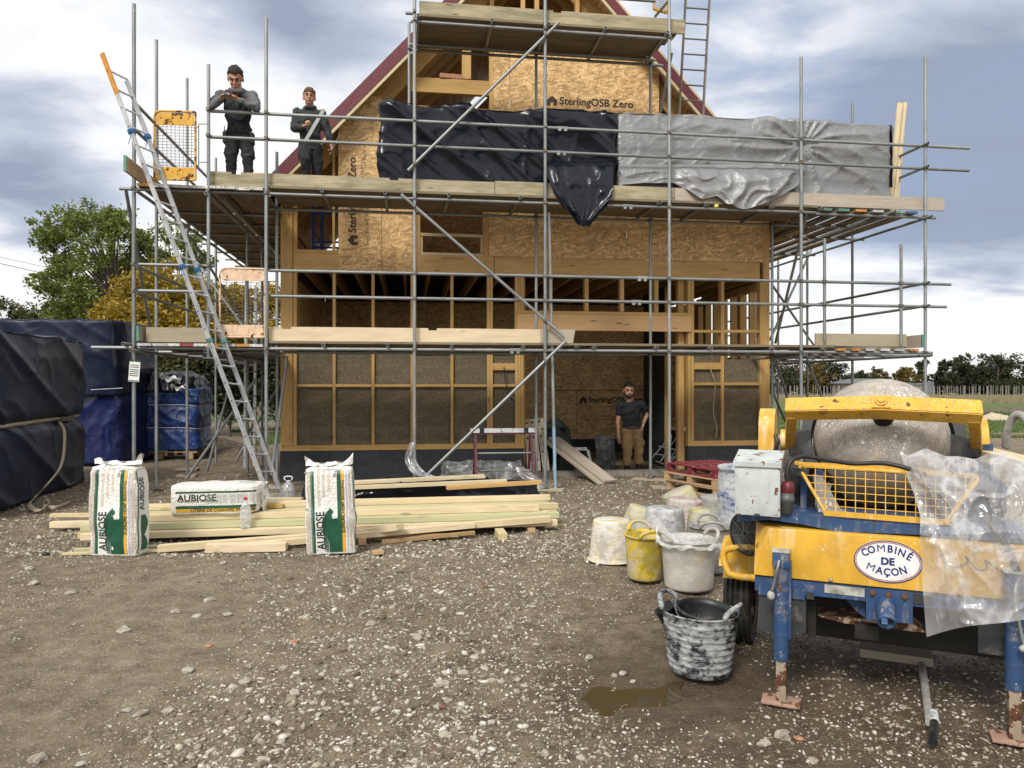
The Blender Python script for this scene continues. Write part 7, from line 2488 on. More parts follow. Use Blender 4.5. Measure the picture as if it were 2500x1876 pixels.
# hood: front, cut left corner, top sloping back
mb = MB()
P_ = MX.P
vs = [P_(uh0, wp, zh0), P_(uh0 + 0.004, wp, zhm), P_(uh1, wp, zh1), P_(UE, wp, zh1), P_(UE, wp, zh0),
      P_(uh0 - 0.005, wp + 0.18, zh1 + 0.005), P_(uh0, wp + 0.55, zh0), P_(uh0, wp + 0.55, zh1 + 0.02), P_(UE, wp + 0.55, zh1 + 0.02), P_(UE, wp + 0.55, zh0), P_(uh0 - 0.002, wp + 0.12, zh0)]
mb.add(vs, [(0, 1, 2, 3, 4), (1, 5, 2), (0, 10, 5, 1), (10, 6, 7, 5), (2, 5, 7, 8, 3), (3, 8, 9, 4), (6, 9, 8, 7), (0, 4, 9, 6, 10)])
hood = mb.mesh('hood')
bm = bmesh.new()
bm.from_mesh(hood)
bmesh.ops.bevel(bm, geom=bm.edges[:], offset=0.007, segments=3, affect='EDGES', profile=0.6)
bm.to_mesh(hood)
bm.free()
hood = auto_smooth(link_mesh('hood', hood, HY, None, mix), 25)
# scuffs of render on the hood are in the paint; a bolt head near its lower edge
for x_, y_ in ((2028, 1417),):
    q = mx(x_, y_, wp - 0.002)
    m = MB()
    m.lathe([(0.0, 0), (0.011, 0), (0.010, 0.006), (0.0, 0.008)], 12, Matrix.Translation(q) @ Matrix.Rotation(R(MX.deg), 4, 'Z') @ Matrix.Rotation(R(90), 4, 'X'), False, False)
    m.build('bolt', M_.steel, hood, None, True)
# chassis beam, plates under it
mpoly('chassis_beam', [(1843, 1406), (2520, 1472), (2520, 1512), (2112, 1468), (1843, 1441)], wp + 0.015, 0.07, M_.bluepaint)
mpoly('chassis_flange', [(1852, 1425), (1965, 1437), (1965, 1466), (1852, 1452)], wp + 0.008, 0.006, M_.bluepaint)
mpoly('reflector_plate', [(2013, 1427), (2111, 1438), (2111, 1459), (2013, 1447)], wp + 0.009, 0.006, M_.reflector)
mpoly('tow_plate', [(2114, 1436), (2229, 1446), (2228, 1524), (2115, 1512)], wp - 0.004, 0.018, M_.bluepaint)
mpoly('tow_plate', [(2229, 1452), (2275, 1456), (2275, 1478), (2229, 1474)], wp + 0.006, 0.01, M_.darkplastic)
mpoly('mud_flap', [(1852, 1452), (1968, 1466), (1968, 1547), (1854, 1541)], wp + 0.02, 0.008, M_.darkplastic)
mpoly('mud_flap', [(2388, 1500), (2462, 1506), (2462, 1604), (2388, 1594)], wp + 0.02, 0.008, M_.darkplastic)
mpoly('bracket', [(1968, 1447), (1987, 1449), (1988, 1465), (1968, 1463)], wp + 0.0, 0.02, M_.darkplastic)
mpoly('gusset', [(2062, 1459), (2113, 1464), (2113, 1510), (2085, 1487)], wp + 0.10, 0.01, M_.bluepaint)
mpoly('skid_plate', [(1996, 1504), (2113, 1512), (2228, 1524), (2262, 1546), (2060, 1522)], wp + 0.16, 0.30, M_.rustysteel)
mbox('chassis_shade_box', uh0 + 0.12, UE, 0.40, 1.35, 0.27, 0.60, M_.darkvoid)  # dark box reaching low to stand in for the shade beneath the chassis
mbox('cross_member', 0.35, 0.47, 0.15, 0.9, 0.36, 0.44, M_.darkvoid)
mpoly('hanger', [(1969, 1466), (1992, 1468), (1992, 1560), (1972, 1558)], wp + 0.12, 0.04, M_.darkvoid)
for x_, y_ in ((2130, 1448), (2169, 1453), (2209, 1457)):
    q = mx(x_, y_, wp - 0.006)
    m = MB()
    m.lathe([(0.0, 0), (0.017, 0), (0.017, 0.004), (0.012, 0.005), (0.012, 0.014), (0.0, 0.015)], 6, Matrix.Translation(q) @ Matrix.Rotation(R(MX.deg), 4, 'Z') @ Matrix.Rotation(R(90), 4, 'X'), False, False)
    m.build('rusty_bolt', M_.boltrust, mix)
# tow socket: a stub of tube with a torn lip
q = mx(2162, 1478, wp)
Mt_ = Matrix.Translation(q) @ Matrix.Rotation(R(MX.deg), 4, 'Z') @ Matrix.Rotation(R(118), 4, 'X')
m = MB()
m.lathe([(0.048, -0.02), (0.050, 0.0), (0.046, 0.10), (0.044, 0.13), (0.034, 0.13), (0.034, 0.02), (0.0, 0.02)], 24, Mt_, False, False)
so = m.build('tow_socket', M_.bluepaint, mix, None, True)
m = MB()
m.box((0, 0, 0), (0.03, 0.016, 0.10), bev=0.005)
m.build('latch', M_.bluepaint, so, Mt_ @ Matrix.Translation((-0.012, 0.03, 0.115)) @ Matrix.Rotation(R(12), 4, 'X'))
# jacks
def jack(u, px_top, w=0.0, knob=True, left=True):
    y0, y1, y2, y3 = px_top
    xx = (1907 if left else 2476)
    z0, z1, z2 = MX.hit(xx, y0, w)[1], MX.hit(xx, y1, w)[1], MX.hit(xx, y2, w)[1]
    r_ = pipe('jack_tube', MX.P(u, w, z2), MX.P(u, w, z1), 0.039, M_.bluepaint, mix, 20, False)
    mbox('inner_leg', u - 0.026, u + 0.026, w - 0.026, w + 0.026, 0.02, z2 + 0.02, M_.rustysteel, r_, 0.004)
    mbox('jack_foot', u - 0.10, u + 0.10, w - 0.06, w + 0.06, 0.008, 0.024, M_.footplate, r_, 0.006, Matrix.Rotation(R(3), 4, 'X'))
    mbox('jack_head', u - 0.043, u + 0.043, w - 0.045, w + 0.05, z1 - 0.004, z0, M_.bluepaint, r_, 0.008)
    mbox('jack_cap', u - 0.046, u + 0.046, w - 0.048, w + 0.05, z0 + 0.001, z0 + 0.012, M_.reflector, r_, 0.004)
    # mounting bracket to the beam
    mbox('bracket', u + 0.036, u + 0.052, w - 0.01, wp + 0.02, z2 + 0.12, z1 + 0.02, M_.bluepaint, r_, 0.003)
    m = MB()
    zc = z0 - 0.035
    pts = cubic([MX.P(u - 0.005, w - 0.055, zc), MX.P(u - 0.015, w - 0.075, zc - 0.05), MX.P(u - 0.032, w - 0.06, zc - 0.13), MX.P(u - 0.048, w - 0.05, zc - 0.19)] if left else
                [MX.P(u, w - 0.055, zc), MX.P(u - 0.01, w - 0.08, zc - 0.08), MX.P(u + 0.02, w - 0.07, zc - 0.26), MX.P(u + 0.035, w - 0.075, zc - 0.30)], 6)
    m.tube(pts, 0.008, 8)
    m.build('crank_handle', M_.steel, r_, None, True)
    m = MB()
    e = pts[-1]
    m.sphere(e - Vector((0, 0, 0.008)), (0.021, 0.021, 0.026) if left else (0.034, 0.02, 0.02), 12, 8)
    m.build('crank_knob', M_.hose if left else M_.palemetal, r_, None, True)
jack(MX.hit(1907, 1500, 0.0)[0], (1347, 1381, 1610, 1716))
jack(MX.hit(2476, 1560, 0.0)[0], (1398, 1440, 1682, 1812), left=False)
# wheels
for u, nm in ((-0.34, 0), (1.42, 1)):
    Mw = MX.M(u, 0.97, 0.295) @ Matrix.Rotation(R(90), 4, 'Y')
    m = MB()
    prof = [(0.17, -0.075), (0.25, -0.088), (0.285, -0.08)]
    for k in range(5):
        z = -0.068 + k * 0.034
        prof += [(0.297, z - 0.012), (0.297, z + 0.010), (0.286, z + 0.013), (0.286, z + 0.019)]
    prof += [(0.285, 0.08), (0.25, 0.088), (0.17, 0.075)]
    m.lathe(prof, 40, None, False, False)
    wv = m.build('wheel', M_.rubber, mix, Mw, True)
    m = MB()
    m.lathe([(0.0, -0.03), (0.10, -0.03), (0.14, -0.06), (0.172, -0.07), (0.172, 0.07), (0.14, 0.05), (0.0, 0.04)], 28, None, False, False)
    m.build('rim', M_.rustysteel, wv, Mw, True)
# left mudguard with its bumper bar
m = MB()
arc = []
for i in range(13):
    a = R(40 + 118 * i / 12)
    arc.append((0.97 - 0.37 * math.cos(a), 0.30 + 0.40 * math.sin(a)))
vs, fs = [], []
for k, (w, z) in enumerate(arc):
    for du in (-0.45, -0.21):
        vs.append(MX.P(du, w, z))
    for du in (-0.21, -0.45):
        vs.append(MX.P(du, w + 0.012 * math.cos(R(40 + 118 * k / 12)), z - 0.012 * abs(math.sin(R(40 + 118 * k / 12)))))
for k in range(len(arc) - 1):
    a, b_ = 4 * k, 4 * (k + 1)
    for j in range(4):
        fs.append((a + j, a + (j + 1) % 4, b_ + (j + 1) % 4, b_ + j))
fs += [(0, 1, 2, 3), tuple(len(vs) - 4 + j for j in range(4))]
m.add(vs, fs)
m.build('mudguard', HY, mix)
mpoly('mudguard_front', [(1772, 1325), (1796, 1306), (1842, 1330), (1842, 1421), (1765, 1410)], 0.60, 0.05, HY)
bp_ = [mx(x, y, w) for x, y, w in ((1846, 1339, 0.42), (1812, 1337, 0.45), (1780, 1340, 0.46), (1767, 1350, 0.46), (1768, 1368, 0.45), (1778, 1396, 0.43), (1788, 1404, 0.42), (1815, 1410, 0.38), (1846, 1411, 0.30))]
m = MB()
m.tube(cubic(bp_, 6), 0.021, 12)
m.build('bumper_bar', HY, mix, None, True)
# fan grille, looking out to the left
fc = mx(1822, 1303, 0.40)
nf = (MX.U * -0.62 + MX.W * -0.78).normalized()
Mf = Matrix((nf.cross(Vector((0, 0, 1))).normalized(), Vector((0, 0, 1)), nf)).transposed().to_4x4()
Mf.translation = fc
m = MB()
m.lathe([(0.118, -0.05), (0.132, -0.05), (0.136, 0.0), (0.130, 0.012), (0.118, 0.008)], 40, None, False, False)
fan = m.build('fan_shroud', M_.blackplastic, mix, Mf, True)
m = MB()
m.lathe([(0.0, -0.045), (0.118, -0.045)], 32, None, False, False)
m.build('fan_back', M_.darkvoid, fan, Mf)
m = MB()
for r_ in np.linspace(0.018, 0.112, 9):
    m.tube([(r_ * math.cos(a), r_ * math.sin(a), 0.008 * (1 - (r_ / 0.12) ** 2) + 0.004) for a in np.linspace(0, 2 * math.pi, 33)[:-1]], 0.0018, 5, closed=True)
for k in range(8):
    a = math.pi * k / 4
    m.tube([(0.012 * math.cos(a), 0.012 * math.sin(a), 0.012), (0.12 * math.cos(a + 0.5), 0.12 * math.sin(a + 0.5), 0.004)], 0.0022, 5)
m.build('fan_grille', M_.greyplug, fan, Mf)
# tray and frame under the guard
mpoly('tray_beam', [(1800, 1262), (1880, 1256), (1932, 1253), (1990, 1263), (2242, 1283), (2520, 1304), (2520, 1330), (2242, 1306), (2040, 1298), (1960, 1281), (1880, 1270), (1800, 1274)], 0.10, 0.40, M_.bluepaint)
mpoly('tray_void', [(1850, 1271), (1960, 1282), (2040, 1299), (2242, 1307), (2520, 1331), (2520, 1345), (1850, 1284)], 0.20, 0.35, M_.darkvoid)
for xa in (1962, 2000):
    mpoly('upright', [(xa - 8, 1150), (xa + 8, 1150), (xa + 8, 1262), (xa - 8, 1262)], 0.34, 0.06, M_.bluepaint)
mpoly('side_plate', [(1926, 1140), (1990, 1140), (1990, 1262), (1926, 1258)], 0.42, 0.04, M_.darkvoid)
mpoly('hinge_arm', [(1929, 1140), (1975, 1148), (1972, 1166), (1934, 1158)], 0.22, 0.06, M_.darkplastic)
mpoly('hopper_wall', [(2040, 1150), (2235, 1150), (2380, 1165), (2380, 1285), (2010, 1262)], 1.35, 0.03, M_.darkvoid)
mpoly('chute', [(1985, 1160), (2008, 1165), (2052, 1245), (2090, 1262), (2000, 1262), (1992, 1220)], 0.30, 0.05, M_.drum)
mpoly('guard_frame_right', [(2376, 1165), (2390, 1167), (2318, 1285), (2304, 1283)], 0.30, 0.03, HY)
mpoly('side_tank', [(2300, 1150), (2420, 1150), (2460, 1190), (2440, 1290), (2310, 1285)], 0.40, 0.10, M_.bluepaint)
m = MB()
mc = [mx(x, y, 0.30) for x, y in ((2376, 1180), (2410, 1196), (2440, 1240), (2420, 1270))]
m.tube(cubic(mc, 6), 0.035, 10)
m.build('motor_hose', M_.darkplastic, mix, None, True)
# mesh guard: front leaning plane, then bent back along the top
TLg, BLg, BRg, TRg = (1952, 1143), (2016, 1254), (2308, 1277), (2388, 1172)
def gpt(x, y):
    t = (1262 + (x - 2016) * 0.079 - y) / 112.0          # 0 bottom .. 1 top
    return mx(x, y, 0.11 + 0.13 * max(0, min(1, t)))
m = MB()
back = MX.W * 0.13
m.tube([gpt(*TLg) + back, gpt(*TLg), gpt(*BLg), gpt(*BRg), gpt(*TRg), gpt(*TRg) + back], 0.0105, 8)
m.tube([gpt(*TLg) + back, gpt(*TRg) + back], 0.012, 8)
gr_ = m.build('guard_frame', HY, mix, None, True)
mpoly('guard_top_rail', [(1940, 1125), (1960, 1129), (2200, 1140), (2390, 1158), (2390, 1166), (2200, 1148), (1955, 1137), (1940, 1134)], 0.375, 0.012, HY, gr_)
mpoly('guard_sill', [(2008, 1247), (2242, 1264), (2318, 1270), (2318, 1283), (2242, 1278), (2012, 1259)], 0.102, 0.016, HY, gr_)
m = MB()
def edge_y(x):
    """lower end of an upright wire at column x"""
    if x < BLg[0]:
        return TLg[1] + (x - TLg[0]) / (BLg[0] - TLg[0]) * (BLg[1] - TLg[1])
    if x > BRg[0]:
        return TRg[1] + (TRg[0] - x) / (TRg[0] - BRg[0]) * (BRg[1] - TRg[1])
    return BLg[1] + (x - BLg[0]) * (BRg[1] - BLg[1]) / (BRg[0] - BLg[0])
def top_y(x):
    return TLg[1] + (x - TLg[0]) * (TRg[1] - TLg[1]) / (TRg[0] - TLg[0])
for k in range(17):
    x = 1966 + k * 24.5
    a = gpt(x, top_y(x))
    m.tube([a + back, a, gpt(x, edge_y(x))], 0.0026, 6)
for k in range(1, 6):
    t = k / 6
    xl = TLg[0] + (BLg[0] - TLg[0]) * t
    xr = TRg[0] + (BRg[0] - TRg[0]) * t
    yl, yr = TLg[1] + (BLg[1] - TLg[1]) * t, TRg[1] + (BRg[1] - TRg[1]) * t
    m.tube([gpt(xl, yl) + Vector((0, 0, 0.003)), gpt(xr, yr) + Vector((0, 0, 0.003))], 0.0026, 6)
m.tube([gpt(*TLg) + back * 0.55, gpt(*TRg) + back * 0.55], 0.0026, 6)
m.build('guard_wires', HY, gr_)
# electrical box, plug, cable
wb_ = 0.02
ub0, zb0 = MX.hit(1794, 1256, wb_)
ub1, zb1_ = MX.hit(1904, 1133, wb_)
bxo = mbox('switch_box', ub0, ub1, wb_, wb_ + 0.24, zb0, zb1_ - 0.006, M_.greybox, mix, 0.004)
m = MB()
m.add([MX.P(u, w, z) for u, w, z in ((ub0 - 0.008, wb_ - 0.012, zb1_ - 0.022), (ub1 + 0.008, wb_ - 0.012, zb1_ - 0.022), (ub1 + 0.008, wb_ + 0.25, zb1_ + 0.03), (ub0 - 0.008, wb_ + 0.25, zb1_ + 0.03),
                                      (ub0 - 0.008, wb_ - 0.012, zb1_ + 0.004), (ub1 + 0.008, wb_ - 0.012, zb1_ + 0.004), (ub1 + 0.008, wb_ + 0.25, zb1_ + 0.052), (ub0 - 0.008, wb_ + 0.25, zb1_ + 0.052))],
      [(3, 2, 1, 0), (4, 5, 6, 7), (0, 1, 5, 4), (1, 2, 6, 5), (2, 3, 7, 6), (3, 0, 4, 7)])
m.build('box_lid', M_.greybox, bxo)
mbox('box_seam', ub0 + 0.008, ub1 - 0.008, wb_ - 0.0015, wb_ + 0.01, zb0 + 0.006, zb1_ - 0.034, M_.greybox, bxo, 0.002)
mbox('latch', (ub0 + ub1) / 2 - 0.015, (ub0 + ub1) / 2 + 0.015, wb_ - 0.008, wb_ + 0.01, zb0 - 0.004, zb0 + 0.012, M_.darkplastic, bxo, 0.003)
pc0 = mx(1922, 1212, 0.10)
Mp_ = Matrix.Translation(pc0) @ Matrix.Rotation(R(MX.deg), 4, 'Z') @ Matrix.Rotation(R(4), 4, 'Y')
m = MB()
m.lathe([(0.0, -0.092), (0.034, -0.092), (0.036, -0.03), (0.040, -0.028), (0.040, -0.005), (0.036, 0.0), (0.034, 0.022)], 24, Mp_, False, False)
pg = m.build('plug_body', M_.greyplug, mix, None, True)
m = MB()
m.lathe([(0.036, 0.022), (0.037, 0.05), (0.030, 0.078), (0.018, 0.085), (0.0, 0.086)], 24, Mp_, False, False)
m.build('plug_collar', M_.redplug, pg, None, True)
m = MB()
cp_ = [Mp_ @ Vector((0, 0, 0.07)), mx(1920, 1160, 0.10), mx(1930, 1128, 0.12), mx(1958, 1115, 0.16), mx(2000, 1120, 0.20), mx(2080, 1132, 0.24), mx(2150, 1131, 0.25), mx(2205, 1141, 0.24), mx(2260, 1160, 0.20)]
m.tube(cubic(cp_, 8), 0.0125, 10)
m.build('power_cable', M_.cable, mix, None, True)
m = MB()
cp_ = [mx(2380, 1240, 0.10), mx(2425, 1290, 0.04), mx(2460, 1340, 0.0), mx(2485, 1400, -0.02), mx(2492, 1470, -0.02)]
m.tube(cubic(cp_, 8), 0.016, 10)
m.build('side_hose', M_.cable, mix, None, True)
# drum: crusted bowl, its axis tipped up towards the camera
dw = 1.10
du, dz = MX.hit(2148, 1083, dw)
Rd = MX.hit(2322, 1083, dw)[0] - du
tilt = R(24)
axd = (MX.W * -math.cos(tilt) + Vector((0, 0, 1)) * math.sin(tilt)).normalized()
Md = Matrix((MX.U, axd.cross(MX.U), axd)).transposed().to_4x4()
Md.translation = MX.P(du, dw, dz)
m = MB()
prof = []
for i in range(27):
    a = -math.pi / 2 + math.pi * i / 26
    r_ = Rd * abs(math.cos(a)) ** 0.82
    z = 0.455 * math.copysign(abs(math.sin(a)) ** 0.95, a)
    if a > 1.36:
        r_ = min(r_, 0.13)
    prof.append((r_, z))
m.lathe(prof, 72, Md, False, False)
drum = m.build('drum', M_.drum, mix, None, True)
m = MB()
m.lathe([(0.0, 0.44), (0.055, 0.44), (0.057, 0.465), (0.04, 0.475), (0.04, 0.53), (0.0, 0.53)], 28, Md, False, False)
m.build('drum_pivot', M_.darkvoid, drum, None, True)
# dark gear ring guard round its waist
m = MB()
for a0, a1 in ((-42, 26), (154, 222)):
    vs, fs = [], []
    n = 18
    for i in range(n + 1):
        a = R(a0 + (a1 - a0) * i / n)
        for r_, z in ((Rd + 0.012, -0.09), (Rd + 0.075, -0.09), (Rd + 0.075, 0.10), (Rd + 0.012, 0.12)):
            vs.append(Md @ Vector((r_ * math.cos(a), r_ * math.sin(a), z)))
    for i in range(n):
        for j in range(4):
            fs.append((i * 4 + j, i * 4 + (j + 1) % 4, (i + 1) * 4 + (j + 1) % 4, (i + 1) * 4 + j))
    fs += [(0, 1, 2, 3), tuple(n * 4 + j for j in range(4))]
    m = MB().add(vs, fs)
    m.build('ring_guard', M_.darkplastic, mix)
# yoke: arched box beam before the drum, arms back to the trunnions
wy = 0.50
A0, Am, A1 = mx(1918, 999, wy), mx(2150, 995, wy - 0.01), mx(2396, 1007, wy)
def section(p, s, roll):
    """square section turned about the beam's own line"""
    c, n = math.cos(R(roll)), math.sin(R(roll))
    e1 = MX.W * -c + Vector((0, 0, 1)) * n
    e2 = MX.W * n + Vector((0, 0, 1)) * c
    return [p + (e1 * a + e2 * b_) * s / 2 for a, b_ in ((1, 1), (1, -1), (-1, -1), (-1, 1))]
m = MB()
s0, sm, s1 = section(A0, 0.102, 38), section(Am, 0.102, 38), section(A1, 0.102, 38)
m.add(s0 + sm + s1, [(0, 1, 5, 4), (1, 2, 6, 5), (2, 3, 7, 6), (3, 0, 4, 7), (4, 5, 9, 8), (5, 6, 10, 9), (6, 7, 11, 10), (7, 4, 8, 11), (3, 2, 1, 0), (8, 9, 10, 11)])
yk = m.mesh('yoke_bar')
bm = bmesh.new()
bm.from_mesh(yk)
bmesh.ops.bevel(bm, geom=bm.edges[:], offset=0.006, segments=2, affect='EDGES')
bm.to_mesh(yk)
bm.free()
yk = auto_smooth(link_mesh('yoke_bar', yk, M_.yellowrust, None, mix), 30)
# boss plate on its middle
e1 = (MX.W * -math.cos(R(38)) + Vector((0, 0, 1)) * math.sin(R(38)))
e2 = (MX.W * math.sin(R(38)) + Vector((0, 0, 1)) * math.cos(R(38)))
nb = e1 * 0 + e2
Mb_ = Matrix((MX.U, e1 * -1, e2)).transposed().to_4x4()
Mb_.translation = Am + e2 * 0.051
Mb2 = Matrix((MX.U, e2, e1)).transposed().to_4x4()
Mb2.translation = Am + e1 * 0.051 + e2 * 0.0
m = MB()
m.box((0, 0, 0.003), (0.10, 0.088, 0.012), bev=0.004)
m.lathe([(0.0, 0.010), (0.035, 0.010), (0.033, 0.02), (0.022, 0.022), (0.022, 0.032), (0, 0.034)], 20, None, False, False)
m.build('pivot_boss', M_.yellowrust, yk, Mb_ if e2.dot(Vector((0, -1, 0.4))) > e1.dot(Vector((0, -1, 0.4))) else Mb2)
for (pa_, pxl, pyl) in ((A0, 1928, 1080), (A1, 2384, 1087)):
    e = mx(pxl, pyl, 1.02)
    sgn = 1 if pa_ is A0 else -1
    beam('yoke_arm', pa_ + MX.U * 0.035 * sgn - Vector((0, 0, 0.02)), e, 0.06, 0.085, M_.yellow, yk, (0, 0, 1), 0.005)
# trunnion housings either side
for x0, x1, ytop, yb_, sg in ((1855, 1893, 998, 1110, 1), (2389, 2409, 1020, 1095, -1)):
    w = 1.16
    u0, zt = MX.hit(x0, ytop, w - 0.06)
    u1, _ = MX.hit(x1, ytop, w - 0.06)
    zb_2 = MX.hit(x0, yb_, w - 0.15)[1]
    rr = 0.16
    poly = [(rr * math.cos(a), zt - rr + rr * math.sin(a)) for a in np.linspace(0, math.pi, 15)] + [(-rr, zb_2 - 0.25), (rr, zb_2 - 0.25)]
    m = MB()
    m.prism(poly, abs(u1 - u0), Matrix.Translation(MX.P(u0, w, 0)) @ Matrix.Rotation(R(MX.deg), 4, 'Z') @ Matrix.Rotation(R(-90), 4, 'Z'))
    auto_smooth(m.build('trunnion_cover', HY, mix), 30)
for x_, y_ in ((1918, 1074),):
    q = mx(x_, y_, 1.05)
    m = MB()
    m.lathe([(0.0, -0.03), (0.07, -0.03), (0.07, 0.03), (0.0, 0.03)], 28, Matrix.Translation(q) @ Matrix.Rotation(R(MX.deg), 4, 'Z') @ Matrix.Rotation(R(90), 4, 'Y'), False, False)
    auto_smooth(m.build('trunnion_disc', HY, mix), 40)
    m = MB()
    m.lathe([(0.0, -0.12), (0.035, -0.12), (0.035, 0.12), (0.0, 0.12)], 16, Matrix.Translation(q - MX.U * 0.05) @ Matrix.Rotation(R(MX.deg), 4, 'Z') @ Matrix.Rotation(R(90), 4, 'Y'), False, False)
    m.build('trunnion_shaft', M_.rustysteel, mix, None, True)
    m = MB()
    m.tube(cubic([mx(1893, 1062, 1.0), mx(1897, 1080, 0.98), mx(1893, 1098, 1.0)], 5), 0.014, 8)
    m.build('grease_hose', M_.darkplastic, mix, None, True)
mpoly('bearing_block', [(1925, 1060), (1975, 1050), (1985, 1125), (1925, 1115)], 0.98, 0.2, M_.darkplastic)
mpoly('bearing_block', [(2318, 1060), (2390, 1075), (2390, 1115), (2316, 1125)], 0.95, 0.2, M_.darkplastic)
mpoly('stand_post', [(1858, 1098), (1895, 1098), (1895, 1280), (1858, 1280)], 1.05, 0.2, M_.bluepaint)
mpoly('stand_post', [(2385, 1085), (2425, 1085), (2425, 1280), (2385, 1280)], 1.0, 0.2, M_.bluepaint)
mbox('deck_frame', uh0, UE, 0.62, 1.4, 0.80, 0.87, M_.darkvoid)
# oval sign on the hood
su, sz = MX.hit(2167, 1372, wp - 0.004)
sa = (MX.hit(2251, 1376, wp)[0] - MX.hit(2083, 1365, wp)[0]) / 2
sb = (MX.hit(2167, 1321, wp)[1] - MX.hit(2167, 1424, wp)[1]) / 2
MS = MX.M(su, wp - 0.0035, sz)
def ellipse_ring(name, a0, b0, a1, b1, mat, y, par):
    m = MB()
    n = 72
    if a1 == 0:
        m.prism([(a0 * math.cos(q), b0 * math.sin(q)) for q in np.linspace(0, 2 * math.pi, n + 1)[:-1]], 0.0025, Matrix.Translation((0, y, 0)))
    else:
        vs = [(a * math.cos(q), y, b_ * math.sin(q)) for a, b_ in ((a0, b0), (a1, b1)) for q in np.linspace(0, 2 * math.pi, n + 1)[:-1]]
        m.add(vs, [(i, (i + 1) % n, n + (i + 1) % n, n + i) for i in range(n)])
    return m.build(name, mat, par, MS, fix=a1 == 0)
sign = ellipse_ring('oval_sign', sa, sb, 0, 0, M_.signwhite, 0, mix)
ellipse_ring('blue_ring', sa, sb, sa - 0.0055, sb - 0.0055, M_.inkblue, -0.0012, sign)
ellipse_ring('red_ring', sa - 0.0085, sb - 0.0085, sa - 0.0125, sb - 0.0125, M_.signred, -0.0012, sign)
for ch, fx, fz, rt in (('C', -.70, .40, 26), ('O', -.50, .57, 16), ('M', -.20, .68, 5), ('B', .075, .68, -3), ('I', .245, .63, -9), ('N', .43, .53, -16), ('É', .655, .35, -26),
                       ('M', -.52, -.37, -19), ('A', -.255, -.52, -9), ('Ç', -.02, -.57, 0), ('O', .225, -.53, 9), ('N', .47, -.40, 17)):
    lettering(ch, 0.054, MS @ Matrix.Translation((fx * sa * 0.95, -0.002, fz * sb * 0.88)) @ Matrix.Rotation(R(-rt), 4, 'Y') @ UP, M_.inkblue, sign, 'letter', 'CENTER', 0.0 if ch == 'M' else 0.0013, squash=1.05 if ch == 'M' else 0.88)
lettering('DE', 0.052, MS @ Matrix.Translation((0, -0.002, 0.0)) @ UP, M_.inkblue, sign, 'lettering', 'CENTER', 0.0022)
# faint handwriting on the panel right of the sign
m = MB()
m.tube(cubic([MX.P(MX.hit(2290, 1360, wp)[0] + 0.028 * k + 0.02 * math.sin(k * 2.1), wp - 0.003, MX.hit(2290, 1360, wp)[1] - 0.004 * k + 0.035 * math.sin(k * 1.7 + 0.6 * math.sin(k))) for k in range(11)], 5), 0.0032, 5)
m.build('pen_scrawl', M_.greyplug, hood)
# ---- clear sheet thrown over its right half
def sheet(u, v):
    """u: left edge to past the frame; v: top to hem"""
    xl = np.interp(v, [0, .12, .25, .38, .5, .75, 1], [2196, 2213, 2232, 2247, 2246, 2252, 2262])
    yl = np.interp(v, [0, .12, .25, .38, .5, .75, 1], [1098, 1150, 1205, 1262, 1300, 1430, 1556])
    yr = np.interp(v, [0, .12, .25, .38, .5, .75, 1], [1122, 1165, 1215, 1265, 1300, 1420, 1500])
    x = xl + (2560 - xl) * u
    lift = np.interp(x, [2196, 2215, 2260, 2310, 2340, 2380, 2420, 2455, 2500, 2560], [0, 14, -8, 8, 6, 10, -10, -12, 4, 8])
    y = yl + (yr - yl) * min(1, u * 1.1) + lift * (1 - v) ** 2
    if v > 0.9:
        y += -6 * math.sin(u * 6) * (v - 0.9) * 10
    w = np.interp(v, [0, .12, .25, .38, .5, 1], [0.42, 0.20, 0.06, 0.02, -0.09, -0.10])
    amp = np.interp(v, [0, .3, .6, 1], [0.05, 0.08, 0.04, 0.035])
    su_, sv = u * 2.4, v * 3.0
    f = ridge(su_ * 1.0 + sv * 0.4, sv * 0.6 - su_ * 0.3, 3.7, 4) + 0.55 * ridge(su_ * 1.5 - sv * 0.7, sv * 1.1 + su_, 9.1, 6) + 0.12 * ridge(su_ * 5, sv * 4, 1.1, 4)
    return mx(x, y, float(w) - float(amp) * f)
m = MB()
m.grid(sheet, 90, 90)
tag(m.build('plastic_sheet', M_.film, smooth=True, fix=False), 'creased clear polythene sheet draped over the right half of the mixer', 'plastic sheet')
# timber beam and hose at the right edge
a, b_ = at(2378, 1102, 4.75), at(2600, 1160, 3.75)
tag(beam('timber_beam', a, b_, 0.15, 0.068, M_.stack, None, (0, 0, 1), 0.004), 'thick pale timber resting on the mixer at the right edge of the view', 'timber')
m = MB()
m.tube(cubic([at(2456, 1092, 5.0), at(2460, 1050, 4.95), at(2474, 1020, 4.9), at(2490, 1013, 4.85), at(2510, 1030, 4.8), at(2530, 1080, 4.75), at(2540, 1140, 4.75)], 7), 0.026, 12)
tag(m.build('hose_loop', M_.hose, smooth=True), 'mortar crusted grey hose looping up at the right edge behind the timber', 'hose')
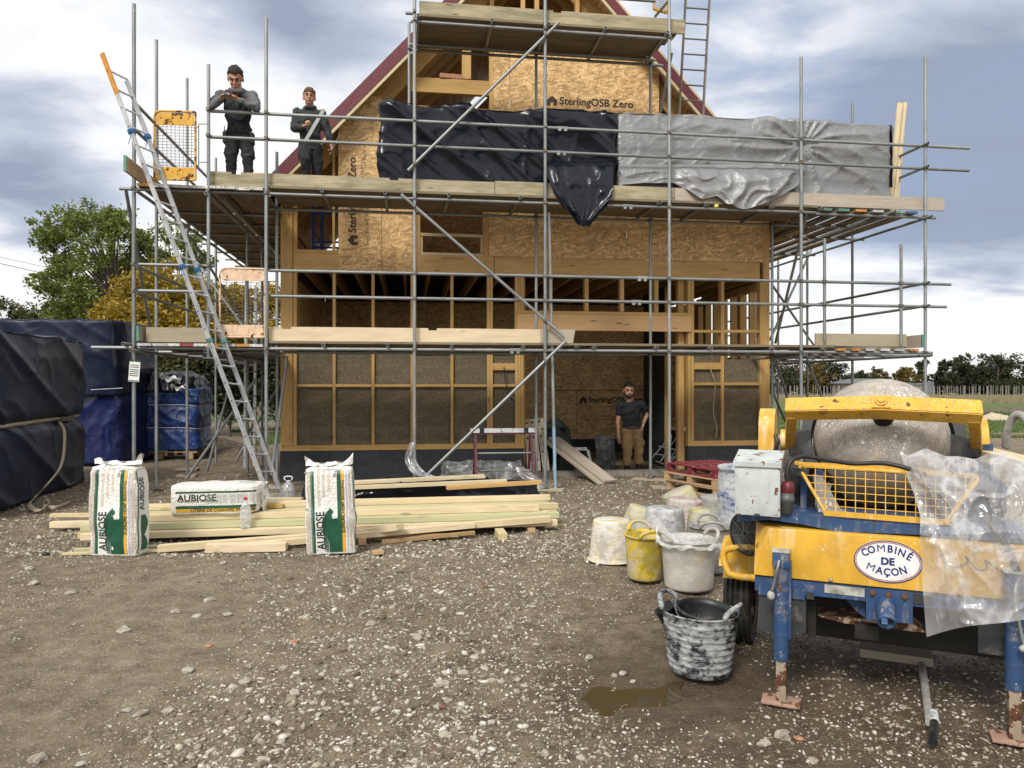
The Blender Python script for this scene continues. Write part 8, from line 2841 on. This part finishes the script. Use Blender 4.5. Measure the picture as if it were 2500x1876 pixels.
# pipe and plank on the ground under it
pw = thing('hose_wand', gp(2260, 1690), 'grey mortar pipe with a white and black end lying under the mixer', 'pipe')
e0, e1 = gp(2249, 1612, 0.03), gp(2270, 1765, 0.03)
pipe('wand_tube', e0, e1, 0.021, M_.hose, pw, 12, False)
f0, f1, f2 = gp(2279, 1742, 0.035), gp(2281, 1765, 0.033), gp(2278, 1812, 0.028)
pipe('white_sleeve', f0, f1, 0.023, M_.whitepaint, pw, 12, False)
pipe('black_nozzle', f1, f2, 0.021, M_.blackplastic, pw, 12, False)
p0_, p1_ = gp(2100, 1582, 0.05), gp(2275, 1606, 0.05)
tag(beam('plank', p0_, p1_, 0.20, 0.05, M_.ramp, None), 'dirty plank lying on the mud beneath the mixer', 'plank')
p0_, p1_ = gp(2405, 1555, 0.08), gp(2455, 1562, 0.08)
tag(beam('block', p0_, p1_, 0.2, 0.16, M_.concrete, None, (0, 0, 1), 0.01), 'pale block under the mixer beside the right mud flap', 'block')
# ------------------------------------------------------------------ the three people
def limb(mb, pts, rad, n=12):
    for i in range(len(pts) - 1):
        a, b_ = Vector(pts[i]), Vector(pts[i + 1])
        mb.tube([a, a.lerp(b_, 0.5), b_], [rad[i], (rad[i] + rad[i + 1]) / 2, rad[i + 1]], n)
    for p, r in zip(pts, rad):
        mb.sphere(p, r, n, 8)
def hand(mb, wrist, d, nrm, s, curl, thumb):
    """palm, four bent fingers of different length and a thumb from the palm's side; nrm points out of the palm"""
    d = Vector(d).normalized()
    nrm = (Vector(nrm) - d * Vector(nrm).dot(d)).normalized()
    sd = d.cross(nrm) * thumb
    M = Matrix((sd, nrm, d)).transposed()
    w = Vector(wrist)
    mb.sphere(w + d * 0.05 * s, (0.042 * s, 0.019 * s, 0.055 * s), 12, 8, M)
    mb.tube([w - d * 0.02 * s, w + d * 0.03 * s], 0.027 * s, 10)
    for k, (off, L) in enumerate(((0.030, 0.078), (0.010, 0.088), (-0.011, 0.081), (-0.030, 0.062))):
        p = w + d * 0.09 * s + sd * off * s
        dr = d.copy()
        ax = nrm.cross(d)
        pts = [p]
        for seg, fr in enumerate((0.45, 0.32, 0.23)):
            dr = Matrix.Rotation(R(curl * (0.8 + 0.12 * k) * (1, 1.2, 0.8)[seg]), 3, ax * -1) @ dr
            p = p + dr * L * fr * s
            pts.append(p)
        limb(mb, pts, [0.0095 * s, 0.0088 * s, 0.008 * s, 0.0065 * s], 8)
    p = w + d * 0.025 * s + sd * 0.034 * s
    q = p + (d * 0.6 + sd * 0.75 + nrm * 0.35).normalized() * 0.038 * s
    t = q + (d * 0.95 + nrm * 0.35).normalized() * 0.032 * s
    limb(mb, [p, q, t], [0.012 * s, 0.0105 * s, 0.008 * s], 8)
def person(name, M, label, J, wear, hs=1.2, head_rot=(0, 0, 0), hair=None, beard=False, cut=0.0):
    """J holds the joints in metres; wear is a list of (part, material, builder, voxel)"""
    root = thing('person', M.translation, label, 'person')
    Hd = Matrix.Translation(Vector(J['head'])) @ Matrix.Rotation(R(head_rot[2]), 4, 'Z') @ Matrix.Rotation(R(head_rot[0]), 4, 'X') @ Matrix.Rotation(R(head_rot[1]), 4, 'Y') @ Matrix.Scale(hs, 4)
    H3 = Hd.to_3x3()
    def hp(x, y, z):
        return Hd @ Vector((x, y, z))
    b_ = MB()
    b_.sphere(hp(0, 0.008, 0.022), (0.074, 0.092, 0.090), 20, 14, H3)
    b_.sphere(hp(0, -0.018, -0.030), (0.062, 0.070, 0.078), 18, 12, H3)
    b_.sphere(hp(0, -0.062, -0.083), (0.030, 0.024, 0.022), 12, 8, H3)
    b_.sphere(hp(-0.034, -0.055, -0.035), (0.024, 0.022, 0.024), 10, 8, H3)
    b_.sphere(hp(0.034, -0.055, -0.035), (0.024, 0.022, 0.024), 10, 8, H3)
    b_.sphere(hp(0, -0.080, 0.030), (0.052, 0.016, 0.013), 12, 8, H3)
    b_.tube([hp(0, -0.084, 0.018), hp(0, -0.108, -0.026)], [0.009 * hs, 0.014 * hs], 10)
    b_.sphere(hp(0, -0.102, -0.028), (0.016, 0.013, 0.011), 10, 8, H3)
    b_.sphere(hp(0, -0.084, -0.060), (0.025, 0.012, 0.012), 10, 8, H3)
    for s in (-1, 1):
        b_.sphere(hp(s * 0.077, 0.012, -0.008), (0.012, 0.020, 0.033), 10, 8, H3)
    limb(b_, [hp(0, 0.015, -0.05), J['neck']], [0.056 * hs, 0.062 * hs])
    # torso and limbs under the clothes
    ch, wa, pe = Vector(J['chest']), Vector(J['waist']), Vector(J['pelvis'])
    sl, sr = Vector(J['shL']), Vector(J['shR'])
    b_.sphere(ch, (abs(sr.x - sl.x) * 0.42, 0.10, 0.19), 16, 12)
    b_.sphere(wa, (0.145, 0.10, 0.17), 14, 10)
    b_.sphere(pe, (0.155, 0.11, 0.12), 14, 10)
    limb(b_, [sl, ch + Vector((0, 0, 0.12)), sr], [0.062, 0.075, 0.062])
    limb(b_, [J['neck'], ch], [0.06, 0.09])
    limb(b_, [ch, wa, pe], [0.10, 0.10, 0.11])
    for s in 'LR':
        limb(b_, [J['sh' + s], J['el' + s], J['wr' + s]], [0.056, 0.043, 0.029])
        hd = J['hand' + s]
        hand(b_, J['wr' + s], hd[0], hd[1], J.get('hs', 1.15), hd[2], hd[3])
        limb(b_, [J['hip' + s], J['kn' + s], J['an' + s]], [0.085, 0.058, 0.042])
        limb(b_, [J['an' + s], Vector(J['an' + s]) + Vector((0, -0.14, -0.035))], [0.042, 0.036])
    body = link_mesh('body', fuse(b_, 0.0075, 3), M_.skin, M, root, True)
    for s in (-1, 1):
        m = MB()
        m.sphere(hp(s * 0.030, -0.083, 0.010), (0.0135 * hs, 0.007 * hs, 0.006 * hs), 10, 8, H3.normalized())
        m.build('eye', M_.eye, root, M, True)
        m = MB()
        m.tube([hp(s * 0.014, -0.094, 0.033), hp(s * 0.032, -0.095, 0.039), hp(s * 0.052, -0.083, 0.034)], [0.0035 * hs, 0.005 * hs, 0.003 * hs], 7)
        m.build('eyebrow', hair, root, M, True)
    m = MB()
    m.tube([hp(-0.022, -0.091, -0.060), hp(0, -0.0965, -0.057), hp(0.022, -0.091, -0.060)], [0.003 * hs, 0.0055 * hs, 0.003 * hs], 7)
    m.build('mouth', M_.lip, root, M, True)
    # hair: a rough cap, longer on top
    m = MB()
    vs, fs = [], []
    n, k = 30, 20
    for i in range(k + 1):
        ph = math.pi * i / k
        for j in range(n):
            th = 2 * math.pi * j / n
            v = Vector((math.sin(ph) * math.cos(th), math.sin(ph) * math.sin(th), math.cos(ph)))
            q = Vector((v.x * 0.083, v.y * 0.103 + 0.012, v.z * 0.106 + 0.030))
            q *= 1.02 + 0.10 * nz(v.x * 4, v.y * 4, v.z * 4) + 0.09 * nz(v.x * 11, v.y * 11, v.z * 11)
            k2 = max(0, min(1, (v.y + 0.55) / 0.9))
            low = 0.060 + cut - 0.115 * k2 + 0.020 * nz(v.x * 9, v.y * 9, 2.0)
            q *= 0.90 + 0.10 * max(0, min(1, (q.z - low) / 0.05))
            if q.z < low:
                q = Vector((v.x * 0.052, v.y * 0.062 + 0.014, min(q.z, low) if q.z > -0.06 else -0.04))
            vs.append(Hd @ q)
    for i in range(k):
        for j in range(n):
            fs.append((i * n + j, i * n + (j + 1) % n, (i + 1) * n + (j + 1) % n, (i + 1) * n + j))
    m.add(vs, fs)
    m.build('hair', hair, root, M, True)
    if beard:
        m = MB()
        m.sphere(hp(0, -0.052, -0.082), (0.050, 0.046, 0.036), 16, 10, H3)
        m.sphere(hp(0, -0.088, -0.046), (0.028, 0.014, 0.008), 12, 8, H3)
        for s in (-1, 1):
            m.tube([hp(s * 0.066, -0.005, 0.0), hp(s * 0.062, -0.025, -0.05), hp(s * 0.035, -0.06, -0.085)], [0.010 * hs, 0.018 * hs, 0.022 * hs], 8)
        link_mesh('beard', fuse(m, 0.008, 3), hair, M, root, True)
    for part, mat, fn, vox in wear:
        m = MB()
        fn(m)
        me = fuse(m, vox, 3)
        k_ = 0.010 if part not in ('belt', 'boots', 'tool_belt', 'knee_band') else 0.002
        for v in me.vertices:
            c = v.co
            v.co = c + v.normal * k_ * (1.6 * ridge(c.x * 5 + c.z * 3, c.y * 5, c.z * 6 - c.x * 4, 3) + nz(c.x * 9, c.y * 9, c.z * 11) - 0.5)
        link_mesh(part, me, mat, M, root, True)
    return root
def torso(m, J, r=0.03, hem=None, depth=0.13):
    ch, wa, pe = Vector(J['chest']), Vector(J['waist']), Vector(J['pelvis'])
    sl, sr = Vector(J['shL']), Vector(J['shR'])
    half = abs(sr.x - sl.x) * 0.42
    m.sphere(ch, (half + r, depth, 0.20), 18, 12)
    m.sphere(ch.lerp(wa, 0.5), (half * 0.96 + r, depth, 0.18), 18, 12)
    m.sphere(wa, (half * 0.86 + r, depth * 0.98, 0.16), 18, 12)
    limb(m, [sl + Vector((0.03, 0, -0.01)), ch + Vector((0, 0, 0.14)), sr + Vector((-0.03, 0, -0.01))], [0.068 + r * 0.4, 0.10, 0.068 + r * 0.4])
    if hem is not None:
        c = Vector((pe.x, pe.y, hem))
        m.sphere(c.lerp(wa, 0.4), (half * 0.92 + r, depth, 0.14), 18, 12)
        m.lathe([(half * 0.88 + r, 0), (half * 0.9 + r, 0.12)], 20, Matrix.Translation(c) @ Matrix.Diagonal((1, depth / (half * 0.9 + r), 1, 1)))
def sleeves(m, J, r0, r1, r2, upto=1.0):
    for s in 'LR':
        a, e, w = Vector(J['sh' + s]), Vector(J['el' + s]), Vector(J['wr' + s])
        if upto < 1:
            limb(m, [a, a.lerp(e, upto)], [r0, r1])
        else:
            limb(m, [a, a.lerp(e, 0.5) + Vector((0, 0.01, 0)), e, e.lerp(w, 0.55), e.lerp(w, 0.93)], [r0, (r0 + r1) * 0.5 + 0.004, r1, (r1 + r2) * 0.5, r2])
def trousers(m, J, r0=0.105, r1=0.078, r2=0.066, down=0.97):
    pe = Vector(J['pelvis'])
    m.sphere(pe, (0.185, 0.135, 0.13), 18, 12)
    m.sphere(pe + Vector((0, 0, 0.08)), (0.175, 0.13, 0.10), 18, 12)
    for s in 'LR':
        h, k, a = Vector(J['hip' + s]), Vector(J['kn' + s]), Vector(J['an' + s])
        limb(m, [h, h.lerp(k, 0.5), k, k.lerp(a, 0.5), k.lerp(a, down)], [r0, (r0 + r1) / 2 + 0.008, r1, r1 * 0.93, r2])
        # a baggy thigh pocket
        q = h.lerp(k, 0.62) + Vector(((-1 if s == 'L' else 1) * (r0 + r1) * 0.42, -0.01, 0))
        m.sphere(q, (0.035, 0.075, 0.105), 12, 8)
def boots(m, J):
    for s in 'LR':
        a = Vector(J['an' + s])
        limb(m, [a + Vector((0, 0, 0.10)), a, a + Vector((0, -0.05, -0.01))], [0.056, 0.058, 0.055])
        m.sphere(a + Vector((0, -0.09, -0.015)), (0.055, 0.125, 0.045), 14, 8)
# --- the man leaning on the top rail with a phone
w1 = -1.40
deck = zb1 + 0.021
u, _ = B.hit(578, 440, w1)
M1 = B.M(u, w1, deck)
rail_y, rail_z = (WO + 0.055) - w1, gU1 - deck
k1 = 1.0
J1 = dict(head=(0.035, -0.25, 1.69), neck=(0.04, -0.17, 1.50), chest=(0.04, -0.12, 1.30), waist=(0.035, -0.02, 1.02), pelvis=(0.035, 0.02, 0.86),
          shL=(-0.20, -0.16, 1.455), shR=(0.275, -0.16, 1.455), elL=(-0.285, rail_y - 0.02, rail_z + 0.075), elR=(0.375, rail_y - 0.02, rail_z + 0.072),
          wrL=(-0.125, rail_y - 0.15, 1.275), wrR=(0.135, rail_y - 0.15, 1.265),
          handL=((0.75, -0.25, 0.45), (0.5, -0.2, -0.6), 42, -1), handR=((-0.75, -0.25, 0.42), (-0.5, -0.2, -0.6), 42, 1), hs=1.25,
          hipL=(-0.065, 0.02, 0.83), hipR=(0.135, 0.02, 0.83), knL=(-0.085, -0.03, 0.44), knR=(0.185, -0.03, 0.44), anL=(-0.08, 0.02, 0.075), anR=(0.18, 0.02, 0.075))
def vest1(m):
    torso(m, J1, 0.012, 0.90, 0.152)
def hoodie1(m):
    sleeves(m, J1, 0.088, 0.068, 0.047)
    limb(m, [J1['shL'], Vector(J1['chest']) + Vector((0, 0, .15)), J1['shR']], [0.08, 0.10, 0.08])
    # hood lying round the neck
    ring = [(0.04 + 0.105 * math.cos(a), -0.16 - 0.02 + 0.115 * math.sin(a), 1.515 + 0.055 * math.sin(a) + 0.012) for a in np.linspace(0, 2 * math.pi, 17)[:-1]]
    limb(m, ring + [ring[0]], [0.036] * 17, 10)
def kneepatch(J):
    def fn(m):
        for s in 'LR':
            h, k, a = Vector(J['hip' + s]), Vector(J['kn' + s]), Vector(J['an' + s])
            p = k.lerp(h, 0.30)
            m.tube([p, p.lerp(k, 0.35)], 0.096, 14)
    return fn
def toolbelt(J):
    def fn(m):
        pe = Vector(J['pelvis']) + Vector((0, 0, 0.06))
        ring = [(pe.x + 0.19 * math.cos(a), pe.y + 0.145 * math.sin(a), pe.z) for a in np.linspace(0, 2 * math.pi, 25)]
        limb(m, ring, [0.022] * 25, 8)
        m.box((pe.x - 0.205, pe.y - 0.03, pe.z - 0.09), (0.07, 0.13, 0.18))
        m.box((pe.x + 0.205, pe.y - 0.03, pe.z - 0.09), (0.07, 0.13, 0.18))
        m.tube([(pe.x - 0.21, pe.y - 0.05, pe.z), (pe.x - 0.22, pe.y - 0.05, pe.z + 0.10)], 0.012, 8)
    return fn
person('person', M1, 'person in grey hoodie and black vest leaning on the upper rail, looking at a phone', J1,
       [('hoodie', M_.greyfabric, hoodie1, 0.014), ('vest', M_.navyfabric, vest1, 0.014), ('trousers', M_.darkfabric, lambda m: trousers(m, J1, 0.112, 0.084, 0.074), 0.014),
        ('knee_band', M_.midgrey, kneepatch(J1), 0.012), ('tool_belt', M_.boot, toolbelt(J1), 0.012), ('boots', M_.boot, lambda m: boots(m, J1), 0.012)],
       1.42, (40, 0, 4), M_.hairbrown)
ph = M1 @ Vector((0.0, rail_y - 0.21, 1.345))
m = MB()
m.box((0, 0, 0), (0.115, 0.012, 0.155), bev=0.006)
Mph = Matrix.Translation(ph) @ Matrix.Rotation(R(B.deg), 4, 'Z') @ Matrix.Rotation(R(-35), 4, 'X')
tag(m.build('phone', M_.glass, None, Mph), 'black phone held in both hands over the upper rail', 'phone')
vst = [o for o in scene.objects if o.name.startswith('vest')][0]
lettering('TEAM', 0.055, M1 @ Matrix.Translation((0.165, -0.283, 1.36)) @ UP @ Matrix.Rotation(R(0), 4, 'X'), M_.inkorange, vst, 'vest_lettering')
# --- the younger one behind, with a strip of board and a pencil
w2 = -0.98
u, _ = B.hit(757, 440, w2)
M2 = B.M(u, w2, deck)
J2 = dict(head=(-0.005, -0.06, 1.685), neck=(0.0, -0.02, 1.50), chest=(-0.01, 0.0, 1.30), waist=(-0.005, 0.0, 1.06), pelvis=(0.0, 0.02, 0.90),
          shL=(-0.205, 0.0, 1.43), shR=(0.185, 0.0, 1.43), elL=(-0.245, -0.05, 1.16), elR=(0.285, 0.02, 1.15), wrL=(-0.085, -0.24, 1.13), wrR=(0.345, -0.07, 0.93),
          handL=((0.8, -0.5, 0.12), (0.1, -0.3, 0.8), 62, -1), handR=((0.25, -0.2, -0.9), (-0.8, -0.4, -0.1), 45, -1), hs=1.2,
          hipL=(-0.095, 0.02, 0.88), hipR=(0.095, 0.02, 0.88), knL=(-0.05, -0.20, 0.60), knR=(0.11, 0.0, 0.46), anL=(-0.05, -0.06, 0.22), anR=(0.12, 0.04, 0.075))
def jacket2(m):
    torso(m, J2, 0.035, 0.80, 0.15)
    sleeves(m, J2, 0.088, 0.072, 0.052)
    ring = [(0.0 + 0.088 * math.cos(a), -0.015 + 0.09 * math.sin(a), 1.53 + 0.03 * math.sin(a)) for a in np.linspace(0, 2 * math.pi, 17)]
    limb(m, ring, [0.032] * 17, 10)
person('person', M2, 'younger person in dark jacket on the upper deck holding a strip of board', J2,
       [('jacket', M_.jacket, jacket2, 0.014), ('trousers', M_.darkfabric, lambda m: trousers(m, J2, 0.108, 0.082, 0.07), 0.014), ('boots', M_.boot, lambda m: boots(m, J2), 0.012)],
       1.22, (8, 0, 6), M_.hairlight, cut=-0.012)
ws = w2 - 0.30
e0, e1 = B.hit(745, 346, ws), B.hit(791, 267, ws)
tag(beam('board_strip', B.P(e0[0], ws, e0[1]), B.P(e1[0], ws, e1[1]), 0.055, 0.018, M_.palemetal, None, B.W), 'pale grey strip of board held upright by the younger person', 'board')
e0, e1 = B.hit(806, 378, w2 - 0.13), B.hit(829, 328, w2 - 0.13)
m = MB()
m.tube([B.P(e0[0], w2 - 0.13, e0[1]), B.P(e1[0], w2 - 0.13, e1[1])], [0.012, 0.005], 6)
tag(m.build('pencil', M_.coupler), 'thin tool held low in the hand of the younger person', 'hand tool')
# --- the bearded man in the doorway
w3 = 0.62
fl = -0.10
u, _ = B.hit(1540, 1040, w3)
M3 = B.M(u, w3, fl)
J3 = dict(head=(-0.055, -0.05, 1.715), neck=(-0.02, -0.01, 1.52), chest=(0.0, 0.0, 1.30), waist=(0.015, 0.0, 1.05), pelvis=(0.025, 0.0, 0.93),
          shL=(-0.215, 0.0, 1.435), shR=(0.225, 0.0, 1.445), elL=(-0.265, 0.0, 1.11), elR=(0.345, 0.04, 1.22), wrL=(-0.275, -0.06, 0.84), wrR=(0.225, -0.06, 1.005),
          handL=((0.05, -0.12, -1.0), (0.8, 0.4, 0), 18, -1), handR=((-0.25, -0.1, -0.9), (-0.3, 0.8, 0.1), 20, -1), hs=1.15,
          hipL=(-0.075, 0.0, 0.90), hipR=(0.125, 0.0, 0.90), knL=(-0.085, -0.04, 0.50), knR=(0.155, -0.05, 0.52), anL=(-0.075, 0.03, 0.08), anR=(0.165, 0.03, 0.08))
def shirt3(m):
    torso(m, J3, 0.02, 0.955, 0.135)
    sleeves(m, J3, 0.088, 0.076, 0.05, 0.52)
    limb(m, [(-0.02, -0.005, 1.50), (0.0, 0, 1.44)], [0.072, 0.10])
def belt3(m):
    ring = [(0.02 + 0.185 * math.cos(a), 0.0 + 0.14 * math.sin(a), 0.985 + 0.008 * math.cos(a)) for a in np.linspace(0, 2 * math.pi, 25)]
    limb(m, ring, [0.022] * 25, 8)
    m.box((-0.02, -0.145, 0.985), (0.08, 0.03, 0.06))
def lowers3(m):
    for s in 'LR':
        k, a = Vector(J3['kn' + s]), Vector(J3['an' + s])
        limb(m, [k.lerp(a, 0.35), k.lerp(a, 0.7), a], [0.068, 0.064, 0.06])
    boots(m, J3)
p3 = person('person', M3, 'bearded person in black shirt and tan work trousers standing in the doorway', J3,
            [('shirt', M_.navyfabric, shirt3, 0.013), ('trousers', M_.tan, lambda m: trousers(m, J3, 0.118, 0.095, 0.09, 0.42), 0.013), ('belt', M_.leather, belt3, 0.010), ('boots', M_.boot, lowers3, 0.012)],
            1.30, (6, 0, -8), M_.hairblack, True)
m = MB()
wv_ = Vector(J3['wrR']).lerp(Vector(J3['elR']), 0.10)
dv = (Vector(J3['elR']) - Vector(J3['wrR'])).normalized()
m.tube([wv_ - dv * 0.016, wv_ + dv * 0.016], 0.037, 14)
m.build('watch_strap', M_.leather, p3, M3, True)
m = MB()
m.sphere(wv_ + Vector((-0.005, -0.038, 0.0)), (0.021, 0.008, 0.021), 12, 8)
m.build('watch_face', M_.watch, p3, M3, True)
